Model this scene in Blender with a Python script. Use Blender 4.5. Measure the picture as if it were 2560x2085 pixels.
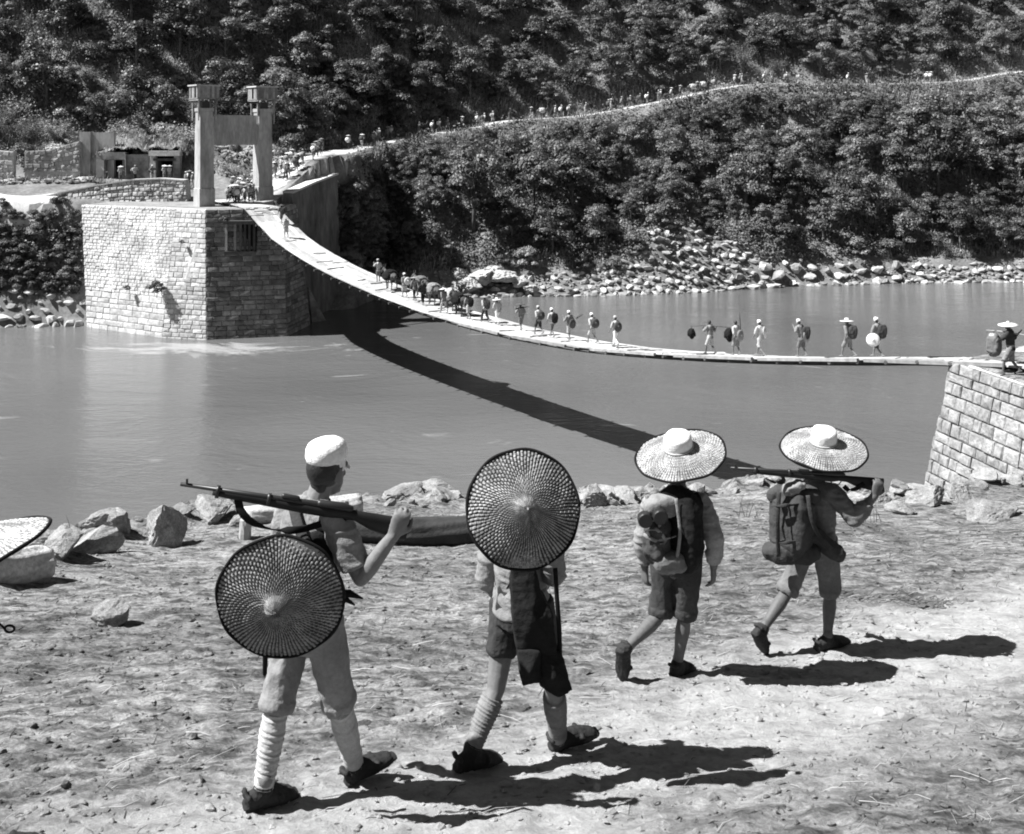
import bpy, math, random
import numpy as np
from mathutils import Vector, Matrix

# ------------------------------------------------------------------ scene reset
for o in list(bpy.data.objects):
    bpy.data.objects.remove(o, do_unlink=True)
SC = bpy.context.scene
COL = SC.collection
random.seed(7)
RNG = np.random.default_rng(11)

# ------------------------------------------------------------------ camera
F = 2709.0          # focal length in pixels of the 2560 px wide frame
CX, HY = 1280.0, 321.0
CAMZ = 18.0         # metres above the river
cam_data = bpy.data.cameras.new('camera')
cam = bpy.data.objects.new('camera', cam_data)
COL.objects.link(cam)
cam.location = (0, 0, CAMZ)
cam.rotation_euler = (math.radians(90), 0, 0)
cam_data.sensor_width = 36.0
cam_data.sensor_fit = 'HORIZONTAL'
cam_data.lens = F / 2560.0 * 36.0
cam_data.shift_y = -(1042.5 - HY) / 2560.0      # dropped front standard, verticals stay parallel
cam_data.clip_start = 0.1
cam_data.clip_end = 3000
SC.camera = cam

# ------------------------------------------------------------------ world, sun, exposure (black and white film: neutral light)
SUN_EL, SUN_B = math.radians(52.5), math.radians(6)
world = bpy.data.worlds.new('World')
SC.world = world
world.use_nodes = True
nt = world.node_tree
nt.nodes.clear()
sky = nt.nodes.new('ShaderNodeTexSky')
sky.sky_type = 'NISHITA'
sky.sun_disc = False
sky.altitude = 1500
sky.air_density = 0.7
sky.dust_density = 0.3
sky.sun_elevation = SUN_EL
sky.sun_rotation = math.atan2(-math.cos(SUN_B), -math.sin(SUN_B))
bw = nt.nodes.new('ShaderNodeSeparateColor')     # film behind a red filter: blue sky light counts little
mixv = nt.nodes.new('ShaderNodeMath'); mixv.operation = 'MULTIPLY_ADD'; mixv.inputs[1].default_value = 0.1
bg = nt.nodes.new('ShaderNodeBackground')
bg.inputs['Strength'].default_value = 0.06
wo = nt.nodes.new('ShaderNodeOutputWorld')
nt.links.new(sky.outputs[0], bw.inputs[0])
nt.links.new(bw.outputs[1], mixv.inputs[0]); sc_r = nt.nodes.new('ShaderNodeMath'); sc_r.operation = 'MULTIPLY'; sc_r.inputs[1].default_value = 0.9
nt.links.new(bw.outputs[0], sc_r.inputs[0]); nt.links.new(sc_r.outputs[0], mixv.inputs[2])
nt.links.new(mixv.outputs[0], bg.inputs['Color'])
nt.links.new(bg.outputs[0], wo.inputs['Surface'])
sun_data = bpy.data.lights.new('sun', 'SUN')
sun_data.energy = 5.0
sun_data.angle = math.radians(0.53)
sun_data.color = (1, 1, 1)
sun = bpy.data.objects.new('sun', sun_data)
COL.objects.link(sun)
sun_dir = Vector((math.cos(SUN_B) * math.cos(SUN_EL), math.sin(SUN_B) * math.cos(SUN_EL), -math.sin(SUN_EL)))
sun.rotation_euler = sun_dir.to_track_quat('-Z', 'Y').to_euler()
sun.location = (-40, 60, 90)
SC.view_settings.view_transform = 'Standard'
SC.view_settings.look = 'None'
SC.view_settings.exposure = 1.3
SC.render.filter_size = 1.9
SC.cycles.filter_width = 1.9
SC.view_settings.gamma = 1.0
SC.view_settings.use_curve_mapping = False


def at(px, py, d):
    """the place d metres out that stands at this spot of the photograph"""
    return Vector(((px - CX) * d / F, d, CAMZ + (HY - py) * d / F))


# ------------------------------------------------------------------ noise
_G = RNG.random((256, 256))
_G3 = RNG.random((64, 64, 64))


def vnoise(x, y):
    x = np.asarray(x, float); y = np.asarray(y, float)
    xi = np.floor(x).astype(int); yi = np.floor(y).astype(int)
    fx = x - xi; fy = y - yi
    fx = fx * fx * (3 - 2 * fx); fy = fy * fy * (3 - 2 * fy)
    a = _G[xi & 255, yi & 255]; b = _G[(xi + 1) & 255, yi & 255]
    c = _G[xi & 255, (yi + 1) & 255]; d = _G[(xi + 1) & 255, (yi + 1) & 255]
    return (a * (1 - fx) + b * fx) * (1 - fy) + (c * (1 - fx) + d * fx) * fy - 0.5


def fbm(x, y, octv=4, gain=0.5):
    s = 0; a = 1.0; k = 1.0
    for i in range(octv):
        s = s + a * vnoise(np.asarray(x) * k + 17.3 * i, np.asarray(y) * k + 9.1 * i)
        a *= gain; k *= 2.03
    return s


def vnoise3(p):
    p = np.asarray(p, float)
    i = np.floor(p).astype(int); f = p - i
    f = f * f * (3 - 2 * f)
    r = 0
    for dx in (0, 1):
        for dy in (0, 1):
            for dz in (0, 1):
                w = (f[:, 0] if dx else 1 - f[:, 0]) * (f[:, 1] if dy else 1 - f[:, 1]) * (f[:, 2] if dz else 1 - f[:, 2])
                r = r + w * _G3[(i[:, 0] + dx) & 63, (i[:, 1] + dy) & 63, (i[:, 2] + dz) & 63]
    return r - 0.5


# ------------------------------------------------------------------ objects
def put(name, mesh, mat=None, parent=None, loc=None):
    o = bpy.data.objects.new(name, mesh)
    COL.objects.link(o)
    if mat is not None and mesh is not None:
        if not mesh.materials:
            mesh.materials.append(mat)
        elif mesh.materials[0] != mat:
            o.material_slots[0].link = 'OBJECT'
            o.material_slots[0].material = mat
    if parent is not None:
        o.parent = parent
    if loc is not None:
        o.location = loc
    return o


def tag(o, label=None, cat=None, group=None, kind=None):
    if label: o['label'] = label
    if cat: o['category'] = cat
    if group: o['group'] = group
    if kind: o['kind'] = kind
    return o


def thing(name, label, cat, loc=(0, 0, 0), rotz=0.0, group=None):
    o = bpy.data.objects.new(name, None)
    o.empty_display_size = 0.2
    COL.objects.link(o)
    o.location = loc
    o.rotation_euler = (0, 0, rotz)
    return tag(o, label, cat, group)


def mesh_np(name, V, Q, smooth=False):
    """mesh from vertex array and equal-sided face array"""
    V = np.asarray(V, np.float32); Q = np.asarray(Q, np.int32)
    n = Q.shape[1]
    me = bpy.data.meshes.new(name)
    me.vertices.add(len(V)); me.vertices.foreach_set('co', V.ravel())
    me.loops.add(Q.size); me.loops.foreach_set('vertex_index', Q.ravel())
    me.polygons.add(len(Q))
    me.polygons.foreach_set('loop_start', np.arange(0, Q.size, n, dtype=np.int32))
    if smooth:
        me.polygons.foreach_set('use_smooth', np.ones(len(Q), bool))
    me.update(calc_edges=True)
    me.validate()
    return me


def frame_of(t, ref):
    t = t.normalized()
    s = ref - t * ref.dot(t)
    if s.length < 1e-4:
        s = Vector((0, 0, 1)) - t * t.z
        if s.length < 1e-4:
            s = Vector((1, 0, 0)) - t * t.x
    s.normalize()
    return s, t.cross(s).normalized()


class MB:
    """collects shapes into one mesh"""
    def __init__(self):
        self.v = []; self.f = []

    def add(self, vs, fs):
        b = len(self.v)
        self.v += [tuple(p) for p in vs]
        self.f += [tuple(i + b for i in q) for q in fs]

    def limb(self, pts, radii, ref=Vector((1, 0, 0)), n=12, rounded=True, power=1.0):
        pts = [Vector(p) for p in pts]
        rr = [(r, r) if not isinstance(r, (tuple, list)) else tuple(r) for r in radii]
        if rounded:
            t0 = (pts[0] - pts[1]).normalized(); t1 = (pts[-1] - pts[-2]).normalized()
            a = min(rr[0]); b = min(rr[-1])
            if isinstance(ref, list): ref = [ref[0]] * 2 + ref + [ref[-1]] * 2
            pts = [pts[0] + t0 * a * .85, pts[0] + t0 * a * .5] + pts + [pts[-1] + t1 * b * .5, pts[-1] + t1 * b * .85]
            rr = [(rr[0][0] * .45, rr[0][1] * .45), (rr[0][0] * .83, rr[0][1] * .83)] + rr + [(rr[-1][0] * .83, rr[-1][1] * .83), (rr[-1][0] * .45, rr[-1][1] * .45)]
        vs = []; fs = []
        m = len(pts)
        for i, p in enumerate(pts):
            t = pts[min(i + 1, m - 1)] - pts[max(i - 1, 0)]
            r_ = ref[i] if isinstance(ref, list) else ref
            s, o = frame_of(t, r_)
            for k in range(n):
                a = 2 * math.pi * k / n
                c, q = math.cos(a), math.sin(a)
                if power != 1.0:
                    c = math.copysign(abs(c) ** power, c); q = math.copysign(abs(q) ** power, q)
                vs.append(p + s * rr[i][0] * c + o * rr[i][1] * q)
        for i in range(m - 1):
            for k in range(n):
                fs.append((i * n + k, i * n + (k + 1) % n, (i + 1) * n + (k + 1) % n, (i + 1) * n + k))
        fs.append(tuple(reversed(range(n))))
        fs.append(tuple((m - 1) * n + k for k in range(n)))
        self.add(vs, fs)
        return self

    def box(self, c, s, M=None):
        c = Vector(c); hx, hy, hz = s[0] / 2, s[1] / 2, s[2] / 2
        vs = [Vector((x, y, z)) for z in (-hz, hz) for y in (-hy, hy) for x in (-hx, hx)]
        if M is not None:
            vs = [M @ v for v in vs]
        self.add([c + v for v in vs], [(0, 2, 3, 1), (4, 5, 7, 6), (0, 1, 5, 4), (2, 6, 7, 3), (0, 4, 6, 2), (1, 3, 7, 5)])
        return self

    def bar(self, a, b, w, h, ref=Vector((0, 0, 1))):
        a = Vector(a); b = Vector(b)
        s, o = frame_of(b - a, ref)
        vs = []
        for p in (a, b):
            for i, j in ((-1, -1), (1, -1), (1, 1), (-1, 1)):
                vs.append(p + o * w / 2 * i + s * h / 2 * j)
        self.add(vs, [(0, 3, 2, 1), (4, 5, 6, 7), (0, 1, 5, 4), (1, 2, 6, 5), (2, 3, 7, 6), (3, 0, 4, 7)])
        return self

    def ell(self, c, r, M=None, nu=16, nv=10):
        c = Vector(c); vs = []; fs = []
        vs.append(Vector((0, 0, r[2])))
        for j in range(1, nv):
            ph = math.pi * j / nv
            for i in range(nu):
                th = 2 * math.pi * i / nu
                vs.append(Vector((r[0] * math.sin(ph) * math.cos(th), r[1] * math.sin(ph) * math.sin(th), r[2] * math.cos(ph))))
        vs.append(Vector((0, 0, -r[2])))
        for i in range(nu):
            fs.append((0, 1 + i, 1 + (i + 1) % nu))
            for j in range(nv - 2):
                a = 1 + j * nu
                fs.append((a + i, a + nu + i, a + nu + (i + 1) % nu, a + (i + 1) % nu))
            a = 1 + (nv - 2) * nu
            fs.append((a + i, len(vs) - 1, a + (i + 1) % nu))
        if M is not None:
            vs = [M @ v for v in vs]
        self.add([c + v for v in vs], fs)
        return self

    def lathe(self, prof, c=(0, 0, 0), M=None, n=24):
        """closed solid of revolution about local z, prof = [(r, z)] from one pole to the other"""
        c = Vector(c); vs = []; fs = []
        for r, z in prof:
            for i in range(n):
                a = 2 * math.pi * i / n
                vs.append(Vector((r * math.cos(a), r * math.sin(a), z)))
        for j in range(len(prof) - 1):
            for i in range(n):
                fs.append((j * n + i, j * n + (i + 1) % n, (j + 1) * n + (i + 1) % n, (j + 1) * n + i))
        fs.append(tuple(reversed(range(n))))
        fs.append(tuple((len(prof) - 1) * n + i for i in range(n)))
        if M is not None:
            vs = [M @ v for v in vs]
        self.add([c + v for v in vs], fs)
        return self

    def mesh(self, name, origin=None, smooth=False):
        o = Vector(origin) if origin is not None else Vector((0, 0, 0))
        me = bpy.data.meshes.new(name)
        me.from_pydata([(x - o.x, y - o.y, z - o.z) for x, y, z in self.v], [], self.f)
        if smooth:
            me.polygons.foreach_set('use_smooth', [True] * len(me.polygons))
        me.update()
        return me

    def build(self, name, mat, parent=None, origin=None, smooth=False):
        if parent is not None and origin is None:
            origin = parent.location
        return put(name, self.mesh(name, origin, smooth), mat, parent)


# fusing overlapping shapes into one continuous skin, in a scratch scene of its own
_TMP = bpy.data.scenes.new('scratch')


def fuse_mesh(name, mb, voxel, smooth=4, origin=None, folds=None, factor=0.5):
    me = mb.mesh(name + '_raw', origin)
    o = bpy.data.objects.new(name + '_raw', me)
    _TMP.collection.objects.link(o)
    r = o.modifiers.new('r', 'REMESH'); r.mode = 'VOXEL'; r.voxel_size = voxel; r.adaptivity = 0.0
    s = o.modifiers.new('s', 'SMOOTH'); s.factor = factor; s.iterations = smooth
    vl = _TMP.view_layers[0]
    vl.update()
    dg = vl.depsgraph
    dg.update()
    out = bpy.data.meshes.new_from_object(o.evaluated_get(dg))
    out.name = name
    bpy.data.objects.remove(o, do_unlink=True)
    bpy.data.meshes.remove(me)
    n = len(out.vertices)
    if folds and n:
        amp, sx, sz = folds
        co = np.empty(n * 3, np.float32); out.vertices.foreach_get('co', co); co = co.reshape(-1, 3)
        no = np.empty(n * 3, np.float32); out.vertices.foreach_get('normal', no); no = no.reshape(-1, 3)
        w = vnoise3(co * 4 + 5) * 0.5
        q = co * np.array([sx, sx, sz]) + w[:, None] * 2.0 + 31
        h = (1 - np.abs(vnoise3(q)) * 4.5) + 0.6 * (1 - np.abs(vnoise3(q * 1.9 + 3)) * 4.5) + .25 * (1 - np.abs(vnoise3(q * 4 + 8)) * 4)
        co = co + no * (h * amp)[:, None]
        out.vertices.foreach_set('co', co.ravel())
    out.polygons.foreach_set('use_smooth', [True] * len(out.polygons))
    out.update()
    return out


# ------------------------------------------------------------------ materials (greys: the film saw no colour)
def _nodes(name):
    m = bpy.data.materials.new(name)
    m.use_nodes = True
    t = m.node_tree
    return m, t, t.nodes['Principled BSDF']


def N(t, typ, **kw):
    n = t.nodes.new(typ)
    for k, v in kw.items():
        if k in n.inputs:
            n.inputs[k].default_value = v
        else:
            setattr(n, k, v)
    return n


def math_node(t, op, a, b=None, clamp=False):
    n = t.nodes.new('ShaderNodeMath'); n.operation = op; n.use_clamp = clamp
    for i, v in enumerate((a, b)):
        if v is None: continue
        if isinstance(v, (int, float)): n.inputs[i].default_value = v
        else: t.links.new(v, n.inputs[i])
    return n.outputs[0]


def maprange(t, v, a, b, c, d):
    n = t.nodes.new('ShaderNodeMapRange')
    t.links.new(v, n.inputs['Value'])
    n.inputs['From Min'].default_value = a; n.inputs['From Max'].default_value = b
    n.inputs['To Min'].default_value = c; n.inputs['To Max'].default_value = d
    return n.outputs['Result']


def mat(name, lo, hi, scale=3.0, rough=0.85, bump=0.0, bscale=30.0, rnd=0.0, spec=0.25, detail=6.0, world_pos=False, stretch=None, fine=0.0, fscale=60.0):
    """grey surface between two values with broad and fine mottling, relief, and a shift per piece"""
    m, t, p = _nodes(name)
    L = t.links
    if world_pos:
        src = N(t, 'ShaderNodeNewGeometry').outputs['Position']
    else:
        src = N(t, 'ShaderNodeTexCoord').outputs['Object']
    if rnd or not world_pos:
        oi = N(t, 'ShaderNodeObjectInfo')
        vadd = N(t, 'ShaderNodeVectorMath', operation='ADD')
        cmb = N(t, 'ShaderNodeCombineXYZ')
        sc = math_node(t, 'MULTIPLY', oi.outputs['Random'], 37.0)
        for i in range(3): L.new(sc, cmb.inputs[i])
        L.new(src, vadd.inputs[0]); L.new(cmb.outputs[0], vadd.inputs[1])
        src = vadd.outputs[0]
    if stretch:
        mp = N(t, 'ShaderNodeMapping'); mp.inputs['Scale'].default_value = stretch
        L.new(src, mp.inputs['Vector']); src = mp.outputs[0]
    n1 = N(t, 'ShaderNodeTexNoise', Scale=scale, Detail=detail, Roughness=0.62)
    L.new(src, n1.inputs['Vector'])
    v = maprange(t, n1.outputs['Fac'], 0.28, 0.72, lo, hi)
    if fine:
        n3 = N(t, 'ShaderNodeTexNoise', Scale=fscale, Detail=3.0, Roughness=0.7)
        L.new(src, n3.inputs['Vector'])
        v = math_node(t, 'MULTIPLY', v, maprange(t, n3.outputs['Fac'], 0.3, 0.7, 1 - fine, 1 + fine))
    if rnd:
        v = math_node(t, 'MULTIPLY', v, maprange(t, oi.outputs['Random'], 0, 1, 1 - rnd, 1 + rnd))
    v = math_node(t, 'MINIMUM', v, 0.9)
    L.new(v, p.inputs['Base Color'])
    p.inputs['Roughness'].default_value = rough
    p.inputs['Specular IOR Level'].default_value = spec
    if bump:
        n2 = N(t, 'ShaderNodeTexNoise', Scale=bscale, Detail=5.0, Roughness=0.65)
        L.new(src, n2.inputs['Vector'])
        b = N(t, 'ShaderNodeBump', Strength=bump, Distance=0.03)
        L.new(n2.outputs['Fac'], b.inputs['Height'])
        L.new(b.outputs[0], p.inputs['Normal'])
    return m


def foliage_mat(name, lo, hi, rnd=0.35, transl=0.25):
    m, t, p = _nodes(name)
    L = t.links
    oi = N(t, 'ShaderNodeObjectInfo')
    geo = N(t, 'ShaderNodeNewGeometry')
    n1 = N(t, 'ShaderNodeTexNoise', Scale=0.9, Detail=3.0)
    L.new(geo.outputs['Position'], n1.inputs['Vector'])
    v = maprange(t, n1.outputs['Fac'], 0.3, 0.7, lo, hi)
    v = math_node(t, 'MULTIPLY', v, maprange(t, oi.outputs['Random'], 0, 1, 1 - rnd, 1 + rnd))
    v = math_node(t, 'MULTIPLY', v, maprange(t, geo.outputs['Random Per Island'], 0, 1, 0.65, 1.35))
    L.new(v, p.inputs['Base Color'])
    p.inputs['Roughness'].default_value = 0.5
    p.inputs['Specular IOR Level'].default_value = 0.35
    tr = N(t, 'ShaderNodeBsdfTranslucent')
    L.new(v, tr.inputs['Color'])
    mx = N(t, 'ShaderNodeMixShader', Fac=transl)
    out = t.nodes['Material Output']
    L.new(p.outputs[0], mx.inputs[1]); L.new(tr.outputs[0], mx.inputs[2]); L.new(mx.outputs[0], out.inputs['Surface'])
    return m


def ground_mat():
    """dry trodden earth with dark litter and pale bare patches"""
    m, t, p = _nodes('dry_earth')
    L = t.links
    pos = N(t, 'ShaderNodeNewGeometry').outputs['Position']
    n1 = N(t, 'ShaderNodeTexNoise', Scale=0.55, Detail=4.0, Roughness=0.6); L.new(pos, n1.inputs['Vector'])
    mp = N(t, 'ShaderNodeMapping'); mp.inputs['Rotation'].default_value = (0, 0, math.radians(-35)); mp.inputs['Scale'].default_value = (2.6, 5.0, 4)
    L.new(pos, mp.inputs['Vector'])
    n2 = N(t, 'ShaderNodeTexNoise', Scale=1.6, Detail=7.0, Roughness=0.68); L.new(mp.outputs[0], n2.inputs['Vector'])
    n3 = N(t, 'ShaderNodeTexNoise', Scale=26.0, Detail=7.0, Roughness=0.8); L.new(pos, n3.inputs['Vector'])
    base = maprange(t, n1.outputs['Fac'], 0.32, 0.68, 0.22, 0.42)
    k2 = maprange(t, n2.outputs['Fac'], 0.39, 0.60, 0.24, 1.0)
    k3 = maprange(t, n3.outputs['Fac'], 0.34, 0.62, 0.36, 1.15)
    # the trodden track the soldiers follow is barer and smoother
    sx = N(t, 'ShaderNodeSeparateXYZ'); L.new(pos, sx.inputs[0])
    s1 = math_node(t, 'ADD', math_node(t, 'MULTIPLY', sx.outputs[0], -0.64), math_node(t, 'MULTIPLY', sx.outputs[1], 0.77))
    s2 = math_node(t, 'ABSOLUTE', math_node(t, 'ADD', s1, -4.0))
    s3 = math_node(t, 'ADD', s2, math_node(t, 'MULTIPLY', math_node(t, 'ADD', n1.outputs['Fac'], -0.5), 3.0))
    track = maprange(t, s3, 0.35, 1.25, 1.0, 0.0)
    rough_part = math_node(t, 'MULTIPLY', math_node(t, 'MULTIPLY', base, k2), k3)
    k4 = maprange(t, n3.outputs['Fac'], 0.32, 0.62, 0.72, 1.06)
    k5 = maprange(t, n2.outputs['Fac'], 0.36, 0.55, 0.7, 1.0)
    smooth_part = math_node(t, 'MULTIPLY', math_node(t, 'MULTIPLY', k4, k5), 0.43)
    mxv = N(t, 'ShaderNodeMix'); L.new(track, mxv.inputs[0]); L.new(rough_part, mxv.inputs[2]); L.new(smooth_part, mxv.inputs[3])
    v = mxv.outputs[0]
    L.new(v, p.inputs['Base Color'])
    p.inputs['Roughness'].default_value = 0.95
    p.inputs['Specular IOR Level'].default_value = 0.1
    hgt = math_node(t, 'ADD', n2.outputs['Fac'], math_node(t, 'MULTIPLY', n3.outputs['Fac'], 0.8))
    b = N(t, 'ShaderNodeBump', Strength=1.0, Distance=0.03)
    L.new(hgt, b.inputs['Height']); L.new(b.outputs[0], p.inputs['Normal'])
    return m


def water_mat():
    """silty river: lit from within by its silt, glossy on top, streaked with foam lines along the current"""
    m, t, p = _nodes('river_water')
    L = t.links
    pos = N(t, 'ShaderNodeNewGeometry').outputs['Position']
    warp = N(t, 'ShaderNodeTexNoise', Scale=0.05, Detail=2.0); L.new(pos, warp.inputs['Vector'])
    wv = N(t, 'ShaderNodeVectorMath', operation='SCALE'); wv.inputs['Scale'].default_value = 14.0
    L.new(warp.outputs['Color'], wv.inputs[0])
    ad = N(t, 'ShaderNodeVectorMath', operation='ADD'); L.new(pos, ad.inputs[0]); L.new(wv.outputs[0], ad.inputs[1])
    mp = N(t, 'ShaderNodeMapping'); mp.inputs['Scale'].default_value = (0.05, 0.34, 1); mp.inputs['Rotation'].default_value = (0, 0, math.radians(-10))
    L.new(ad.outputs[0], mp.inputs['Vector'])
    n1 = N(t, 'ShaderNodeTexNoise', Scale=1.0, Detail=7.0, Roughness=0.6); L.new(mp.outputs[0], n1.inputs['Vector'])
    mpf = N(t, 'ShaderNodeMapping'); mpf.vector_type = 'POINT'; mpf.inputs['Location'].default_value = (24 / 10, -88.8 / 2.6, 0); mpf.inputs['Scale'].default_value = (1 / 10, 1 / 2.6, 0)
    L.new(pos, mpf.inputs['Vector'])
    ln = N(t, 'ShaderNodeVectorMath', operation='LENGTH'); L.new(mpf.outputs[0], ln.inputs[0])
    near = maprange(t, ln.outputs['Value'], 0.2, 1.6, 0.27, 0.0)
    mp4 = N(t, 'ShaderNodeMapping'); mp4.inputs['Scale'].default_value = (0.03, 0.5, 1); mp4.inputs['Rotation'].default_value = (0, 0, math.radians(-5))
    L.new(ad.outputs[0], mp4.inputs['Vector'])
    n4 = N(t, 'ShaderNodeTexNoise', Scale=1.4, Detail=8.0, Roughness=0.65); L.new(mp4.outputs[0], n4.inputs['Vector'])
    fo = math_node(t, 'MAXIMUM', n1.outputs['Fac'], math_node(t, 'ADD', n4.outputs['Fac'], 0.02))
    foam = maprange(t, math_node(t, 'ADD', fo, near), 0.67, 0.82, 0.0, 1.0)
    n2 = N(t, 'ShaderNodeTexNoise', Scale=0.03, Detail=2.0); L.new(pos, n2.inputs['Vector'])
    silt = maprange(t, n2.outputs['Fac'], 0.35, 0.65, 0.085, 0.125)
    v = math_node(t, 'ADD', silt, math_node(t, 'MULTIPLY', foam, 0.2))
    L.new(v, p.inputs['Base Color'])
    p.inputs['Roughness'].default_value = 0.06
    p.inputs['IOR'].default_value = 1.33
    mp2 = N(t, 'ShaderNodeMapping'); mp2.inputs['Scale'].default_value = (1.1, 2.2, 1)
    L.new(pos, mp2.inputs['Vector'])
    r1 = N(t, 'ShaderNodeTexNoise', Scale=1.3, Detail=5.0, Roughness=0.6); L.new(mp2.outputs[0], r1.inputs['Vector'])
    h = math_node(t, 'ADD', math_node(t, 'MULTIPLY', r1.outputs['Fac'], 0.17), math_node(t, 'MULTIPLY', n1.outputs['Fac'], 0.5))
    b = N(t, 'ShaderNodeBump', Strength=0.55, Distance=0.5)
    L.new(h, b.inputs['Height']); L.new(b.outputs[0], p.inputs['Normal'])
    return m


def attr_mat(name, rough=0.7, spec=0.3):
    """surface whose woven strips carry their own tone"""
    m, t, p = _nodes(name)
    a = N(t, 'ShaderNodeAttribute'); a.attribute_name = 'weave'
    n = N(t, 'ShaderNodeTexNoise', Scale=9.0, Detail=4.0)
    tc = N(t, 'ShaderNodeTexCoord'); t.links.new(tc.outputs['Object'], n.inputs['Vector'])
    v = math_node(t, 'MULTIPLY', a.outputs['Fac'], maprange(t, n.outputs['Fac'], 0.3, 0.7, 0.65, 1.2))
    t.links.new(v, p.inputs['Base Color'])
    p.inputs['Roughness'].default_value = rough
    p.inputs['Specular IOR Level'].default_value = spec
    return m


M = {}
M['earth'] = ground_mat()
M['water'] = water_mat()
M['slope'] = mat('slope_soil', 0.08, 0.24, 0.35, 0.95, 0.6, 6.0, world_pos=True, fine=0.3, fscale=3.0, spec=0.1)
M['trail'] = mat('trail_dust', 0.34, 0.5, 0.5, 0.95, 0.3, 4.0, world_pos=True, fine=0.15, fscale=4.0, spec=0.1)
M['leaf_dark'] = foliage_mat('leaf_dark', 0.055, 0.115)
M['leaf_mid'] = foliage_mat('leaf_mid', 0.10, 0.19)
M['leaf_pale'] = foliage_mat('leaf_pale', 0.17, 0.32)
M['straw_leaf'] = foliage_mat('straw_leaf', 0.2, 0.38, 0.3, 0.15)
M['bark'] = mat('bark', 0.05, 0.16, 3.0, 0.9, 0.5, 20.0, rnd=0.3)
M['rock'] = mat('river_rock', 0.2, 0.46, 1.1, 0.9, 0.5, 6.0, rnd=0.35, fine=0.2, fscale=9.0, spec=0.15)
M['rock_near'] = mat('pale_rock', 0.15, 0.36, 2.2, 0.95, 0.8, 16.0, rnd=0.1, fine=0.35, fscale=14.0, spec=0.1)
M['stone'] = mat('cut_stone', 0.26, 0.62, 0.4, 0.9, 0.5, 7.0, rnd=0.15, fine=0.3, fscale=3.0, spec=0.15, world_pos=True)  # brighter copy for the sunward side of the far abutment
M['stone_dark'] = mat('weathered_shaded_stone', 0.07, 0.3, 0.4, 0.9, 0.5, 7.0, rnd=0.3, fine=0.35, fscale=2.5, spec=0.15, world_pos=True)  # weathered stone, darkened as well for the abutment's shaded faces
M['stone_near'] = mat('dressed_stone', 0.15, 0.34, 1.3, 0.92, 1.0, 7.0, rnd=0.15, fine=0.4, fscale=5.0, spec=0.12)
M['mortar'] = mat('mortar', 0.24, 0.4, 1.2, 0.95, 0.4, 8.0, world_pos=True)
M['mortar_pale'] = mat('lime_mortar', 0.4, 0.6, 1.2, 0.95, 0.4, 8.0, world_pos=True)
M['rubble'] = mat('rubble_wall', 0.28, 0.72, 0.4, 0.95, 0.8, 3.0, world_pos=True, fine=0.3, fscale=2.5, spec=0.1)  # wing rubble coloured brighter to make up for the grazing sun
M['concrete'] = mat('concrete', 0.2, 0.44, 0.9, 0.9, 0.3, 8.0, world_pos=True, stretch=(1, 1, 0.3), spec=0.2, fine=.2, fscale=5.0)
M['timber'] = mat('weathered_timber', 0.14, 0.32, 2.5, 0.85, 0.3, 12.0, rnd=0.35, spec=0.2)
M['timber_dark'] = mat('dark_timber', 0.04, 0.11, 2.5, 0.85, 0.3, 12.0, rnd=0.3, spec=0.2)
M['plank'] = mat('bridge_plank', 0.28, 0.48, 1.2, 0.9, 0.3, 8.0, rnd=0.25, fine=0.15, fscale=8.0, spec=0.15)
M['log'] = mat('bleached_log', 0.3, 0.55, 2.0, 0.9, 0.7, 14.0, fine=0.3, fscale=22.0, spec=0.15)
M['iron'] = mat('gun_steel', 0.012, 0.025, 6.0, 0.4, 0.0, spec=0.35)
M['gunwood'] = mat('gun_stock', 0.010, 0.022, 8.0, 0.5, 0.0, spec=0.2)
M['strap'] = mat('dark_strap', 0.008, 0.016, 8.0, 0.8, 0.0, spec=0.06)
M['skin'] = mat('skin', 0.13, 0.19, 9.0, 0.6, 0.15, 30.0, spec=0.3, fine=.1, fscale=40.0)
M['skin_dark'] = mat('tanned_skin', 0.075, 0.12, 9.0, 0.6, 0.15, 30.0, spec=0.3, fine=.12, fscale=40.0)
M['hair'] = mat('black_hair', 0.012, 0.025, 20.0, 0.5, 0.3, 60.0, spec=0.4)
def cloth(name, lo, hi): return mat(name, lo, hi, 7.0, 0.95, 0.35, 45.0, spec=0.1, fine=0.12, fscale=60.0)
M['cloth_white'] = cloth('white_cotton', 0.72, 0.82)
M['cloth_pale'] = cloth('pale_cotton', 0.32, 0.46)
M['cloth_light'] = cloth('light_khaki', 0.15, 0.26)
M['cloth_tan'] = cloth('worn_tan_cotton', 0.16, 0.26)
M['cloth_mid'] = cloth('khaki', 0.10, 0.17)
M['cloth_dark'] = cloth('dark_cotton', 0.03, 0.055)
M['cloth_black'] = cloth('black_cotton', 0.010, 0.018)
M['pack'] = cloth('pack_canvas', 0.035, 0.065)
M['puttee_dark'] = cloth('dark_puttee_wrap', 0.14, 0.22)
M['puttee'] = cloth('puttee_wrap', 0.33, 0.46)
M['shoe'] = mat('dark_sandal', 0.015, 0.03, 9.0, 0.75, 0.3, 60.0)
M['weave'] = attr_mat('woven_bamboo')
M['hat_pale'] = mat('pale_straw', 0.5, 0.66, 12.0, 0.85, 0.2, 40.0)
M['hat_dark'] = mat('dark_straw', 0.05, 0.1, 12.0, 0.85, 0.2, 40.0)
M['hat_mid'] = mat('grey_straw', 0.18, 0.28, 12.0, 0.85, 0.2, 40.0)
M['hide'] = mat('mule_hide', 0.03, 0.09, 3.0, 0.8, 0.0, rnd=0.4)
M['wallface'] = mat('plastered_wall', 0.06, 0.2, 0.6, 0.95, 0.4, 4.0, world_pos=True, stretch=(1, 1, .35), fine=.3, fscale=2.0)
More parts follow.
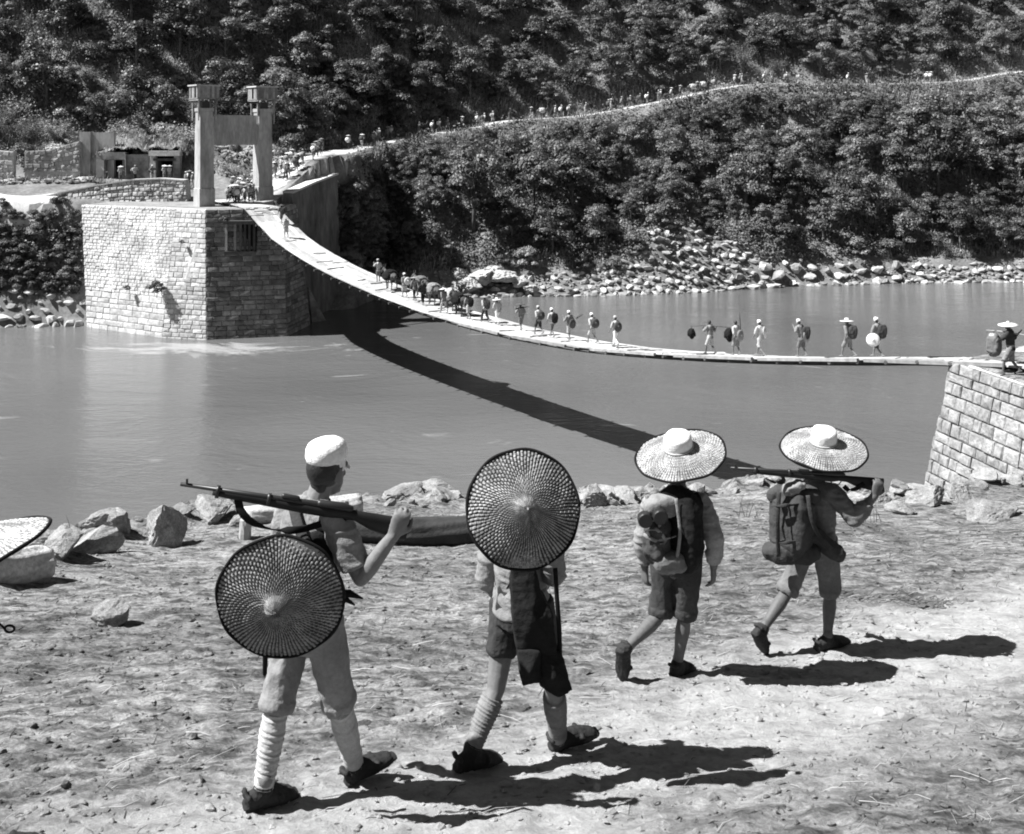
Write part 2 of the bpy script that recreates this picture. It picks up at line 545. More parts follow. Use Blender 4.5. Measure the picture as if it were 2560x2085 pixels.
M['turf'] = mat('trodden_turf', 0.12, 0.3, 0.6, 0.95, 0.5, 5.0, world_pos=True, fine=0.3, fscale=3.0)
M['log_shade'] = mat('shade_black_log', 0.018, 0.05, 3.0, 0.9, 0.6, 20.0)  # deep shade put into the colour of the front log
M['straw'] = mat('dry_straw', 0.3, 0.55, 2.0, 0.8, 0.0, world_pos=True)
M['twig'] = mat('dark_twig', 0.05, 0.14, 2.0, 0.9, 0.0, world_pos=True)

# ================================================================== THE SETTING
# ------------------------------------------------------------------ far hillside
# columns across the valley: X, then (distance, height) of waterline, beach top, road/bench front, bench back
FAR = [
    (-110, 96, (98.5, 3.0), (103.0, 11.2), (112, 13.5)),
    (-48, 98, (100.5, 3.0), (103.0, 11.1), (111.5, 13.2)),
    (-39, 99, (101.0, 3.0), (103.0, 11.0), (111, 13.0)),
    (-26, 101, (102.0, 3.0), (103.5, 10.9), (108.5, 12.0)),
    (-21, 106, (107.0, 4.0), (108.5, 13.0), (113, 14.8)),
    (-17, 113.5, (117.0, 4.5), (127.0, 15.6), (132, 16.2)),
    (-14, 114, (118.0, 4.5), (133.5, 16.6), (137, 16.9)),
    (-4, 115.5, (120.0, 4.0), (143.5, 18.2), (147, 18.4)),
    (0, 116, (120.5, 4.0), (146.5, 19.0), (150, 19.2)),
    (9.5, 116.5, (122.0, 4.5), (148.5, 19.7), (152, 19.9)),
    (20, 119, (125.0, 5.5), (151.5, 21.6), (155, 21.8)),
    (33, 124, (128.0, 4.0), (154.5, 24.1), (158, 24.3)),
    (45, 126, (130.0, 3.5), (156.5, 24.3), (160, 24.5)),
    (60, 127, (131.0, 3.3), (160.0, 24.8), (163.5, 25.0)),
    (80, 128, (132.0, 4.0), (165.0, 26.6), (168, 27.0)),
    (160, 130, (134.0, 4.0), (178.0, 33.0), (182, 33.4)),
]
ROAD = [Vector(p) for p in [(-23.6, 97, 11.02), (-22.9, 101, 11.6), (-21.8, 105.5, 13.2), (-20.2, 109.5, 14.8), (-19.2, 117, 15.4), (-18.0, 127, 15.7),
        (-14, 135, 16.75), (-4.3, 145, 18.3), (-.3, 148, 19.05), (9.4, 150, 19.75), (20.3, 153, 21.65), (32.8, 156, 24.15),
        (44.9, 158, 24.35), (54, 160, 24.5), (67, 163, 25.1), (78, 166, 26.7), (100, 171, 28.6)]]


def resample(pts, step):
    out = []
    n = len(pts)
    for i in range(n - 1):
        p0 = pts[max(i - 1, 0)]; p1 = pts[i]; p2 = pts[i + 1]; p3 = pts[min(i + 2, n - 1)]
        k = max(2, int((p2 - p1).length / step))
        for j in range(k):
            t = j / k
            out.append(0.5 * ((2 * p1) + (p2 - p0) * t + (2 * p0 - 5 * p1 + 4 * p2 - p3) * t * t + (3 * p1 - p0 - 3 * p2 + p3) * t ** 3))
    out.append(pts[-1])
    return out


ROADS = resample(ROAD, 0.8)
RP = np.array([tuple(p) for p in ROADS])
_fx = np.array([c[0] for c in FAR], float)
_up = {-110: (120, 20), -48: (121, 21), -39: (122, 20), -26: (127, 18.2), -21: (131, 18.6)}
_u5 = [_up.get(c[0], (c[4][0] + 9, c[4][1] + 7.5)) for c in FAR]
_fd = np.array([[c[1] - 14, c[1], c[2][0], c[3][0], c[4][0], u[0], u[0] + 51, u[0] + 251] for c, u in zip(FAR, _u5)], float)
_fz = np.array([[-4, -0.15, c[2][1], c[3][1], c[4][1], u[1], u[1] + 48.5, u[1] + 182] for c, u in zip(FAR, _u5)], float)


def far_h(X, Y, rough=True):
    X = np.asarray(X, float); Y = np.asarray(Y, float)
    sh = X.shape
    x = X.ravel(); y = Y.ravel()
    D = np.stack([np.interp(x, _fx, _fd[:, k]) for k in range(8)], 1)
    Z = np.stack([np.interp(x, _fx, _fz[:, k]) for k in range(8)], 1)
    z = np.where(y < D[:, 0], -4.0, 0.0)
    for k in range(7):
        a, b = D[:, k], D[:, k + 1]
        t = (y - a) / (b - a)
        m = (t >= 0) & (t <= 1)
        z = np.where(m, Z[:, k] * (1 - t) + Z[:, k + 1] * t, z)
    z = np.where(y > D[:, 7], Z[:, 7], z)
    if rough:
        slope = np.clip((y - D[:, 1]) / 4, 0, 1)
        bench = np.clip(np.minimum(np.abs(y - D[:, 3]), np.abs(y - D[:, 4])) / 3, 0.12, 1)
        bench = np.where((y > D[:, 3]) & (y < D[:, 4]), 0.12, bench)
        z = z + slope * bench * (fbm(x * .12, y * .12, 4) * 3.2 + fbm(x * .5 + 40, y * .5, 3) * 0.8)
    # the road bed
    best = np.full(x.shape, 1e9); rz = np.zeros(x.shape)
    m = (y > 94) & (y < 180) & (x > -30) & (x < 108)
    idx = np.where(m)[0]
    if len(idx):
        for s in range(0, len(idx), 20000):
            ii = idx[s:s + 20000]
            d2 = (x[ii, None] - RP[None, :, 0]) ** 2 + (y[ii, None] - RP[None, :, 1]) ** 2
            j = d2.argmin(1)
            best[ii] = np.sqrt(d2[np.arange(len(ii)), j]); rz[ii] = RP[j, 2]
        w = np.clip((np.where(y[...] < 124, 4.9, 4.2) - best) / 2.2, 0, 1); w = w * w * (3 - 2 * w)
        z = z * (1 - w) + rz * w
    # cut away in front of the retaining wall right of the tower
    xw = np.interp(y, [98, 100.5, 110, 116], [-21.6, -21.3, -18.8, -16.9])
    cap = np.interp(y, [106, 109.5, 112, 114], [-1.0, 1.5, 8.0, 15.0])
    z = np.where((x > xw) & (x < -8) & (y > 97) & (y < 114), np.minimum(z, cap + np.clip(x + 12, 0, 3) * 4), z)
    return z.reshape(sh)


_hx = np.arange(-112, 161, 0.5); _hy = np.arange(84, 240, 0.5)
_HG = far_h(*np.meshgrid(_hx, _hy))


def hz(x, y):
    """height of the far hillside"""
    i = min(max((x + 112) / .5, 0), len(_hx) - 2); j = min(max((y - 84) / .5, 0), len(_hy) - 2)
    a, b = int(i), int(j); u, v = i - a, j - b
    return float((_HG[b, a] * (1 - u) + _HG[b, a + 1] * u) * (1 - v) + (_HG[b + 1, a] * (1 - u) + _HG[b + 1, a + 1] * u) * v)


_RD = np.arange(97.5, 200, .5)


def ray_hit(px, py):
    """where sight lines in these directions first meet the far hillside: distances (nan = none)"""
    px = np.asarray(px, float); py = np.asarray(py, float); out = np.full(len(px), np.nan)
    for s in range(0, len(px), 20000):
        u = (px[s:s + 20000] - CX) / F; v = (HY - py[s:s + 20000]) / F
        X = u[:, None] * _RD; Z = CAMZ + v[:, None] * _RD
        a = np.clip((X + 112) / .5, 0, len(_hx) - 2); b = np.clip((_RD[None, :] - 84) / .5 + 0 * X, 0, len(_hy) - 2)
        hit = Z <= _HG[b.astype(int), a.astype(int)]
        k = hit.argmax(1); ok = hit.any(1)
        out[s:s + 20000] = np.where(ok, _RD[k], np.nan)
    return out


def road_dist(x, y):
    return float(np.sqrt(((RP[:, 0] - x) ** 2 + (RP[:, 1] - y) ** 2).min()))


def grid_mesh(name, xs, ys, hf, smooth=True):
    X, Y = np.meshgrid(xs, ys)
    Z = hf(X, Y)
    V = np.stack([X, Y, Z], -1).reshape(-1, 3)
    nx, ny = len(xs), len(ys)
    i = np.arange((nx - 1) * (ny - 1)); r = i // (nx - 1); c = i % (nx - 1)
    a = r * nx + c
    return mesh_np(name, V, np.stack([a, a + 1, a + nx + 1, a + nx], 1), smooth)


xs = np.concatenate([np.arange(-105, -60, 3), np.arange(-60, 85, 0.7), np.arange(85, 156, 3)])
ys = np.concatenate([np.arange(84, 172, 0.7), np.arange(172, 420, 5)])
hill = put('hillside', grid_mesh('hillside', xs, ys, far_h), M['slope'])
tag(hill, 'steep wooded hillside across the river', kind='structure')

# the road up the hillside, a ribbon on its bed
mb_v = []; mb_q = []
for i, p in enumerate(ROADS):
    t = (ROADS[min(i + 1, len(ROADS) - 1)] - ROADS[max(i - 1, 0)]); t.z = 0; t.normalize()
    s = Vector((t.y, -t.x, 0))
    w = (2.5 if p.y < 122 and p.y > 99 else 1.75) + 0.35 * float(vnoise(i * .21, 3.3)) * 2
    for k in range(5):
        q = p + s * w * (k / 2 - 1)
        z = float(far_h(np.array([q.x]), np.array([q.y]))[0]) + (0.07 if 0 < k < 4 else -0.05)
        mb_v.append((q.x, q.y, z))
for i in range(len(ROADS) - 1):
    for k in range(4):
        a = i * 5 + k
        mb_q.append((a, a + 1, a + 6, a + 5))
road = put('hillside_road', mesh_np('hillside_road', mb_v, mb_q, True), M['trail'])
tag(road, 'pale dusty road climbing the far hillside', kind='structure')
# terrace path left of the tower
mb_v = []; mb_q = []
TX = np.linspace(-54, -43.5, 18)
for i, x in enumerate(TX):
    yc = 105.2 + 0.6 * math.sin(i * .4)
    for k in range(7):
        y = yc - 1.2 + (k / 3 - 1) * 1.5
        z = float(far_h(np.array([x]), np.array([y]))[0]) + (0.08 if 0 < k < 6 else -0.06)
        mb_v.append((x, y, z))
for i in range(len(TX) - 1):
    for k in range(6):
        a = i * 7 + k
        mb_q.append((a, a + 7, a + 8, a + 1))
tag(put('terrace_path', mesh_np('terrace_path', mb_v, mb_q, True), M['trail']), 'pale level terrace path beside the bridge tower', kind='structure')

# ------------------------------------------------------------------ river
river = MB()
river.add([(-400, -60, 0), (400, -60, 0), (400, 180, 0), (-400, 180, 0)], [(0, 1, 2, 3)])
tag(river.build('river', M['water']), 'broad silty grey river', kind='structure')

# ------------------------------------------------------------------ near bank
CREST = [(-.9, 9.0), (-.473, 11.2), (-.436, 12.3), (-.399, 13.4), (-.318, 15.2), (-.288, 16.4), (-.24, 15.4), (-.151, 17.3), (-.033, 18.2), (.081, 18.4), (.14, 19.2), (.21, 20.8), (.27, 20.0),
         (.34, 18.6), (.388, 18.5), (.472, 21.2), (.7, 26), (1.2, 34)]
_cu = np.array([c[0] for c in CREST]); _cd = np.array([c[1] for c in CREST])


def near_h(X, Y, fine=True):
    X = np.asarray(X, float); Y = np.asarray(Y, float)
    Yc = np.maximum(Y, 0.5)
    dc = np.interp(X / Yc, _cu, _cd) + 0.5 * vnoise(X * 1.3, Y * 0.2 + 4)
    z = 16.125 - 0.238 * np.maximum(Y, -2)
    ex = np.maximum(Y - dc, 0)
    z = z - 0.85 * ex - 0.25 * np.clip(ex / 0.6, 0, 1)
    lip = np.exp(-((Y - dc + 0.5) / 0.7) ** 2)
    rdg = (1 - np.abs(vnoise(X * 2.3, Y * 2.3 + 7)) * 4) * .5 + (1 - np.abs(vnoise(X * 5.1 + 3, Y * 5.1)) * 4) * .3
    far = np.clip((Y - 8.5) / 4, 0, 1)
    z = z + lip * (0.06 + 0.22 * fbm(X * .9, Y * .9, 3) + .17 * rdg) + far * 0.22 * fbm(X * .35, Y * .35, 3)
    if fine:
        z = z + 0.030 * fbm(X * 1.9, Y * 1.9, 3) + 0.022 * fbm(X * 2.2 + Y * 2.6, (Y * 1.6 - X * 1.9) * 3.2, 4, 0.6) + 0.020 * fbm(X * 7.5, Y * 9.5, 2, 0.6) + 0.016 * fbm(X * 17, Y * 19, 3, 0.65)
    return np.maximum(z, -3)


_nx = np.arange(-11, 14.01, .04); _ny = np.arange(2, 25, .04)
_NG = near_h(*np.meshgrid(_nx, _ny))


def ground_z(x, y):
    """height of the near bank"""
    i = min(max((x + 11) / .04, 0), len(_nx) - 2); j = min(max((y - 2) / .04, 0), len(_ny) - 2)
    a, b = int(i), int(j); u, v = i - a, j - b
    return float((_NG[b, a] * (1 - u) + _NG[b, a + 1] * u) * (1 - v) + (_NG[b + 1, a] * (1 - u) + _NG[b + 1, a + 1] * u) * v)


ya = [2.0]
while ya[-1] < 27: ya.append(ya[-1] * 1.0085)
ys = np.concatenate([np.array([-25, -15, -8, -4, -1, 1]), np.array(ya), np.arange(28, 60, 2.5)])
xs = np.concatenate([np.arange(-70, -11, 3), np.arange(-10, -4.2, .14), np.arange(-4.2, 5.2, .034), np.arange(5.2, 13, .12), np.arange(13.2, 90, 3)])
bank = put('near_bank', grid_mesh('near_bank', xs, ys, near_h), M['earth'])
tag(bank, 'pale dry earth bank sloping to the river', kind='structure')

# ------------------------------------------------------------------ masonry
def block_mesh(k):
    r = random.Random(90 + k)
    c = 0.07
    vs = []
    for (x, z) in ((-.5, -.5), (.5, -.5), (.5, .5), (-.5, .5)):
        vs.append((x, -0.5, z))
    for (x, z) in ((-.5, -.5), (.5, -.5), (.5, .5), (-.5, .5)):
        vs.append((x, 0.30 + r.uniform(-.05, .05), z))
    for (x, z) in ((-.5 + c, -.5 + 1.6 * c), (.5 - c, -.5 + 1.6 * c), (.5 - c, .5 - 1.6 * c), (-.5 + c, .5 - 1.6 * c)):
        vs.append((x + r.uniform(-.02, .02), 0.5 + r.uniform(-.1, .06), z + r.uniform(-.04, .04)))
    vs.append((r.uniform(-.1, .1), 0.52 + r.uniform(-.05, .12), r.uniform(-.1, .1)))
    fs = [(0, 3, 2, 1)]
    for i in range(4):
        j = (i + 1) % 4
        fs.append((i, j, 4 + j, 4 + i)); fs.append((4 + i, 4 + j, 8 + j, 8 + i)); fs.append((8 + i, 8 + j, 12))
    me = bpy.data.meshes.new('block'); me.from_pydata(vs, [], [tuple(reversed(f)) for f in fs]); me.update()
    import bmesh
    bm = bmesh.new(); bm.from_mesh(me); bmesh.ops.recalc_face_normals(bm, faces=bm.faces); bm.to_mesh(me); bm.free()
    return me


BLOCKS = [block_mesh(k) for k in range(7)]


def wall_blocks(bl, br, tr, tl, outward, ch, bl_len, seed, depth=0.3, gap=0.035, proud=0.03):
    """matrices of coursed blocks over a four-cornered wall face"""
    r = random.Random(seed)
    bl, br, tr, tl = map(Vector, (bl, br, tr, tl))
    H = ((tl - bl).length + (tr - br).length) / 2
    n = max(1, round(H / ch))
    hs = [r.uniform(.8, 1.2) for _ in range(n)]; tot = sum(hs)
    out = []; v = 0
    for i in range(n):
        v0 = v / tot; v += hs[i]; v1 = v / tot; vm = (v0 + v1) / 2
        A = bl.lerp(tl, vm); B = br.lerp(tr, vm)
        u = (B - A); Ln = u.length; u.normalize()
        up = (tl.lerp(tr, .5) - bl.lerp(br, .5)).normalized()
        nn = u.cross(up).normalized()
        if nn.dot(outward) < 0: nn = -nn
        up2 = nn.cross(u).normalized()
        if up2.z < 0: up2 = -up2
        x = -r.uniform(0, bl_len * .6)
        first = True
        while x < Ln - 0.05:
            w = bl_len * r.uniform(.65, 1.4)
            a = max(x, 0); b = min(x + w, Ln)
            if Ln - b < bl_len * .3: b = Ln
            if b - a > 0.12:
                c = A + u * (a + b) / 2 + nn * (depth * -.35 + r.uniform(-proud, proud))
                s = (b - a - gap, depth, (v1 - v0) * H - gap)
                R = Matrix((u, nn, up2)).transposed().to_4x4()
                out.append((Matrix.Translation(c) @ R @ Matrix.Diagonal((s[0], s[1], s[2], 1)), s[0] * s[2]))
            x = b if b == Ln else x + w
    return out


def place_blocks(parent, mats, material, name='block', limit=300, rest_name='far_blocks'):
    mats = sorted(mats, key=lambda m: -m[1])
    base = parent.location
    for i, (Mx, a) in enumerate(mats[:limit]):
        o = put(name, BLOCKS[i % len(BLOCKS)], material, parent)
        o.matrix_local = Matrix.Translation(-base) @ Mx
    rest = mats[limit:]
    if rest:
        V = []; Fc = []
        for i, (Mx, a) in enumerate(rest):
            me = BLOCKS[i % len(BLOCKS)]
            b = len(V)
            V += [Mx @ v.co - base for v in me.vertices]
            Fc += [tuple(b + k for k in p.vertices) for p in me.polygons]
        me = bpy.data.meshes.new(rest_name); me.from_pydata(V, [], Fc); me.update()
        o = put(rest_name, me, material, parent)
        o['kind'] = 'stuff'


def prism(mb, bot, top):
    n = len(bot)
    mb.add(list(bot) + list(top), [tuple(reversed(range(n))), tuple(range(n, 2 * n))] + [(i, (i + 1) % n, n + (i + 1) % n, n + i) for i in range(n)])
    return mb


# ---- far abutment under the tower
FW = [at(218, 817, 98.3), at(403, 845, 93.06), at(516, 850, 92.2), at(718, 841, 93.8), at(778, 812, 99.3)]
FT = [at(204, 515, 99.2), at(440, 520, 95.0), at(514, 521, 93.4), at(706, 520, 95.0), at(742, 533, 101.0)]
for p in FW: p.z = -0.6
for p in FT: p.z = 11.0
ab = thing('stone_abutment', 'tall battered stone abutment standing in the river under the bridge tower', 'abutment', (-27, 97, 0))
shr = lambda P, c, k: [p + Vector((c.x - p.x, c.y - p.y, 0)).normalized() * k for p in P]
cc = Vector((-28, 104, 0))
bot = shr(FW, cc, 0.16) + [Vector((-19.5, 110, -2)), Vector((-38, 108, -2))]
top = shr(FT, cc, 0.16) + [Vector((-21.5, 108, 11.0)), Vector((-37.5, 107, 11.0))]
for p in bot: p.z = -2
prism(MB(), bot, top).build('core', M['mortar_pale'], ab)
m = MB(); tp = [Vector((p.x, p.y, 11.02)) for p in shr(FT, cc, .5)] + [Vector((-21.9, 107, 11.02)), Vector((-37, 106.5, 11.02))]
prism(m, [p - Vector((0, 0, .1)) for p in tp], [p + Vector((0, 0, .02)) for p in tp]); m.build('turf_top', M['turf'], ab)
bb = []
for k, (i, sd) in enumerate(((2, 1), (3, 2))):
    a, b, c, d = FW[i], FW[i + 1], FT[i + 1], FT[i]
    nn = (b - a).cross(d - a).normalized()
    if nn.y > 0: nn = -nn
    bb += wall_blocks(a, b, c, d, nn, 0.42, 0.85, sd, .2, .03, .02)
place_blocks(ab, bb, M['stone_dark'], 'block', 260, 'back_blocks')  # faces turned from the sun: shade put into the stone colour
bb = []
for i, sd in ((0, 3), (1, 4)):
    a, b, c, d = FW[i], FW[i + 1], FT[i + 1], FT[i]
    nn = (b - a).cross(d - a).normalized()
    if nn.y > 0: nn = -nn
    # coursed blocks at the foot and at the corner, rubble above
    if i == 0:
        bb += wall_blocks(a, b, a.lerp(d, .0) + (b.lerp(c, .34) - b) * 1.0 + (b - a), a.lerp(d, .34), nn, 0.5, 1.1, sd, .16, .022, .02)
    else:
        bb += wall_blocks(a, b, c, d, nn, 0.40, 0.75, sd, .16, .022, .02)
place_blocks(ab, bb, M['stone'], 'corner_block', 180, 'wing_blocks')  # sunward faces: sunlight put into the paler stone colour
# rubble skin of the wing wall: small uneven stones, joined
rb = []
a, b, c, d = FW[0], FW[1], FT[1], FT[0]
nn = (b - a).cross(d - a).normalized()
if nn.y > 0: nn = -nn
rb = wall_blocks(a.lerp(d, .34), b.lerp(c, .34), c, d, nn, 0.30, 0.4, 5, 0.16, 0.012, 0.03)
place_blocks(ab, rb, M['rubble'], 'rubble_stone', 0, 'rubble_facing')
# timber grille in the dark face, set in a recess
g = ab
P = lambda px, py, off=0.0: at(px, py, 94.0 + (px - 560) * .0075 + off)
for k, (x0, x1, y0, y1) in enumerate([(562, 640, 628, 636), (556, 648, 552, 560)]):
    m = MB(); m.bar(P(x0, (y0 + y1) / 2, -.55), P(x1, (y0 + y1) / 2, -.55), 0.5, 0.30); m.build('sill_beam', M['timber_dark'], ab)
for k, px in enumerate((566, 588, 602, 613, 624, 636)):
    m = MB(); m.bar(P(px, 558, -.55), P(px, 630, -.6), 0.20, 0.20, Vector((1, 0, 0))); m.build('post', M['timber'] if k < 2 else M['timber_dark'], ab)
m = MB(); m.box(P(601, 594, -.1), (2.9, 0.5, 2.5)); m.build('recess_panel', M['cloth_black'], ab)  # near-black panel put in for the shade behind the grille

# ---- bridge tower
bd = Vector((.601, -.799, 0)); ev = Vector((.799, .601, 0))
RT = Matrix((ev, -bd, Vector((0, 0, 1)))).transposed()      # local x along the portal, y away from the river
T0 = Vector((-27.64, 96.0, 0))
tw = thing('bridge_tower', 'twin-pillared concrete bridge tower with wooden boxes on top', 'tower', T0 + Vector((0, 0, 11)))
TP = lambda x, y, z: T0 + ev * x - bd * y + Vector((0, 0, z))
for k, x0, w in ((0, 0.0, 1.3), (1, 5.54, 1.36)):
    xm = x0 + w / 2
    m = MB()
    for z0, z1, s0, s1 in ((10.9, 12.62, 1.1, 1.1), (12.62, 12.68, 1.1, 1.04)):
        prism(m, [TP(xm + i * w / 2 * s0, .67 + j * .67 * s0, z0) for i, j in ((-1, -1), (1, -1), (1, 1), (-1, 1))], [TP(xm + i * w / 2 * s1, .67 + j * .67 * s1, z1) for i, j in ((-1, -1), (1, -1), (1, 1), (-1, 1))])
    m.build('plinth', M['concrete'], tw)
    m = MB()
    prism(m, [TP(xm + i * w / 2, .67 + j * .67, 12.68) for i, j in ((-1, -1), (1, -1), (1, 1), (-1, 1))], [TP(xm + i * w / 2 * .94, .67 + j * .63, 19.5) for i, j in ((-1, -1), (1, -1), (1, 1), (-1, 1))])
    m.build('pillar', M['concrete'], tw)
    m = MB(); m.box(TP(xm, .67, 19.66), (w * 1.05, 1.4, .3), RT); m.build('pillar_cap', M['concrete'], tw)
    # saddle block and struts under the box
    m = MB(); m.box(TP(xm, .67, 20.1), (.7, .8, .6), RT); m.build('cable_saddle', M['iron'], tw)
    for i in (-1, 1):
        for j in (-1, 1):
            m = MB(); m.bar(TP(xm + i * .55, .67 + j * .55, 19.0), TP(xm + i * .88, .67 + j * .88, 20.6), .12, .12); m.build('strut', M['timber'], tw)
            m = MB(); m.bar(TP(xm + i * .80, .67 + j * .70, 18.7 - .3 * k), TP(xm + i * .80, .67 + j * .72, 20.6), .10, .10); m.build('post', M['timber'], tw)
    for i in (-1, 1):
        m = MB(); m.bar(TP(xm + i * .9, -.45, 20.55), TP(xm + i * .9, 1.8, 20.55), .16, .14); m.build('bearer', M['timber'], tw)
    m = MB(); m.box(TP(xm, .67, 20.67), (2.05, 2.1, .10), RT); bx = m.build('wooden_box', M['timber'], tw)
    r = random.Random(k + 5)
    for side in range(4):
        n = 9
        for q in range(n):
            o = -0.98 + (q + .5) * 1.96 / n
            px_, py_ = ((o, -1.0), (1.0, o), (o, 1.0), (-1.0, o))[side]
            sx, sy = ((.20, .05), (.05, .20), (.20, .05), (.05, .20))[side]
            hgt = 1.08 + r.uniform(-.05, .04)
            if r.random() < .06: continue
            m = MB(); m.box(TP(xm + px_, .67 + py_, 20.72 + hgt / 2), (sx, sy, hgt), RT); m.build('board', M['timber'], bx, tw.location)
        a_, b_ = (((-1.1, -1.06), (1.1, -1.06)), ((1.06, -1.1), (1.06, 1.1)), ((1.1, 1.06), (-1.1, 1.06)), ((-1.06, 1.1), (-1.06, -1.1)))[side]
        m = MB(); m.bar(TP(xm + a_[0], .67 + a_[1], 21.82), TP(xm + b_[0], .67 + b_[1], 21.82), .14, .12); m.build('top_rail', M['plank'], bx, tw.location)
m = MB(); m.box(TP(3.42, .75, 17.85), (4.35, .7, 2.7), RT); m.build('portal_beam', M['concrete'], tw)
m = MB(); m.bar(TP(1.6, -.2, 20.45), TP(5.3, -.2, 20.35), .17, .17); m.build('tie_rod', M['iron'], tw)

# ---- retaining wall right of the tower, holding the road
rw = thing('retaining_wall', 'dark plastered retaining wall behind the bridge, right of the tower', 'wall', (-20, 106, 0))
wl = [Vector((-20.35, 100.3, 12.0)), Vector((-19.1, 105.2, 12.7)), Vector((-17.8, 110.4, 13.3))]
q = Vector((-.9, .25, 0))
for i in range(2):
    a0, a1 = wl[i], wl[i + 1]
    m = MB(); prism(m, [Vector((a0.x + .5, a0.y, -1)), Vector((a1.x + .5, a1.y, -1)), Vector((a1.x, a1.y, -1)) + q, Vector((a0.x, a0.y, -1)) + q], [a0, a1, a1 + q, a0 + q])
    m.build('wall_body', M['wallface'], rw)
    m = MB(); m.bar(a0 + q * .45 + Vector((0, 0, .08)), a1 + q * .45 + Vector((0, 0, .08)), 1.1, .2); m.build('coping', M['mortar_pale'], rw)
# fallen slab at the abutment's river corner
m = MB()
p0, p1, p2 = at(772, 718, 100.5), at(782, 785, 100.6), at(822, 776, 101.6)
for pp in (p1, p2): pp.z = -.5
n_ = (p1 - p0).cross(p2 - p0).normalized() * 0.45
if n_.y < 0: n_ = -n_
m.add([p0, p1, p2, p0 + n_, p1 + n_, p2 + n_], [(0, 1, 2), (5, 4, 3), (0, 3, 4, 1), (1, 4, 5, 2), (2, 5, 3, 0)])
tag(m.build('stone_slab', M['stone_dark']), 'dark pointed stone slab leaning out of the water beside the far abutment', 'slab')

# ------------------------------------------------------------------ the bridge deck
BA = Vector((-23.6, 97.0, 0)); BB = Vector((17.9, 41.9, 0))
_bt = [-.06, 0, .045, .11, .22, .335, .44, .547, .63, .703, .80, .88, .937, 1.0, 1.06]
_bz = [11.3, 11.25, 11.0, 9.1, 7.5, 6.55, 6.02, 5.8, 5.9, 6.18, 6.9, 7.68, 8.32, 9.05, 9.35]


_bf = [(Vector((a, 0, b))) for a, b in zip(_bt, _bz)]
_bs = resample(_bf, .004)
_bsx = np.array([v.x for v in _bs]); _bsz = np.array([v.z for v in _bs])


def deck_z(t): return float(np.interp(t, _bsx, _bsz))


BLAT = Vector((.799, .602, 0))
BLAT = Vector((-(BB - BA).y, (BB - BA).x, 0)).normalized()
def deck(t, s=0.0, h=0.0): 
    p = BA.lerp(BB, t) + BLAT * s
    p.z = deck_z(t) + h - .125 * min(1, max(0, (t - .45) / .35)) * s
    return p


br = thing('suspended_bridge', 'long sagging plank footbridge slung across the river', 'bridge', BA + Vector((0, 0, 10.9)))
r = random.Random(3)
NSEG = 25
NP = 8
DW = 3.1
for i in range(-2, NSEG + 1):
    t0 = i / NSEG; t1 = (i + 1) / NSEG
    if i == NSEG: t1 = t0 + .045
    for k in range(NP):
        s = -DW / 2 + (k + .5) * DW / NP + r.uniform(-.012, .012)
        e0 = r.uniform(-.005, -.001); e1 = r.uniform(.001, .006)
        m = MB()
        m.bar(deck(t0 + e0, s, .02 + r.uniform(-.02, .025)), deck(t1 + e1, s, .02 + r.uniform(-.02, .025)), DW / NP * r.uniform(.96, 1.06), .07)
        m.build('plank', M['plank'], br)
    # cross beam under the joint
    m = MB(); o1, o2 = r.uniform(.05, .35), r.uniform(.05, .35)
    m.limb([deck(t0, -DW / 2 - o1, -.12), deck(t0, DW / 2 + o2, -.12)], [.085, .08], n=8, rounded=False)
    m.build('cross_beam', M['timber_dark'], br)
    m = MB(); tm = (t0 + t1) / 2
    m.limb([deck(tm, -DW / 2 - o2, -.11), deck(tm, DW / 2 + o1, -.11)], [.07, .07], n=8, rounded=False)
    m.build('cross_beam', M['timber_dark'], br)
    for q in range(2):
        if r.random() < .75:
            tb = t0 + r.uniform(.1, .9) / NSEG
            s0 = r.uniform(-1.5, .2); s1 = s0 + r.uniform(.6, 1.7)
            m = MB(); m.bar(deck(tb, s0, .085), deck(tb + r.uniform(-.002, .002), min(s1, 1.6), .085), .09, .06); m.build('batten', M['timber_dark'], br)
for s in (-1.35, -.5, .5, 1.35):
    m = MB(); m.limb([deck(-.01 + 1.05 * j / 60, s, -.22) for j in range(61)], [.035] * 61, n=6, rounded=False); m.build('cable', M['iron'], br, smooth=True)
# loose edge boards lying along the near, lower end
for (ta, tb, s) in ((.70, .77, -1.62), (.79, .86, -1.66), (.865, .94, -1.62), (.945, 1.03, -1.66), (.60, .67, -1.62), (.52, .58, -1.6)):
    m = MB(); m.bar(deck(ta, s * -1 if False else s, -.02), deck(tb, s, -.01), .16, .13); m.build('edge_board', M['timber'], br)
m = MB(); m.bar(deck(.775, -1.5, .10), deck(.80, 1.2, .12), .3, .06); m.build('loose_board', M['plank'], br)

# ------------------------------------------------------------------ near abutment on the right
C0 = Vector((16.6, 41.0, 0)); C1 = Vector((19.6, 27.0, 0)); C2 = Vector((24.5, 46.5, 0))
NT = 9.2
na = thing('stone_abutment', 'pale block masonry abutment at the right edge where the footbridge lands', 'abutment', (20, 38, 0))
out_l = Vector((-1, -.18, 0)).normalized()
bat = lambda p, dx, dy: Vector((p.x + dx, p.y + dy, -1))
W0, W1, W2 = bat(C0, -1.75, .9), bat(C1, -1.75, -.3), bat(C2, -1.0, 1.6)
t0, t1, t2 = [Vector((p.x, p.y, NT)) for p in (C0, C1, C2)]
inw = Vector((.22, -.05, 0))
prism(MB(), [W0 + inw * .6, W2 + inw * .6, Vector((34, 44, -1)), Vector((34, 24, -1)), W1 + inw], [t0 + inw, t2 + inw, Vector((33, 43, NT - .02)), Vector((33, 25, NT)), t1 + inw]).build('core', M['mortar_pale'], na)
bb = wall_blocks(W1, W0, t0, t1, out_l, 0.44, 0.62, 21, 0.24, 0.03, 0.05)
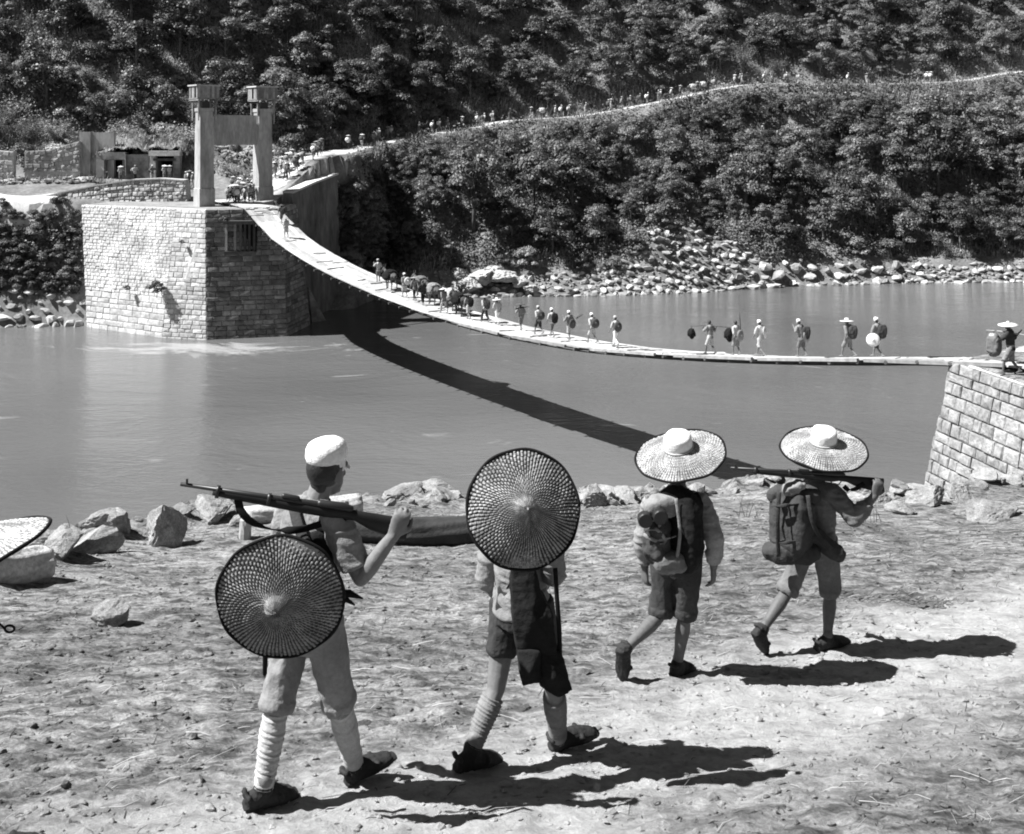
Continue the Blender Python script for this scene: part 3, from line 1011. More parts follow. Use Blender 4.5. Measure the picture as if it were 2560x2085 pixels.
bb += wall_blocks(W0, W2, t2, t0, Vector((-.4, .9, 0)), 0.44, 0.62, 22, 0.24, 0.03, 0.05)
place_blocks(na, bb, M['stone_near'], 'block', 300, 'back_blocks')
# its earthen top
def top_h(X, Y): return NT + 0.05 + 0.09 * fbm(X * 1.2, Y * 1.2, 4) + np.clip((38 - Y) * .06, 0, .5)
topxs = np.arange(0, 1.001, .02); topys = np.arange(27.5, 42.6, .3)
V = []; Q = []
for j, y in enumerate(topys):
    xl = C0.x + (C1.x - C0.x) * (41 - min(y, 41)) / 14 + max(0, y - 41) * 1.45 + .12
    for i, u in enumerate(topxs):
        x = xl + u * 12
        V.append((x, y, float(top_h(np.array([x]), np.array([y]))[0]) - (.12 if i == 0 else 0)))
nx = len(topxs)
Q = [(j * nx + i, j * nx + i + 1, (j + 1) * nx + i + 1, (j + 1) * nx + i) for j in range(len(topys) - 1) for i in range(nx - 1)]
put('earth_top', mesh_np('earth_top', np.array(V) - np.array([20, 38, 0]), Q, True), M['earth'], na)
def land_z(x, y): return float(top_h(np.array([x]), np.array([y]))[0])

# ================================================================== DUGOUTS AND WALLS ON THE TERRACE


def rubble_patch(parent, bl, br, tr, tl, out, size, seed, mat_, name='rubble_stones'):
    mm = wall_blocks(bl, br, tr, tl, out, size, size * 1.3, seed, .28, .02, .07)
    place_blocks(parent, mm, mat_, 'stone', 0, name)


CAMDIR = Vector((0, -1, 0))
# arched dry stone wall in front of the dugouts
dw = thing('dry_stone_wall', 'low arched dry stone wall on the terrace left of the tower', 'wall', (-37, 104, 10.9))
pts_t = [at(95, 496, 104.2), at(170, 479, 104), at(250, 463, 103.8), at(330, 451, 103.6), at(400, 448, 103.5), at(462, 452, 103.4)]
pts_b = [at(88, 503, 103.9), at(170, 503, 103.6), at(250, 503, 103.4), at(330, 502, 103.2), at(400, 500, 103.1), at(468, 498, 103)]
m = MB()
for i in range(5):
    a, b, c, d = pts_b[i].copy(), pts_b[i + 1].copy(), pts_t[i + 1], pts_t[i]
    a.z -= .6; b.z -= .6
    k = Vector((.1, 1.2, 0))
    m.add([a + k * .1, b + k * .1, c + k * .1, d + k * .1, a + k, b + k, c + k, d + k], [(0, 1, 2, 3), (7, 6, 5, 4), (3, 2, 6, 7), (0, 3, 7, 4), (1, 5, 6, 2)])
m.build('core', M['mortar'], dw)
mm = []
for i in range(5):
    mm += wall_blocks(pts_b[i] - Vector((0, 0, .3)), pts_b[i + 1] - Vector((0, 0, .3)), pts_t[i + 1], pts_t[i], CAMDIR, .36, .46, 60 + i, .3, .04, .08)
place_blocks(dw, mm, M['rock'], 'stone', 150, 'stones')
m = MB()
for i in range(5):
    m.bar(pts_t[i] + Vector((0, .5, .04)), pts_t[i + 1] + Vector((0, .5, .04)), 1.3, .12)
m.build('earth_cap', M['trail'], dw)

def hollow(parent, x0, x1, yt, yb, d, deep, wall_m, name='dugout'):
    """a room with an opening: jambs, lintel and dark inside"""
    A, B = at(x0, yb, d), at(x1, yb, d)
    zt = at(x0, yt, d).z; zb = A.z - .3
    m = MB(); m.box(((A.x + B.x) / 2, d + deep, (zt + zb) / 2), (B.x - A.x + .3, .15, zt - zb + .3)); m.build('back_wall', M['cloth_black'], parent)  # back wall coloured near-black for the shade inside
    for x in (A.x, B.x):
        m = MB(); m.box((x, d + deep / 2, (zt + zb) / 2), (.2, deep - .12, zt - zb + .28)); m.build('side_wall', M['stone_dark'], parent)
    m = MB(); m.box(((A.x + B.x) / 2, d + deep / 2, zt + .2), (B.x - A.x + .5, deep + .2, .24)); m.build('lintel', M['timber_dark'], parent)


def wall_panel(parent, x0, x1, yt, yb, d, th, mt, name='wall', yt2=None):
    a, b = at(x0, yb, d), at(x1, yb, d)
    z0 = min(a.z, hz(a.x, d), hz(b.x, d)) - .4
    zt = at(x0, yt, d).z; zt2 = at(x1, yt2 if yt2 else yt, d).z
    m = MB()
    prism(m, [Vector((a.x, d, z0)), Vector((b.x, d, z0)), Vector((b.x, d + th, z0)), Vector((a.x, d + th, z0))], [Vector((a.x, d, zt)), Vector((b.x, d, zt2)), Vector((b.x, d + th, zt2)), Vector((a.x, d + th, zt))])
    return m.build(name, mt, parent)


def mound(parent, x0, x1, yt, yb, d0, d1, mt, seed, name='earth_roof'):
    a, b = at(x0, yb, d0), at(x1, yb, d0)
    n = 26; mrow = 12
    V = []; Q = []
    zt = at(x0, yt, d0).z
    for j in range(mrow + 1):
        v = j / mrow; y = d0 + (d1 - d0) * v
        for i in range(n + 1):
            u = i / n; x = a.x + (b.x - a.x) * u
            prof = min(1, 4 * u * (1 - u) * 1.4) ** .6 * min(1, (v + .12) * 2.2) ** .7
            z = a.z + (zt - a.z) * prof + .9 * float(fbm(x * .7 + seed, y * .7, 3))
            V.append((x, y, z))
    Q = [(j * (n + 1) + i, j * (n + 1) + i + 1, (j + 1) * (n + 1) + i + 1, (j + 1) * (n + 1) + i) for j in range(mrow) for i in range(n)]
    rg_ = random.Random(seed); tuft = MB()
    for k in range(900):
        q_ = V[rg_.randrange(len(V))]; x, y, z = q_[0] + rg_.uniform(-.3, .3), q_[1] + rg_.uniform(-.3, .3), q_[2] - .1
        h = rg_.uniform(.25, .75); a_ = rg_.uniform(0, 6.28); l = h * rg_.uniform(.1, .7); w_ = .05
        dx, dy = math.cos(a_), math.sin(a_)
        tuft.add([(x - dy * w_, y + dx * w_, z), (x + dy * w_, y - dx * w_, z), (x + dx * l, y + dy * l, z + h)], [(0, 1, 2)])
    tuft.build('roof_grass', M['straw_leaf'] if seed < 5 else M['leaf_pale'], parent)['kind'] = 'stuff'
    return put(name, mesh_np(name, np.array(V) - np.array(parent.location), Q, True), mt, parent)


d_ = 110.5
dg = thing('dugout_shelter', 'earth-roofed stone dugout with a wide dark doorway left of the tower', 'shelter', at(270, 437, d_))
hollow(dg, 262, 308, 402, 438, d_, 2.2, M['stone'])
wall_panel(dg, 240, 260, 384, 438, d_ - .02, .7, M['mortar_pale'], 'jamb')
wall_panel(dg, 244, 312, 384, 401, d_ + .02, .5, M['stone_dark'], 'lintel_wall') if False else None
m = MB(); a = at(242, 391, d_); b = at(314, 391, d_); m.box(((a.x + b.x) / 2, d_ + .3, a.z + .05), (b.x - a.x, .9, .75)); m.build('lintel_wall', M['stone_dark'], dg)
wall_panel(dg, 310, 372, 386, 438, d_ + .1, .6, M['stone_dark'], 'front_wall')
m = MB(); m.limb([at(315, 440, d_ - .15), at(314, 386, d_ - .15)], [.09, .08], n=8, rounded=False); m.build('post', M['timber'], dg)
mound(dg, 226, 378, 345, 396, d_ - .1, d_ + 7, M['slope'], 3)
dg2 = thing('dugout_shelter', 'smaller stone dugout with slab lintel and dark door beside the left pillar', 'shelter', at(410, 437, d_))
hollow(dg2, 390, 434, 404, 438, d_ - .3, 2.0, M['stone'])
wall_panel(dg2, 374, 389, 380, 438, d_ - .35, .7, M['stone'], 'jamb')
wall_panel(dg2, 435, 450, 384, 438, d_ - .35, .7, M['stone_dark'], 'jamb')
m = MB(); a = at(373, 386, d_ - .5); b = at(450, 386, d_ - .5); m.box(((a.x + b.x) / 2, d_ - .1, a.z + .1), (b.x - a.x, 1.2, .5)); m.build('slab', M['stone'], dg2)
mound(dg2, 365, 470, 350, 388, d_ + .2, d_ + 7, M['slope'], 8)
rwall = thing('ruined_wall', 'ruined rubble stone wall with sloping top at far left of the terrace', 'wall', at(130, 430, 110))
for (x0, x1, yt, yt2, seed) in ((62, 130, 378, 374, 71), (130, 200, 373, 352, 72)):
    wall_panel(rwall, x0, x1, yt + 2, 432, 110.2, .8, M['mortar'], 'core', yt2 + 2)
    rubble_patch(rwall, at(x0, 430, 110.15), at(x1, 430, 110.15), at(x1, yt2, 110.15), at(x0, yt, 110.15), CAMDIR, .4, seed, M['rock'])
wall_panel(rwall, 198, 226, 330, 436, 110.6, 1.2, M['concrete'], 'pier')
wall_panel(rwall, 226, 285, 331, 352, 110.9, .5, M['concrete'], 'parapet')
rw2 = thing('ruined_wall', 'stub of ruined stone wall at the left edge of the photo', 'wall', at(15, 436, 110))
wall_panel(rw2, -30, 30, 378, 442, 110, .9, M['mortar'], 'core')
rubble_patch(rw2, at(-30, 440, 109.95), at(32, 440, 109.95), at(32, 380, 109.95), at(-30, 372, 109.95), CAMDIR, .42, 75, M['rock'])

# ================================================================== ROCKS
def rock_mesh(name, sub, seed, rough=.35, cuts=7, sq=(1, .85, .7), fine=0.0):
    import bmesh
    bm = bmesh.new()
    bmesh.ops.create_icosphere(bm, subdivisions=sub, radius=1.0)
    V = np.array([v.co[:] for v in bm.verts])
    rg = np.random.default_rng(seed)
    d = V / np.linalg.norm(V, axis=1)[:, None]
    rad = 1 + rough * vnoise3(d * 1.6 + seed * 3.1) * 2 + rough * .5 * vnoise3(d * 3.7 + seed)
    V = d * rad[:, None]
    for k in range(cuts):
        n = rg.normal(size=3); n /= np.linalg.norm(n)
        h = rg.uniform(.45, .8)
        e = V @ n - h
        V = V - np.where(e > 0, e * .92, 0)[:, None] * n[None, :]
    if fine:
        V = V + d * (fine * (1 - np.abs(vnoise3(d * 6 + seed)) * 4) * .5 + fine * vnoise3(d * 13 + 2) + fine * .6 * vnoise3(d * 27 + 4))[:, None]
    V = V * np.array(sq)
    for v, c in zip(bm.verts, V): v.co = c
    me = bpy.data.meshes.new(name); bm.to_mesh(me); bm.free()
    return me


ROCKS = [rock_mesh('boulder', 2 if k < 5 else 1, 5 + k, .55, 12, (1, random.uniform(.7, .95), random.uniform(.55, .8))) for k in range(9)]
rr = random.Random(12)
cand = []
SHX = _fx; SHD = _fd[:, 1]
def shore(x): return float(np.interp(x, SHX, SHD))
def pix(p): return (CX + p[0] * F / p[1], HY + (CAMZ - p[2]) * F / p[1])
# density of the boulder beach along the far water's edge, by where the photograph shows it
for i in range(9000):
    x = rr.uniform(-17, 62) if i < 5600 else rr.uniform(8, 28)
    y = shore(x) + abs(rr.gauss(0, 1)) * 2.6 - .4
    px = CX + x * F / y
    k = np.interp(px, [850, 1000, 1150, 1300, 1450, 1500, 1700, 1900, 1960, 2020, 2080, 2230, 2280, 2400, 2560], [.35, .35, .7, .8, .6, 1, 1, 1, .5, .25, .12, .25, .8, .8, .8])
    hi = np.interp(px, [850, 1100, 1400, 1500, 1600, 1680, 1730, 1800, 1880, 1950, 2300, 2560], [2.0, 2.5, 3.0, 3.6, 4.6, 6.2, 7.8, 5.6, 3.6, 2.0, 2.2, 2.6])
    if 1480 < px < 1880: y = shore(x) + rr.uniform(-.4, hi)
    elif y - shore(x) > hi: continue
    if rr.random() > k or (i >= 5600 and not 1480 < px < 1880): continue
    s = rr.choice((.22, .26, .30, .34, .4, .48, .62)) * rr.uniform(.8, 1.15)
    if 1880 < px < 2250 and y - shore(x) < 2: s *= 1.7
    cand.append((x, y, s))
for i in range(700):
    x = rr.uniform(-47, -37.5)
    y = shore(x) + abs(rr.gauss(0, 1)) * 1.6 - .3
    if y - shore(x) > 2.4: continue
    cand.append((x, y, rr.choice((.3, .36, .45, .55, .7)) * rr.uniform(.85, 1.2)))
# keep those that do not sit inside one another
kept = []
cand.sort(key=lambda c: -c[2])
cell = {}
for x, y, s in cand:
    ok = True
    for gx in range(int(x // 1) - 1, int(x // 1) + 2):
        for gy in range(int(y // 1) - 1, int(y // 1) + 2):
            for (a, b, c) in cell.get((gx, gy), ()):
                if (a - x) ** 2 + (b - y) ** 2 < ((c + s) * .55) ** 2: ok = False
    if ok:
        cell.setdefault((int(x // 1), int(y // 1)), []).append((x, y, s)); kept.append((x, y, s))
def rock_label(x, y, s):
    px = CX + x * F / y
    sz = 'large' if s > .62 else 'middling' if s > .45 else 'small'
    LM = ((1150, 'behind the mule train'), (1300, 'beside the dark hollow'), (1460, 'behind the capped file on the bridge'), (1560, 'at the left end of the rock pile'), (1650, 'in the left part of the rock pile'), (1740, 'below the top of the rock pile'), (1830, 'in the right part of the rock pile'), (1930, 'at the right end of the rock pile'), (2080, 'right of the rock pile'), (2250, 'on the bare shore below the dark slope'), (2400, 'on the shore behind the white-hatted bridge soldier'), (9999, 'on the shore at the right edge'))
    if px >= 260:
        w = next(b for a, b in LM if px < a); hi_ = 'at the waterline' if y - shore(x) < .8 else 'above the waterline'
        return '%s boulder %s, %s' % (sz, w, hi_), '%s boulders %s %s' % (sz, w, hi_)
    if px < 260: return '%s grey boulder on the shore left of the far abutment' % sz, sz + ' boulders left of the far abutment'
    if px < 1460: return 'grey boulder on the far shore behind the soldiers on the bridge', 'boulders on the far shore behind the bridge'
    if px < 1930: return 'pale boulder of the big rock pile spilling down to the far shore', 'boulders of the big far rock pile'
    return 'boulder at the foot of the wooded slope on the far right shore', 'boulders along the far right shore'
rest_v = []; rest_f = []
for i, (x, y, s) in enumerate(kept):
    z = hz(x, y) + s * .18
    if y < shore(x) + .2: z = max(z, 0.02)
    me = ROCKS[i % 9]
    rot = Matrix.Rotation(rr.uniform(0, 6.28), 4, 'Z') @ Matrix.Rotation(rr.uniform(-.9, .9), 4, 'X') @ Matrix.Diagonal((rr.uniform(.8, 1.35), rr.uniform(.7, 1.1), rr.uniform(.6, 1.1), 1))
    if i < 296:
        o = put('boulder', me, M['rock'])
        o.matrix_world = Matrix.Translation((x, y, z)) @ rot @ Matrix.Scale(s, 4)
        lb, gp = rock_label(x, y, s)
        tag(o, lb, 'boulder', gp)
    else:
        me = ROCKS[5 + i % 4]
        Mx = Matrix.Translation((x, y, z)) @ rot @ Matrix.Scale(s, 4)
        b = len(rest_v)
        rest_v += [Mx @ v.co for v in me.vertices]; rest_f += [tuple(b + k for k in p.vertices) for p in me.polygons]
# smaller rubble between them, and pale rocks on the road bank behind the tower
for i in range(1500):
    x = rr.uniform(-17, 62); y = shore(x) + abs(rr.gauss(0, 1)) * 2.2 - .2
    s = rr.uniform(.10, .24); z = hz(x, y) + .02
    Mx = Matrix.Translation((x, y, z)) @ Matrix.Rotation(rr.uniform(0, 6.28), 4, 'Z') @ Matrix.Scale(s, 4)
    b = len(rest_v); me = ROCKS[5 + i % 4]
    rest_v += [Mx @ v.co for v in me.vertices]; rest_f += [tuple(b + k for k in p.vertices) for p in me.polygons]
me = bpy.data.meshes.new('shore_rubble'); me.from_pydata([tuple(v) for v in rest_v], [], rest_f); me.update()
tag(put('shore_rubble', me, M['rock']), 'small rubble between the boulders of the far shore', 'rubble', kind='stuff')
for i in range(46):
    px = rr.uniform(545, 700); py = rr.uniform(368, 430)
    d = 113.5 + (430 - py) * .05
    x = (px - CX) * d / F
    if road_dist(x, d) < 1.9: continue
    s = rr.uniform(.3, .85)
    o = put('boulder', ROCKS[i % 9], M['rock_near'])
    o.matrix_world = Matrix.Translation((x, d, hz(x, d) + s * .25)) @ Matrix.Rotation(rr.uniform(0, 6.28), 4, 'Z') @ Matrix.Scale(s, 4)
    tag(o, 'pale boulder on the bank behind the bridge tower', 'boulder', 'pale boulders behind the tower')
for i in range(34):
    px = rr.uniform(0, 235); py = rr.uniform(440, 480)
    d = 108.6 + (480 - py) * .045
    x = (px - CX) * d / F
    s = rr.uniform(.3, .9)
    o = put('boulder', ROCKS[i % 9], M['rock'])
    o.matrix_world = Matrix.Translation((x, d, hz(x, d) + s * .2)) @ Matrix.Rotation(rr.uniform(0, 6.28), 4, 'Z') @ Matrix.Diagonal((s * 1.3, s, s * .7, 1))
    tag(o, 'grey boulder in front of the ruined wall on the terrace', 'boulder', 'boulders before the ruined wall')
# big rock ledge with the dark hollow at the water's edge behind the bridge
lg = thing('rock_ledge', 'overhanging rock ledge with a dark hollow at the far waterline', 'rock', at(1250, 735, 115.5))
for k, (px, py, d, s) in enumerate([(1176, 712, 116.0, (1.5, 1.3, 1.1)), (1205, 693, 117, (1.6, 1.4, .8)), (1255, 690, 117.0, (1.5, 1.4, .7)), (1120, 722, 115.6, (1.3, 1.1, .8)), (1300, 702, 117, (1.1, 1.2, .6)), (1080, 724, 115.4, (1.0, 1.0, .6)), (1150, 690, 118, (1.4, 1.2, .8)), (1330, 722, 116.4, (1.0, .9, .6)), (1230, 676, 118.2, (1.3, 1.2, .7))]):
    o = put('rock', rock_mesh('ledge_rock', 4, 40 + k, .5, 11, (1, 1, 1), .16), M['rock'], lg)
    p = at(px, py, d)
    o.location = p - lg.location; o.scale = s
m = MB(); p = at(1258, 724, 118.0); m.box(p, (3.6, .4, 1.6)); m.build('hollow_back', M['cloth_black'], lg)  # near-black box added as the shade deep in the hollow

# foreground rocks on the lip of the bank
NEAR_ROCKS = [
    (268, 1376, 13.4, (.36, .30, .24), 'largest pale boulder on the near bank lip at left, beside the water', .3),
    (415, 1388, 13.0, (.26, .26, .31), 'upright dark-sided boulder on the near bank lip, second of the row', 1.1),
    (540, 1318, 14.6, (.30, .25, .23), 'pale pointed boulder on the near bank lip behind the rifle muzzle', 2.0),
    (150, 1436, 11.8, (.24, .24, .20), 'small pitted boulder on the near bank lip beside the cut log end', 2.9),
    (458, 1296, 14.9, (.16, .16, .10), 'small stone lying between the pale boulders on the near bank lip', .6),
    (600, 1328, 14.2, (.16, .14, .09), 'small stone just left of the wooden stump on the near bank', .6),
    (290, 1568, 8.6, (.17, .16, .12), 'half-buried flat pale rock in the foreground earth at left', .4),
    (1228, 1268, 17.0, (.22, .2, .14), 'small boulder on the near bank lip right of the slung hat', .9),
    (1480, 1262, 17.2, (.36, .25, .19), 'boulder on the near bank lip left of the white-crowned hat soldier', 1.4),
    (1560, 1258, 17.6, (.3, .22, .16), 'pale boulder on the near bank lip behind the striding backpack soldier', 1.9),
    (2325, 1275, 17.0, (.42, .28, .16), 'flat pale boulder on the near bank lip below the right abutment', .2),
    (2250, 1290, 16.0, (.26, .2, .12), 'low boulder on the near bank right of the raised rifle butt', 2.2),
    (2475, 1300, 15.8, (.5, .3, .16), 'broad flat boulder on the near bank by the right edge', .7),
    (2395, 1268, 17.6, (.4, .3, .17), 'pale boulder touching the foot of the right abutment', 1.3),
    (1000, 1255, 17.4, (.5, .25, .14), 'flat boulder behind the shade-black log on the near bank', 1.0),
    (1100, 1250, 17.7, (.35, .22, .15), 'rounded boulder on the near bank lip behind the slung hat', 2.7),
]
for k, (px, py, d, s, lb, rz) in enumerate(NEAR_ROCKS):
    x = (px - CX) * d / F
    o = put('boulder', rock_mesh('near_boulder', 4, 60 + k, .34, 9, (1, 1, 1), .07), M['rock_near'])
    o.location = (x, d, ground_z(x, d) + s[2] * .62)
    o.scale = s; o.rotation_euler = (0.1, -.1, rz)
    tag(o, lb, 'boulder')
# broken rocks all along the lip
rl = random.Random(44)
LIPW = ((330, 'left of the rifle muzzle'), (900, 'behind the first soldier'), (1300, 'behind the second soldier'), (1800, 'behind the third soldier'), (2160, 'behind the fourth soldier'), (9999, 'below the right abutment'))
LIPR = [rock_mesh('lip_rock', 3, 140 + k, .5, 11, (1, .85, .7), .10) for k in range(6)]
for i in range(150):
    px = rl.uniform(20, 2560)
    if rl.random() < .4: px = rl.uniform(1190, 1620)
    u = (px - CX) / F; d = float(np.interp(u, _cu, _cd)) - rl.uniform(-.15, 1.5)
    x = u * d; s = rl.choice((.06, .08, .1, .13, .17, .22)) * rl.uniform(.8, 1.3)
    o = put('lip_rock', LIPR[i % 6], M['rock_near']); o.location = (x, d, ground_z(x, d) + s * .2); o.scale = (s * 1.5, s, s); o.rotation_euler = (rl.uniform(-.3, .3), rl.uniform(-.3, .3), rl.uniform(0, 6.28))
    w = next(b for a, b in LIPW if px < a); z_ = 'larger' if s > .14 else 'small'
    tag(o, '%s broken rock on the near bank lip %s' % (z_, w), 'rock', '%s lip rocks %s' % (z_, w))
# stones trodden into the path: many, small
rg = random.Random(5)
V = []; Fc = []
PEB = [rock_mesh('pebble', 1, 90 + k, .3, 5, (1, .8, .5)) for k in range(6)]
for i in range(9500):
    d = 4.3 * (21 / 4.3) ** (rg.random() ** .8)
    x = (rg.uniform(-60, 2620) - CX) * d / F
    if d > np.interp(x / d, _cu, _cd) + .5: continue
    s = .005 + .016 * rg.random() ** 3 + .02 * (rg.random() ** 14) + .0006 * d
    if rg.random() < .02: s *= 2.3
    Mx = Matrix.Translation((x, d, ground_z(x, d) + s * .12)) @ Matrix.Rotation(rg.uniform(0, 6.28), 4, 'Z') @ Matrix.Scale(s, 4)
    me = PEB[i % 6]; b = len(V)
    V += [Mx @ v.co for v in me.vertices]; Fc += [tuple(b + k for k in p.vertices) for p in me.polygons]
me = bpy.data.meshes.new('gravel'); me.from_pydata([tuple(v) for v in V], [], Fc); me.update()
tag(put('gravel', me, M['earth']), 'loose stones and clods scattered over the near bank', 'gravel', kind='stuff')

# straw and twigs on the ground
def litter(name, n, lmin, lmax, w, mt, seed, lift, label, dmax=20):
    rg = random.Random(seed); mb = MB()
    for i in range(n):
        d = 4.3 * (dmax / 4.3) ** rg.random()
        x = (rg.uniform(-60, 2620) - CX) * d / F
        if d > np.interp(x / d, _cu, _cd): continue
        if abs(-.64 * x + .77 * d - 4.0) < rg.uniform(.3, 1.4) and rg.random() < .8: continue
        if float(vnoise(np.array([x * .8 + seed]), np.array([d * .8]))[0]) < -.12 and rg.random() < .8: continue
        L_ = rg.uniform(lmin, lmax) * (.7 + d * .05); a = rg.gauss(.55, .7)
        dx, dy = math.cos(a) * L_ / 2, math.sin(a) * L_ / 2
        ww = w * (.6 + d * .06) * rg.uniform(.7, 1.4)
        z0 = ground_z(x - dx, d - dy) + lift; z1 = ground_z(x + dx, d + dy) + lift + (rg.uniform(0, .05) if rg.random() < .15 else 0)
        bx, by = (rg.uniform(-.15, .15) * L_, rg.uniform(-.15, .15) * L_)
        zm = max((z0 + z1) / 2, ground_z(x + bx, d + by) + lift) + .003
        mb.limb([(x - dx, d - dy, z0), (x + bx, d + by, zm), (x + dx, d + dy, z1)], [ww, ww, ww * .6], n=3, rounded=False)
    tag(mb.build(name, mt), label, 'litter', kind='stuff')


litter('straw_litter', 1100, .04, .2, .0014, M['straw'], 31, .006, 'dry straw stalks strewn over the near bank')
litter('twig_litter', 2400, .012, .06, .0026, M['twig'], 47, .002, 'dark twigs and dead grass strewn over the near bank')

# dark clods of dung and hay right of the fourth soldier
for (px, py, n, wd, lb) in ((2225, 1497, 46, .30, 'dark heap of trampled hay and clods on the path at right'), (2300, 1508, 20, .16, 'small dark scatter of clods beside the trampled hay heap')):
    d = 5080 / (py - 966)
    x = (px - CX) * d / F
    root = MB(); rg = random.Random(px)
    for i in range(n * 4):
        ux, uy = rg.gauss(0, wd), rg.gauss(0, .06)
        s = rg.uniform(.006, .022) * (1.6 if abs(ux) < wd * .4 else 1)
        me = PEB[i % 6]; Mx = Matrix.Translation((x + ux, d + uy - ux * .12, ground_z(x + ux, d + uy - ux * .12) + s * .3)) @ Matrix.Rotation(rg.uniform(0, 6), 4, 'Z') @ Matrix.Diagonal((s * rg.uniform(1, 2), s, s, 1))
        root.add([Mx @ v.co for v in me.vertices], [tuple(q.vertices) for q in me.polygons])
    for i in range(n * 2):
        ux, uy = rg.gauss(0, wd), rg.gauss(0, .07); a = rg.uniform(-.6, .6); l = rg.uniform(.03, .1)
        q0 = Vector((x + ux, d + uy - ux * .12, 0)); q0.z = ground_z(q0.x, q0.y) + .01
        root.limb([q0, q0 + Vector((math.cos(a) * l, math.sin(a) * l, rg.uniform(0, .03)))], [.003, .002], n=3, rounded=False)
    tag(root.build('clod_heap', M['twig']), lb, 'clods', kind='stuff')

# logs, stump
def log_mesh(a, b, ra, rb, seed, n=40, m_=20):
    a = Vector(a); b = Vector(b); V = []; Fq = []
    t = (b - a); s, o = frame_of(t, Vector((0, 0, 1)))
    for j in range(m_ + 1):
        u = j / m_
        for i in range(n):
            th = 2 * math.pi * i / n
            rr_ = (ra + (rb - ra) * u) * (1 + .10 * float(fbm(np.array([math.cos(th) * 1.5 + seed]), np.array([math.sin(th) * 1.5 + u * 3]), 3)[0]) + .05 * math.sin(9 * th + 3 * math.sin(u * 4)))
            V.append(a + t * u + (s * math.sin(th) + o * math.cos(th)) * rr_)
    for j in range(m_):
        for i in range(n):
            Fq.append((j * n + i, j * n + (i + 1) % n, (j + 1) * n + (i + 1) % n, (j + 1) * n + i))
    mb = MB(); mb.add(V, Fq + [tuple(reversed(range(n))), tuple(m_ * n + i for i in range(n))])
    return mb


def log(name, pa, pb, ra, rb, seed, label, bury=.8):
    A = Vector(((pa[0] - CX) * pa[1] / F, pa[1], 0)); B = Vector(((pb[0] - CX) * pb[1] / F, pb[1], 0))
    A.z = ground_z(A.x, A.y) + ra * bury; B.z = ground_z(B.x, B.y) + rb * bury
    o = log_mesh(A, B, ra, rb, seed).build(name, M['log'], smooth=True)
    return tag(o, label, 'log')


log('log', (612, 14.2), (900, 14.9), .13, .15, 3, 'bleached log on the near bank behind the first soldier')
tag(log('log', (852, 12.7), (1215, 12.9), .15, .17, 9, 'log coloured black for deep shade on the near bank between the first two soldiers', .75), None)
bpy.data.objects['log.001'].data.materials[0] = M['log_shade']  # near-black log stands in for a band of deep shade
log('log', (-60, 10.0), (112, 10.6), .19, .17, 5, 'thick pale log with sawn end at the left edge of the near bank')
d = 13.4; x = (612 - CX) * d / F
st = log_mesh((x, d, ground_z(x, d) - .1), (x + .01, d, ground_z(x, d) + .24), .075, .07, 14, 20, 6).build('stump', M['timber'], smooth=False)
tag(st, 'short weathered wooden stake standing beside the slung hat', 'stake')

# ================================================================== VEGETATION
def leaf_cloud(cl, nper, size, rng, flat=.55, outw=.7):
    """leaf-sized faces spread over clumps; cl = rows of (x, y, z, r)"""
    cl = np.asarray(cl); k = len(cl)
    nper = np.maximum(20, (nper * (cl[:, 3] / cl[:, 3].mean()) ** 2).astype(int))
    idx = np.repeat(np.arange(k), nper); n = len(idx)
    d = rng.normal(size=(n, 3)); d /= np.linalg.norm(d, axis=1)[:, None]
    d[:, 2] = np.where(d[:, 2] < -.25, -d[:, 2] * .6, d[:, 2])
    rad = cl[idx, 3] * (0.62 + 0.45 * rng.random(n)) * (1 + .35 * vnoise3(d * 3 + idx[:, None] * 2.7))
    c = cl[idx, :3] + d * rad[:, None] * np.array([1, 1, flat + .2])
    nrm = d * 1.15 + rng.normal(size=(n, 3)) * .36 + np.array([0, 0, .35])
    nrm /= np.linalg.norm(nrm, axis=1)[:, None]
    t = rng.normal(size=(n, 3)); t -= nrm * (t * nrm).sum(1)[:, None]; t /= np.linalg.norm(t, axis=1)[:, None]
    b = np.cross(nrm, t)
    L = size * (.6 + .8 * rng.random(n))[:, None]
    V = np.stack([c - t * L * .5, c - b * L * .32 + nrm * L * .08, c + t * L * .5 - nrm * L * .1, c + b * L * .32 + nrm * L * .08], 1).reshape(-1, 3)
    Q = np.arange(n * 4).reshape(-1, 4)
    return V, Q


def tree_meshes(seed, h, w, nclump, nper, size, style='round'):
    rng = np.random.default_rng(seed)
    cl = []
    tr = MB()
    tr.limb([(0, 0, -.8), (0.05, 0, h * .25), (rng.normal() * .15, rng.normal() * .15, h * .55), (rng.normal() * .2, rng.normal() * .2, h * .8)], [h * .028, h * .022, h * .015, h * .006], n=7, rounded=False)
    for k in range(nclump):
        a = rng.uniform(0, 6.283); q = math.sqrt(rng.random())
        zz = rng.uniform(.28, 1.0) if style == 'round' else rng.uniform(.08, 1.0)
        env = math.sqrt(max(0.05, 1 - ((zz - .55) / .55) ** 2)) if style == 'round' else math.sqrt(max(.05, 1 - zz * zz))
        r_ = w * .5 * env * q
        x, y = r_ * math.cos(a), r_ * math.sin(a)
        z = h * (.1 + zz * .82) if style == 'round' else h * zz * .8
        cr = w * rng.uniform(.11, .26)
        cl.append((x, y, z, cr))
        if k % 2 == 0 and style == 'round':
            tr.limb([(0.05, 0, h * rng.uniform(.2, .5)), (x * .5, y * .5, z * .75), (x, y, z)], [h * .011, h * .008, h * .003], n=5, rounded=False)
    V, Q = leaf_cloud(cl, nper, size, rng)
    return mesh_np('crown', V, Q), tr.mesh('trunk', smooth=True)


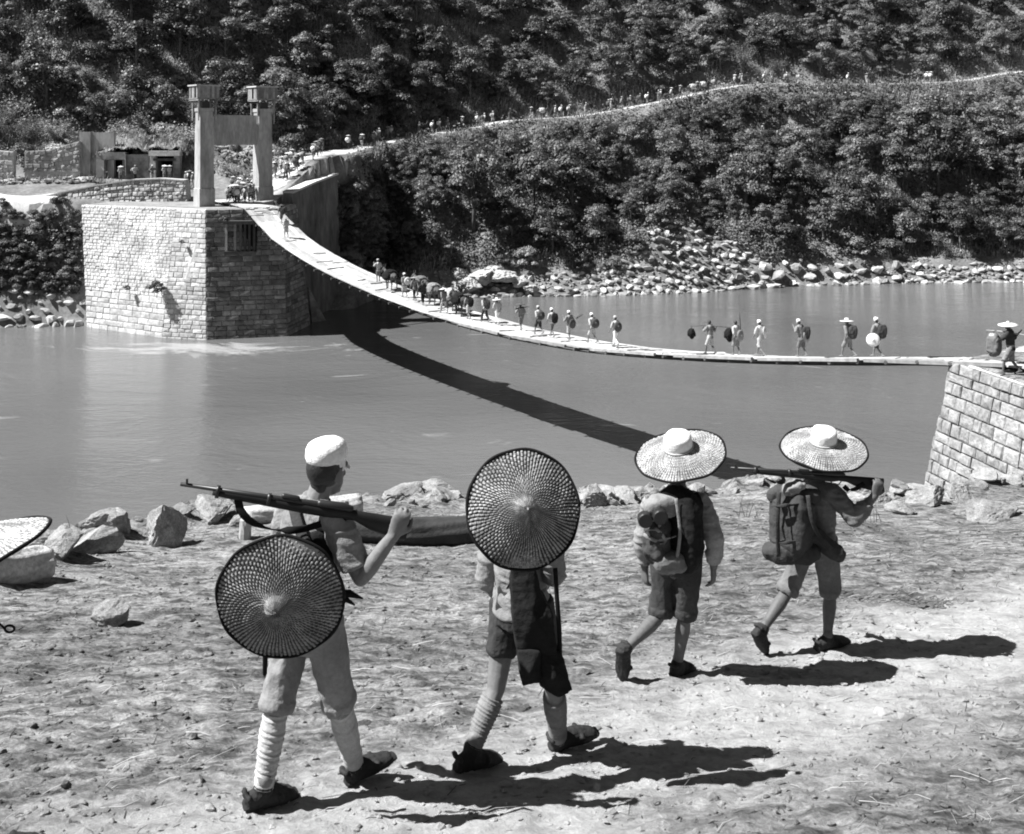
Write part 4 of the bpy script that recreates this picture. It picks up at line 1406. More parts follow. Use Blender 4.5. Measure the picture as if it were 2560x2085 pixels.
def bamboo_mesh(seed, h, n=26):
    rng = np.random.default_rng(seed); V = []
    tr = MB()
    for k in range(n):
        a = rng.uniform(0, 6.283); lean = rng.uniform(.15, .6); hh = h * rng.uniform(.6, 1.05)
        pts = []
        for j in range(6):
            u = j / 5
            r_ = .25 + lean * hh * u ** 2.2
            pts.append(Vector((math.cos(a) * r_, math.sin(a) * r_, hh * (u - .32 * lean * u ** 3))))
        tr.limb(pts, [.035, .03, .026, .02, .014, .006], n=4, rounded=False)
        for q in range(46):
            u = rng.uniform(.25, 1.0); j = min(4, int(u * 5)); p = pts[j].lerp(pts[j + 1], u * 5 - j)
            dr = Vector((math.cos(a) * .7 + rng.normal() * .7, math.sin(a) * .7 + rng.normal() * .7, -.35 + rng.normal() * .35)).normalized()
            p = p + Vector((rng.normal(), rng.normal(), rng.normal())) * .14
            L = rng.uniform(.25, .5)
            s, o = frame_of(dr, Vector((rng.normal(), rng.normal(), rng.normal())))
            V += [tuple(p), tuple(p + dr * L * .4 + s * .035), tuple(p + dr * L), tuple(p + dr * L * .4 - s * .035)]
    return mesh_np('fronds', np.array(V), np.arange(len(V)).reshape(-1, 4)), tr.mesh('stems')


TREES = [tree_meshes(200 + k, h, w, nc, npr, sz) for k, (h, w, nc, npr, sz) in enumerate([(6.2, 5.6, 26, 170, .30), (7.4, 6.4, 30, 170, .32), (5.2, 5.2, 22, 160, .28), (6.6, 4.8, 24, 170, .30), (8.2, 5.8, 30, 160, .32)])]
BUSHES = [tree_meshes(300 + k, h, w, nc, npr, sz, 'bush') for k, (h, w, nc, npr, sz) in enumerate([(2.2, 3.2, 16, 140, .2), (1.7, 2.6, 13, 130, .18), (2.8, 3.4, 18, 140, .22)])]
BAMBOO = [bamboo_mesh(400 + k, h) for k, h in enumerate((4.6, 3.6))]
rt = random.Random(77)


BANDS = ((200, 'over the ruined wall'), (330, 'over the wide dugout'), (470, 'over the smaller dugout'), (600, 'around the left tower pillar'), (760, 'right of the tower'), (950, 'over the top of the bridge'), (1130, 'over the mule train'), (1300, 'over the straw-hatted pair'),
         (1450, 'over the capped bridge file'), (1600, 'left of the rock pile'), (1760, 'over the rock pile'), (1920, 'just right of the rock pile'), (2070, 'over the white-backed bridge soldier'), (2220, 'over the white-hatted bridge soldier'), (2380, 'left of the right abutment'), (9999, 'by the right edge'))


def region_words(px, py, x, y):
    w = next(b for a, b in BANDS if px < a)
    if y < 104: return ('low on' if py > 640 else 'high on') + ' the bank left of the far abutment'
    if px < 780: return ('near the top edge' if py < 110 else 'midway up the hillside' if py < 220 else 'low on the hillside') + ' ' + w
    rz = np.interp(x, RP[20:, 0], RP[20:, 1])
    if y > rz: return ('near the top edge' if py < 70 else 'above the road') + ' ' + w
    f = (y - shore(x)) / max(1, rz - shore(x))
    return ('near the far waterline' if f < .3 else 'midway between road and river' if f < .66 else 'just below the road') + ' ' + w


def plant(kind, x, y, s, leafm, proto, rz=None):
    z = hz(x, y)
    px, py = pix((x, y, z))
    wd = region_words(px, py, x, y)
    nm, cat, adj = {'tree': ('broadleaf_tree', 'tree', 'bushy tree'), 'bush': ('bush', 'bush', 'low bush'), 'bamboo': ('bamboo_clump', 'bamboo', 'bamboo clump')}[kind]
    tone = {'leaf_dark': 'dark', 'leaf_mid': 'grey', 'leaf_pale': 'pale', 'straw_leaf': 'dry pale'}[leafm]
    t = thing(nm, tone + ' ' + adj + ' ' + wd, cat, (x, y, z - .1), rt.uniform(0, 6.28) if rz is None else rz, (tone + ' ' + adj + 's ' + wd).replace('bushs', 'bushes'))
    t.scale = (s, s, s * rt.uniform(.85, 1.1))
    put('crown' if kind != 'bamboo' else 'fronds', proto[0], M[leafm], t)
    put('trunk' if kind != 'bamboo' else 'stems', proto[1], M['bark'], t)
    return t


def road_clear(x, y, s, h, w):
    """keeps the road, its people and the buildings in view"""
    if road_dist(x, y) < 1.9 + .38 * w: return False
    z = hz(x, y)
    for sx in (-.45, 0, .45):
        u = (x + sx * w) / y
        px = CX + u * F
        top = HY + (CAMZ - (z + h)) * F / y
        if px > 700:
            # where the road crosses this line of sight
            k = np.argmin(np.abs(RP[18:, 0] / RP[18:, 1] - u)) + 18
            ry, rz_ = RP[k, 1], RP[k, 2]
            if y < ry and top < HY + (CAMZ - rz_) * F / ry + (6 if px > 880 else 16): return False
    return True


placed = []
def free(x, y, r):
    for (a, b, c) in placed:
        if (a - x) ** 2 + (b - y) ** 2 < ((c + r) * .5) ** 2: return False
    return True


def patch(x, y): return float(vnoise(np.array([x * .13 + 3]), np.array([y * .13]))[0])


def scatter(kind, n, xr, yr, smin, smax, protos, dims, mats, dens=None, tries=30, lap=.8):
    done = 0
    for i in range(n * tries):
        if done >= n: break
        x = rt.uniform(*xr); y = rt.uniform(*yr)
        px = CX + x * F / y
        if px < -60 or px > 2640: continue
        z = hz(x, y)
        if z < 2.2: continue
        py = HY + (CAMZ - z) * F / y
        if py < -40: continue
        s = rt.uniform(smin, smax); k = rt.randrange(len(protos)); h, w = dims[k][0] * s, dims[k][1] * s
        if dens and rt.random() > dens(px, py, x, y): continue
        if kind != 'bamboo' and patch(x, y) > .16 and rt.random() < .75: continue
        if not free(x, y, w * lap): continue
        if not road_clear(x, y, s, h, w): continue
        if y < 135 and px < 740:
            # keep off the terrace, dugouts and tower foot
            if (99 < y < 113 and not (px < 200 and y < 103.2)) or (px > 200 and y < 113): continue
            if 480 < px < 725 and y < 117: continue
            if 113 <= y < 119 and kind == 'tree' and px < 480: continue
        plant(kind, x, y, s, rt.choice(mats), protos[k])
        placed.append((x, y, w)); done += 1
    return done


TD = [(6.2, 5.6), (7.4, 6.4), (5.2, 5.2), (6.6, 4.8), (8.2, 5.8)]
BD = [(2.2, 3.2), (1.7, 2.6), (2.8, 3.4)]
MD = [(4.6, 5.0), (3.6, 4.0)]
above = lambda x: float(np.interp(x, RP[20:, 0], RP[20:, 1]))
below = lambda x, y: y < above(x)
# right of the tower: low dark growth under the road bend
n0 = scatter('tree', 22, (-19.5, -9), (112.5, 134), .42, .62, TREES, TD, ['leaf_dark', 'leaf_dark', 'leaf_mid'], lambda px, py, x, y: 1.0 if y < above(x) and y > shore(x) + 1.5 and px > 885 else 0, 200, .55)
n0 += scatter('bush', 30, (-20, -9), (111.5, 134), .7, 1.1, BUSHES, BD, ['leaf_dark', 'leaf_mid'], lambda px, py, x, y: 1.0 if y < above(x) and px > 865 else 0, 200, .42)
# slope between road and river
n1 = scatter('tree', 12, (-10, 70), (118, 155), 1.0, 1.2, TREES, TD, ['leaf_dark', 'leaf_mid'], lambda px, py, x, y: 1.0 if y < above(x) and y > shore(x) + 7 and not 1600 < px < 1860 else 0, 120, lap=.7)
n1 += scatter('tree', 100, (-17, 72), (114, 160), .5, .95, TREES, TD, ['leaf_dark', 'leaf_dark', 'leaf_mid'], lambda px, py, x, y: 1.0 if y < above(x) and y > shore(x) + np.interp(px, [1450, 1520, 1600, 1730, 1840, 1900], [4.5, 5, 6.5, 9.5, 7, 4.5]) else 0, 120, lap=.62)
n2 = scatter('bush', 115, (-18, 72), (114, 160), .7, 1.15, BUSHES, BD, ['leaf_dark', 'leaf_mid', 'leaf_mid', 'leaf_pale'], lambda px, py, x, y: 1.0 if y < above(x) + 1 and y > shore(x) + np.interp(px, [1450, 1520, 1600, 1730, 1840, 1900], [3, 3.6, 4.8, 7.4, 5.2, 3]) else 0, 120, lap=.5)
# above the road
n3 = scatter('tree', 150, (-66, 82), (116, 186), .7, 1.05, TREES, TD, ['leaf_dark', 'leaf_dark', 'leaf_mid'], lambda px, py, x, y: (1.0 if px > 560 and px < 1700 else .55 if px > 560 or py < 150 else .1) if (px < 760 or y > above(x)) else 0, 120, lap=.60)
n4 = scatter('bamboo', 44, (-64, 90), (114, 180), .8, 1.15, BAMBOO, MD, ['leaf_mid', 'leaf_pale'], lambda px, py, x, y: (1.0 if px > 1500 or px < 500 else .2) if (px < 760 or y > above(x) - 12) else 0, 120, lap=.5)
n5 = scatter('bush', 60, (-66, -33), (113, 150), .8, 1.35, BUSHES, BD, ['leaf_mid', 'leaf_pale', 'leaf_pale', 'straw_leaf'], None, 120, lap=.42)
n5 += scatter('bush', 90, (-66, 85), (113, 186), .7, 1.25, BUSHES, BD, ['leaf_mid', 'leaf_pale', 'leaf_mid', 'leaf_dark'], lambda px, py, x, y: 1.0 if (px < 760 or y > above(x)) else 0, 120, lap=.42)
# steep bank left of the abutment
n6 = scatter('bush', 6, (-52, -37.5), (98.6, 103.1), .4, .7, BUSHES, BD, ['leaf_dark', 'leaf_mid', 'leaf_dark'], lambda px, py, x, y: 1.0 if px < 190 else 0, 400, lap=.3)
print('n0', n0)
def sight_plant(n, xr, yr, smin, smax, kinds, mats, lap, seed):
    """fills steep faces: spots picked by where the slope shows"""
    rs = random.Random(seed); done = 0
    Xs = [rs.uniform(*xr) for _ in range(n * 14)]; Ys = [rs.uniform(*yr) for _ in range(n * 14)]
    D = ray_hit(Xs, Ys)
    for px, py, d in zip(Xs, Ys, D):
        if done >= n: break
        if d != d: continue
        x = (px - CX) * d / F; z = hz(x, d)
        if z < 1.6 or road_dist(x, d) < 2.6: continue
        kd = rs.choice(kinds); pr, dm = (TREES, TD) if kd == 'tree' else (BUSHES, BD)
        k = rs.randrange(len(pr)); s = rs.uniform(smin, smax) * (.62 if kd == 'tree' else 1)
        h, w = dm[k][0] * s, dm[k][1] * s
        if any((a - x) ** 2 + (b - d) ** 2 + (c_ - z) ** 2 < ((w + w2) * lap * .5) ** 2 for a, b, c_, w2 in SPOT): continue
        if HY + (CAMZ - z - h) * F / d < yr[0] - 12: continue
        plant(kd, x, d, s, rs.choice(mats), pr[k]); SPOT.append((x, d, z, w)); done += 1
    return done
SPOT = []
n7 = sight_plant(12, (770, 850), (640, 705), .5, .8, ['bush'], ['leaf_dark', 'leaf_mid'], .5, 14)
n7 += sight_plant(55, (845, 985), (440, 700), .55, 1.0, ['bush', 'bush', 'tree'], ['leaf_dark', 'leaf_dark', 'leaf_mid'], .5, 4)
n7 += sight_plant(26, (806, 885), (450, 690), .5, .9, ['bush', 'bush', 'tree'], ['leaf_dark', 'leaf_mid', 'leaf_dark'], .4, 24)
n8 = sight_plant(60, (-20, 196), (524, 735), .4, .75, ['bush'], ['leaf_dark', 'leaf_mid', 'leaf_dark'], .4, 5)
n9 = sight_plant(30, (700, 1100), (150, 330), .8, 1.3, ['tree', 'bush'], ['leaf_dark', 'leaf_mid'], .6, 6)
for (px, py, d, s, lb) in ((392, 722, 93.5, .62, 'dark bush growing out of the lower wing of the far abutment'), (318, 716, 95.3, .26, 'small bush rooted low in the pale wing wall of the far abutment'), (560, 545, 93.6, .3, 'shrub hanging over the timber grille at the far abutment top'), (455, 600, 93.6, .2, 'tiny shrub rooted in the pale corner of the far abutment')):
    q = at(px, py, d); t = thing('bush', lb, 'bush', q + Vector((0, 0, -.3)))
    t.scale = (s, s, s); put('crown', BUSHES[1][0], M['leaf_dark'], t); put('trunk', BUSHES[1][1], M['bark'], t)
rs_ = random.Random(91)
for k in range(16):
    px = rs_.uniform(822, 878); py = 455 + (k + rs_.random()) * 14.5
    q = at(px, py, 110.3 + (px - 822) * .03)
    t = thing('bush', 'dark bush overhanging the rocky end of the retaining wall', 'bush', q + Vector((0, .3, -.7)), rs_.uniform(0, 6), 'bushes at the end of the retaining wall')
    s = rs_.uniform(.6, .85); t.scale = (s, s, s)
    pr = BUSHES[k % 3]; put('crown', pr[0], M['leaf_dark' if k % 3 else 'leaf_mid'], t); put('trunk', pr[1], M['bark'], t)
print('sight', n7, n8, n9)
print('plants', n1, n2, n3, n4, n5, n6)


# undergrowth and grass over all the hillside, one mass each
def carpet(name, n, size, mt, seed, label, tall=0.0, cond=None):
    rng = np.random.default_rng(seed)
    qx = rng.uniform(-40, 2600, int(n * 1.6)); qy = rng.uniform(-40, 760, int(n * 1.6))
    y = ray_hit(qx, qy); ok = ~np.isnan(y)
    y = y[ok] + rng.uniform(-.3, .5, ok.sum()); x = (qx[ok] - CX) / F * y
    px = CX + x * F / y
    z = far_h(x, y)
    py = HY + (CAMZ - z) * F / y
    D2 = np.full(len(x), 1e9)
    for s in range(0, len(x), 20000):
        D2[s:s + 20000] = ((x[s:s + 20000, None] - RP[None, ::2, 0]) ** 2 + (y[s:s + 20000, None] - RP[None, ::2, 1]) ** 2).min(1)
    terr = (x < -23.5) & (y > 102.2) & (y < 108.4)
    keep = (px > -40) & (px < 2600) & (py > -60) & (z > 2.4) & (D2 > 2.1 ** 2) & ~terr & ~((x > -40) & (x < -20.4) & (y < 110.5)) & ~((px < 480) & (y > 109) & (y < 113))
    keep &= (vnoise(x * .25 + seed, y * .25) > -.3)
    pile = np.interp(px, [1440, 1500, 1600, 1680, 1730, 1800, 1880, 1930], [2.4, 3.0, 3.8, 5.6, 7.0, 5.0, 3.0, 1.8])
    keep &= (y - np.interp(x, SHX, SHD) > np.where(x < -20, 1.0, pile)) | (rng.random(len(x)) < .05)
    keep &= ~((px > 735) & (px < 850) & (y < 112))
    keep &= ~((px > 480) & (px < 720) & (y < 119) & (rng.random(len(x)) < .7))
    if cond is not None: keep &= cond(px, py, x, y, z)
    x, y, z = x[keep][:n], y[keep][:n], z[keep][:n]
    m_ = len(x)
    if tall:
        a = rng.uniform(0, 6.283, m_); ln = rng.uniform(.1, .5, m_)
        h = tall * (.5 + .9 * rng.random(m_))
        base = np.stack([x, y, z - .05], 1)
        tip = base + np.stack([np.cos(a) * ln * h, np.sin(a) * ln * h, h], 1)
        side = np.stack([-np.sin(a), np.cos(a), np.zeros(m_)], 1) * size * .5
        mid = base * .45 + tip * .55 + np.array([0, 0, .08])
        V = np.stack([base - side, mid - side * .8, tip, mid + side * .8], 1).reshape(-1, 3)
    else:
        lift = rng.random(m_) ** 1.5 * .9 * (1 + 1.6 * np.clip(vnoise(x * .7, y * .7) * 2, 0, 1))
        c = np.stack([x, y, z + lift], 1)
        nr = rng.normal(size=(m_, 3)) * .6 + np.array([-.1, -.5, .8]); nr /= np.linalg.norm(nr, axis=1)[:, None]
        t = rng.normal(size=(m_, 3)); t -= nr * (t * nr).sum(1)[:, None]; t /= np.linalg.norm(t, axis=1)[:, None]
        b = np.cross(nr, t); L = (size * (.6 + .8 * rng.random(m_)))[:, None]
        V = np.stack([c - t * L * .5, c - b * L * .35, c + t * L * .5, c + b * L * .35], 1).reshape(-1, 3)
    o = put(name, mesh_np(name, V, np.arange(len(V)).reshape(-1, 4)), M[mt])
    tag(o, label, 'undergrowth', kind='stuff')


carpet('undergrowth', 130000, .26, 'leaf_mid', 501, 'tangled leafy undergrowth covering the far hillside', 0, lambda px, py, x, y, z: (vnoise(x * .13 + 3, y * .13) < .15) | (vnoise(x * 1.1, y * 1.1) > .1))
carpet('dark_undergrowth', 80000, .28, 'leaf_dark', 502, 'dark leafy undergrowth in the hollows of the far hillside')
carpet('tall_grass', 90000, .08, 'straw_leaf', 503, 'tall pale grass growing over the far hillside', .8, lambda px, py, x, y, z: vnoise(x * .13 + 3, y * .13) > -.05)
# few grass blades on the near lip
gb = MB(); rg = random.Random(8)
for (px, d, n) in ((65, 11.3, 9), (90, 11.0, 8), (180, 12.3, 5), (385, 13.4, 5), (1545, 17.5, 4), (1870, 15, 8), (2180, 15, 5)):
    for i in range(n):
        x = (px + rg.uniform(-25, 25) - CX) * d / F; z = ground_z(x, d)
        h = rg.uniform(.12, .32); l = rg.uniform(-.14, .14)
        gb.limb([(x, d, z - .02), (x + l * .4, d, z + h * .6), (x + l, d + .02, z + h)], [.005, .004, .001], n=3, rounded=False)
tag(gb.build('grass_blades', M['twig']), 'sparse dry grass blades along the near bank lip', 'grass', kind='stuff')

# ================================================================== PEOPLE
UP = Vector((0, 0, 1))


def lerp(a, b, t): return a + (b - a) * t


def add_hand(mb, wrist, d, palm, curl, side, k=1.0):
    """palm, four unequal fingers and a thumb; d = pointing direction, palm = direction the palm faces, side = +1 when the thumb lies along +lat"""
    d = d.normalized(); palm = (palm - d * palm.dot(d)).normalized()
    lat = d.cross(palm).normalized() * side
    mb.limb([wrist - d * .02 * k, wrist + d * .03 * k, wrist + d * .075 * k, wrist + d * .092 * k], [(.026 * k, .02 * k), (.035 * k, .018 * k), (.042 * k, .016 * k), (.038 * k, .013 * k)], lat, 10)
    for i, (off, ln) in enumerate(((.031, .072), (.0105, .08), (-.0105, .075), (-.030, .058))):
        p = wrist + d * (.084 - .006 * abs(i - 1.2)) * k + lat * off * k
        ang = 0.25 * curl
        pts = [p]
        for seg, f in enumerate((.45, .32, .23)):
            ang += curl * (.95 if seg else .6)
            pts.append(pts[-1] + (d * math.cos(ang) + palm * math.sin(ang)) * ln * f * k)
        mb.limb(pts, [.0092 * k, .0088 * k, .008 * k, .0068 * k], lat, 8)
    p = wrist + d * .025 * k + lat * .03 * k
    q = p + (d * .6 + lat * .75 + palm * .25).normalized() * .036 * k
    r_ = q + (d * .85 + lat * (.25 - .4 * curl) + palm * (.2 + .5 * curl)).normalized() * .028 * k
    mb.limb([p - lat * .008 * k, p, q, r_, r_ + (d * .8 + palm * (.3 + .4 * curl) - lat * .2 * curl).normalized() * .018 * k], [.015 * k, .0135 * k, .0105 * k, .009 * k, .0075 * k], palm, 8)


def foot_frame(heel, toe, ankle):
    f = (toe - heel).normalized()
    u = (ankle - heel.lerp(toe, .3)); u = (u - f * u.dot(f)).normalized()
    return f, u, f.cross(u).normalized()


def add_foot(mb, heel, toe, ankle, grow=0.0, sole=None, flatten=1.0):
    f, u, s = foot_frame(heel, toe, ankle)
    L = (toe - heel).length
    pts = [heel + f * .01 + u * .035, heel + f * L * .18 + u * .042, heel + f * L * .45 + u * .04, heel + f * L * .7 + u * .028, heel + f * L * .93 + u * .02]
    rr_ = [(.028, .032), (.034, .04), (.038, .036), (.044, .026), (.034, .017)]
    mb.limb(pts, [(a + grow, b * flatten + grow) for a, b in rr_], s, 12)
    mb.limb([ankle + u * .05, ankle, heel + f * L * .2 + u * .04], [.036 + grow, .036 + grow, .036 + grow], s, 10)


def head_basis(J):
    f = J['face'].normalized(); up = J.get('headup', UP)
    up = (up - f * up.dot(f)).normalized()
    r_ = f.cross(up).normalized()
    return Matrix((r_, f, up)).transposed()


def add_head(mb, J, k=1.0):
    B = head_basis(J); c = J['head']
    mb.ell(c + B @ Vector((0, -.008, .018)) * k, (.076 * k, .094 * k, .098 * k), B, 18, 12)
    mb.ell(c + B @ Vector((0, .028, -.045)) * k, (.056 * k, .062 * k, .07 * k), B, 14, 10)      # jaw
    mb.ell(c + B @ Vector((0, .072, -.098)) * k, (.022 * k, .02 * k, .018 * k), B, 10, 6)        # chin
    mb.limb([c + B @ Vector((0, .084, .012)) * k, c + B @ Vector((0, .106, -.03)) * k], [.011 * k, .015 * k], B @ Vector((1, 0, 0)), 8)   # nose
    mb.limb([c + B @ Vector((-.022, .082, -.066)) * k, c + B @ Vector((.022, .082, -.066)) * k], [.009 * k, .009 * k], UP, 8)             # lips
    mb.limb([c + B @ Vector((-.05, .07, .028)) * k, c + B @ Vector((.05, .07, .028)) * k], [.014 * k, .014 * k], UP, 8)                   # brow
    for s in (-1, 1):
        mb.ell(c + B @ Vector((s * .03, .078, -.018)) * k, (.018 * k, .012 * k, .016 * k), B, 8, 6)   # cheek
        mb.ell(c + B @ Vector((s * .078, -.005, -.012)) * k, (.012 * k, .024 * k, .034 * k), B, 10, 8)  # ear


def body_mesh(name, J, voxel, base, hands=True, feet=True, smooth=3):
    mb = MB()
    hipc = J['hipL'].lerp(J['hipR'], .5); shc = J['shL'].lerp(J['shR'], .5)
    lh = (J['hipR'] - J['hipL']).normalized(); ls = (J['shR'] - J['shL']).normalized()
    lat = [lh, lh, lh.lerp(ls, .35), lh.lerp(ls, .7), ls, ls, ls]
    up = (shc - hipc).normalized()
    mb.limb([hipc - up * .06, hipc + up * .04, hipc.lerp(shc, .36), hipc.lerp(shc, .68), shc - up * .03, shc + up * .03, lerp(shc, J['neck'], .75)],
            [(.12, .09), (.145, .105), (.12, .088), (.137, .098), (.145, .092), (.11, .07), (.058, .056)], lat, 18)
    mb.limb([J['neck'] - up * .05, J['neck'], J['head']], [.058, .052, .052], lat[-1], 12)
    add_head(mb, J)
    for S, sg in (('L', -1), ('R', 1)):
        sh, el, wr = J['sh' + S], J['el' + S], J['wr' + S]
        mb.limb([shc.lerp(sh, .45), sh, sh.lerp(el, .3), sh.lerp(el, .7), el], [.06, .056, .05, .043, .036], ls, 12)
        mb.limb([el, el.lerp(wr, .25), el.lerp(wr, .65), wr], [.036, .041, .034, .026], ls, 12)
        if hands:
            hd = J.get('hand' + S, (wr - el)); pn = J.get('palm' + S, -ls * sg)
            add_hand(mb, wr, hd, pn, J.get('curl' + S, .45), J.get('thumb' + S, 1.0))
        else:
            mb.limb([wr, wr + (wr - el).normalized() * .13], [.03, .022], ls, 8)
        hip, kn, an = J['hip' + S], J['kn' + S], J['an' + S]
        mb.limb([hip + up * .03, hip.lerp(kn, .2), hip.lerp(kn, .55), kn, kn.lerp(an, .12), kn.lerp(an, .32), kn.lerp(an, .7), an], [.082, .076, .061, .046, .044, .049, .036, .030], lh, 14)
        if feet: add_foot(mb, J['he' + S], J['to' + S], an)
    return fuse_mesh(name, mb, voxel, smooth, base)


def shirt_mesh(name, J, voxel, base, sleeve=1.15, hem=.05, loose=.02, folds=(.0068, 5.5, 17), tuck=False):
    mb = MB()
    hipc = J['hipL'].lerp(J['hipR'], .5); shc = J['shL'].lerp(J['shR'], .5)
    lh = (J['hipR'] - J['hipL']).normalized(); ls = (J['shR'] - J['shL']).normalized()
    up = (shc - hipc).normalized(); g = loose
    lat = [lh, lh, lh, lh.lerp(ls, .35), lh.lerp(ls, .7), ls, ls, ls]
    mb.limb([hipc - up * hem, hipc + up * .03, hipc + up * .09, hipc.lerp(shc, .42), hipc.lerp(shc, .7), shc - up * .02, shc + up * .035, lerp(shc, J['neck'], .7)],
            [(.136 + g, .106 + g), (.134 + g, .104 + g), (.118 + g, .092 + g), (.128 + g, .10 + g), (.136 + g, .104 + g), (.138 + g, .097 + g), (.104 + g, .072 + g), (.064 + g * .3, .062 + g * .3)], lat, 20, rounded=False)
    for S in 'LR':
        sh, el, wr = J['sh' + S], J['el' + S], J['wr' + S]
        pts = [shc.lerp(sh, .5), sh, sh.lerp(el, .35), sh.lerp(el, .7)]; rad = [.068 + g * .5, .060 + g * .5, .054 + g * .6, .050 + g * .7]
        if sleeve >= 1.0:
            pts.append(el); rad.append(.044 + g * .6)
            if sleeve > 1.02:
                e = min(sleeve - 1, .95)
                mb.ell(el, (.046 + g * .6,) * 3, None, 14, 10)
                mb.limb([el, el.lerp(wr, e * .5), el.lerp(wr, e)], [.044 + g * .6, .043 + g * .6, .034 + g * .5], ls, 14, rounded=False)
        else:
            pts[-1] = sh.lerp(el, sleeve)
        mb.limb(pts, rad, ls, 14, rounded=False)
    # collar
    n0 = lerp(shc, J['neck'], .62); mb.limb([n0, lerp(shc, J['neck'], 1.12)], [.076, .068], ls, 16, rounded=False)
    return fuse_mesh(name, mb, voxel, 3, base, folds)


def trousers_mesh(name, J, voxel, base, hemf=1.02, loose=.02, folds=(.0068, 11, 6), flare=.0):
    mb = MB()
    hipc = J['hipL'].lerp(J['hipR'], .5); shc = J['shL'].lerp(J['shR'], .5)
    lh = (J['hipR'] - J['hipL']).normalized(); up = (shc - hipc).normalized(); g = loose
    mb.limb([hipc + up * .16, hipc + up * .08, hipc - up * .01, hipc - up * .09], [(.115 + g, .088 + g), (.125 + g, .098 + g), (.134 + g, .105 + g), (.12 + g, .095 + g)], lh, 20, rounded=False)
    hemb = hemf
    for S in 'LR':
        hemf = hemb[S] if isinstance(hemb, dict) else hemb
        hip, kn, an = J['hip' + S], J['kn' + S], J['an' + S]
        pts = [hip + up * .02, hip.lerp(kn, .25), hip.lerp(kn, .55), hip.lerp(kn, .85 if hemf > .9 else hemf * .9)]
        rad = [.082 + g * .4, .075 + g * .5, .060 + g * .9, .052 + g * 1.1 + flare]
        if hemf > 1.0:
            pts += [kn, kn.lerp(an, hemf - 1)]; rad += [.060 + g * 1.2 + flare, .052 + g * .8 + flare]
        elif hemf > .9:
            pts.append(hip.lerp(kn, hemf)); rad.append(.054 + g * 1.1 + flare)
        # turned-up hem
        e, f_ = pts[-1], (pts[-1] - pts[-2]).normalized()
        pts += [e + f_ * .02]; rad += [rad[-1] - .004]
        mb.limb(pts, rad, lh, 16, rounded=False)
        mb.limb([e - f_ * .03, e + f_ * .005], [rad[-2] + .005, rad[-2] + .004], lh, 16, rounded=False)
    return fuse_mesh(name, mb, voxel, 3, base, folds)


def puttee(J, S, t0, t1, base, turns=11):
    kn, an = J['kn' + S], J['an' + S]
    pts = []; rad = []
    n = turns * 5
    for i in range(n + 1):
        u = i / n; t = t0 + (t1 - t0) * u
        r0 = np.interp(t, [0, .12, .32, .7, 1.0], [.050, .050, .054, .044, .040])
        ph = (u * turns) % 1.0
        pts.append(kn.lerp(an, t)); rad.append(r0 + .006 * (1 - ph) + .002 * math.sin(i * 1.7))
    mb = MB()
    s0 = len(mb.v)
    mb.limb(pts, rad, Vector((1, .3, 0)), 20, rounded=False)
    # wind the turns round the leg: shift each ring's start
    V = mb.v; ax = (an - kn).normalized()
    step = (t1 - t0) * (an - kn).length / turns
    for i in range(n + 1):
        for k in range(20):
            j = i * 20 + k
            a = k / 20
            V[j] = tuple(Vector(V[j]) + ax * step * .35 * math.sin(2 * math.pi * a))
    return mb.mesh('puttee', base, True)


def shoe_mesh(J, S, base, voxel=.006):
    heel, toe, an = J['he' + S], J['to' + S], J['an' + S]
    f, u, s = foot_frame(heel, toe, an); L = (toe - heel).length
    mb = MB()
    mb.limb([heel - f * .015 + u * .012, heel + f * L * .3 + u * .01, heel + f * L * .72 + u * .01, toe + f * .02 + u * .012], [(.034, .014), (.038, .014), (.05, .014), (.036, .012)], s, 14)
    add_foot(mb, heel, toe, an - u * .045, .008)
    mb.limb([heel + f * L * .62 + u * .05 + s * .0 - s * .05, heel + f * L * .6 + u * .062, heel + f * L * .62 + u * .05 + s * .05], [.012, .012, .012], u, 8)
    mb.limb([heel - f * .02 + u * .07 - s * .03, heel - f * .03 + u * .075, heel - f * .02 + u * .07 + s * .03], [.012, .012, .012], u, 8)
    return fuse_mesh('sandal', mb, voxel, 2, base, (.002, 40, 40))


def cap_mesh(J, base, k=1.0, smooth=True):
    B = head_basis(J); c = J['head']
    T = B @ Matrix.Rotation(J.get('captilt', .12), 3, 'X')
    mb = MB()
    prof = [(.001, .0), (.080, .0), (.084, .004), (.085, .045), (.086, .052), (.091, .06), (.095, .085), (.092, .112), (.080, .135), (.052, .150), (.001, .154)]
    mb.lathe([(r * k, z * k) for r, z in prof], c, T @ Matrix.Diagonal((.95, 1.08, 1)), 30)
    me = mb.mesh('cap', base, smooth)
    co = np.array([v.co[:] for v in me.vertices])
    nn = vnoise3(co * 26 + 3) * .007
    for v, d_ in zip(me.vertices, nn): v.co = v.co + v.normal * float(d_)
    return me


def visor_mesh(J, base, k=1.0):
    B = head_basis(J); c = J['head']
    T = B @ Matrix.Rotation(J.get('captilt', .12), 3, 'X')
    top = []
    for q, z in ((.078, .014), (.104, .004)):
        for i in range(11):
            a = math.pi * (.2 + .6 * i / 10)
            top.append(c + T @ Vector((math.cos(a) * q * k * .95, math.sin(a) * q * 1.08 * k, z * k)))
    lo = [v - T @ Vector((0, 0, .005 * k)) for v in top]
    n = 11
    fs = [(i, i + 1, n + i + 1, n + i) for i in range(n - 1)] + [(3 * n + i, 3 * n + i + 1, 2 * n + i + 1, 2 * n + i) for i in range(n - 1)]
    fs += [(n + i, n + i + 1, 3 * n + i + 1, 3 * n + i) for i in range(n - 1)] + [(i + 1, i, 2 * n + i, 2 * n + i + 1) for i in range(n - 1)]
    fs += [(0, n, 3 * n, 2 * n), (n - 1, 3 * n - 1, 4 * n - 1, 2 * n - 1)]
    mb = MB(); mb.add(top + lo, fs)
    return mb.mesh('visor', base)


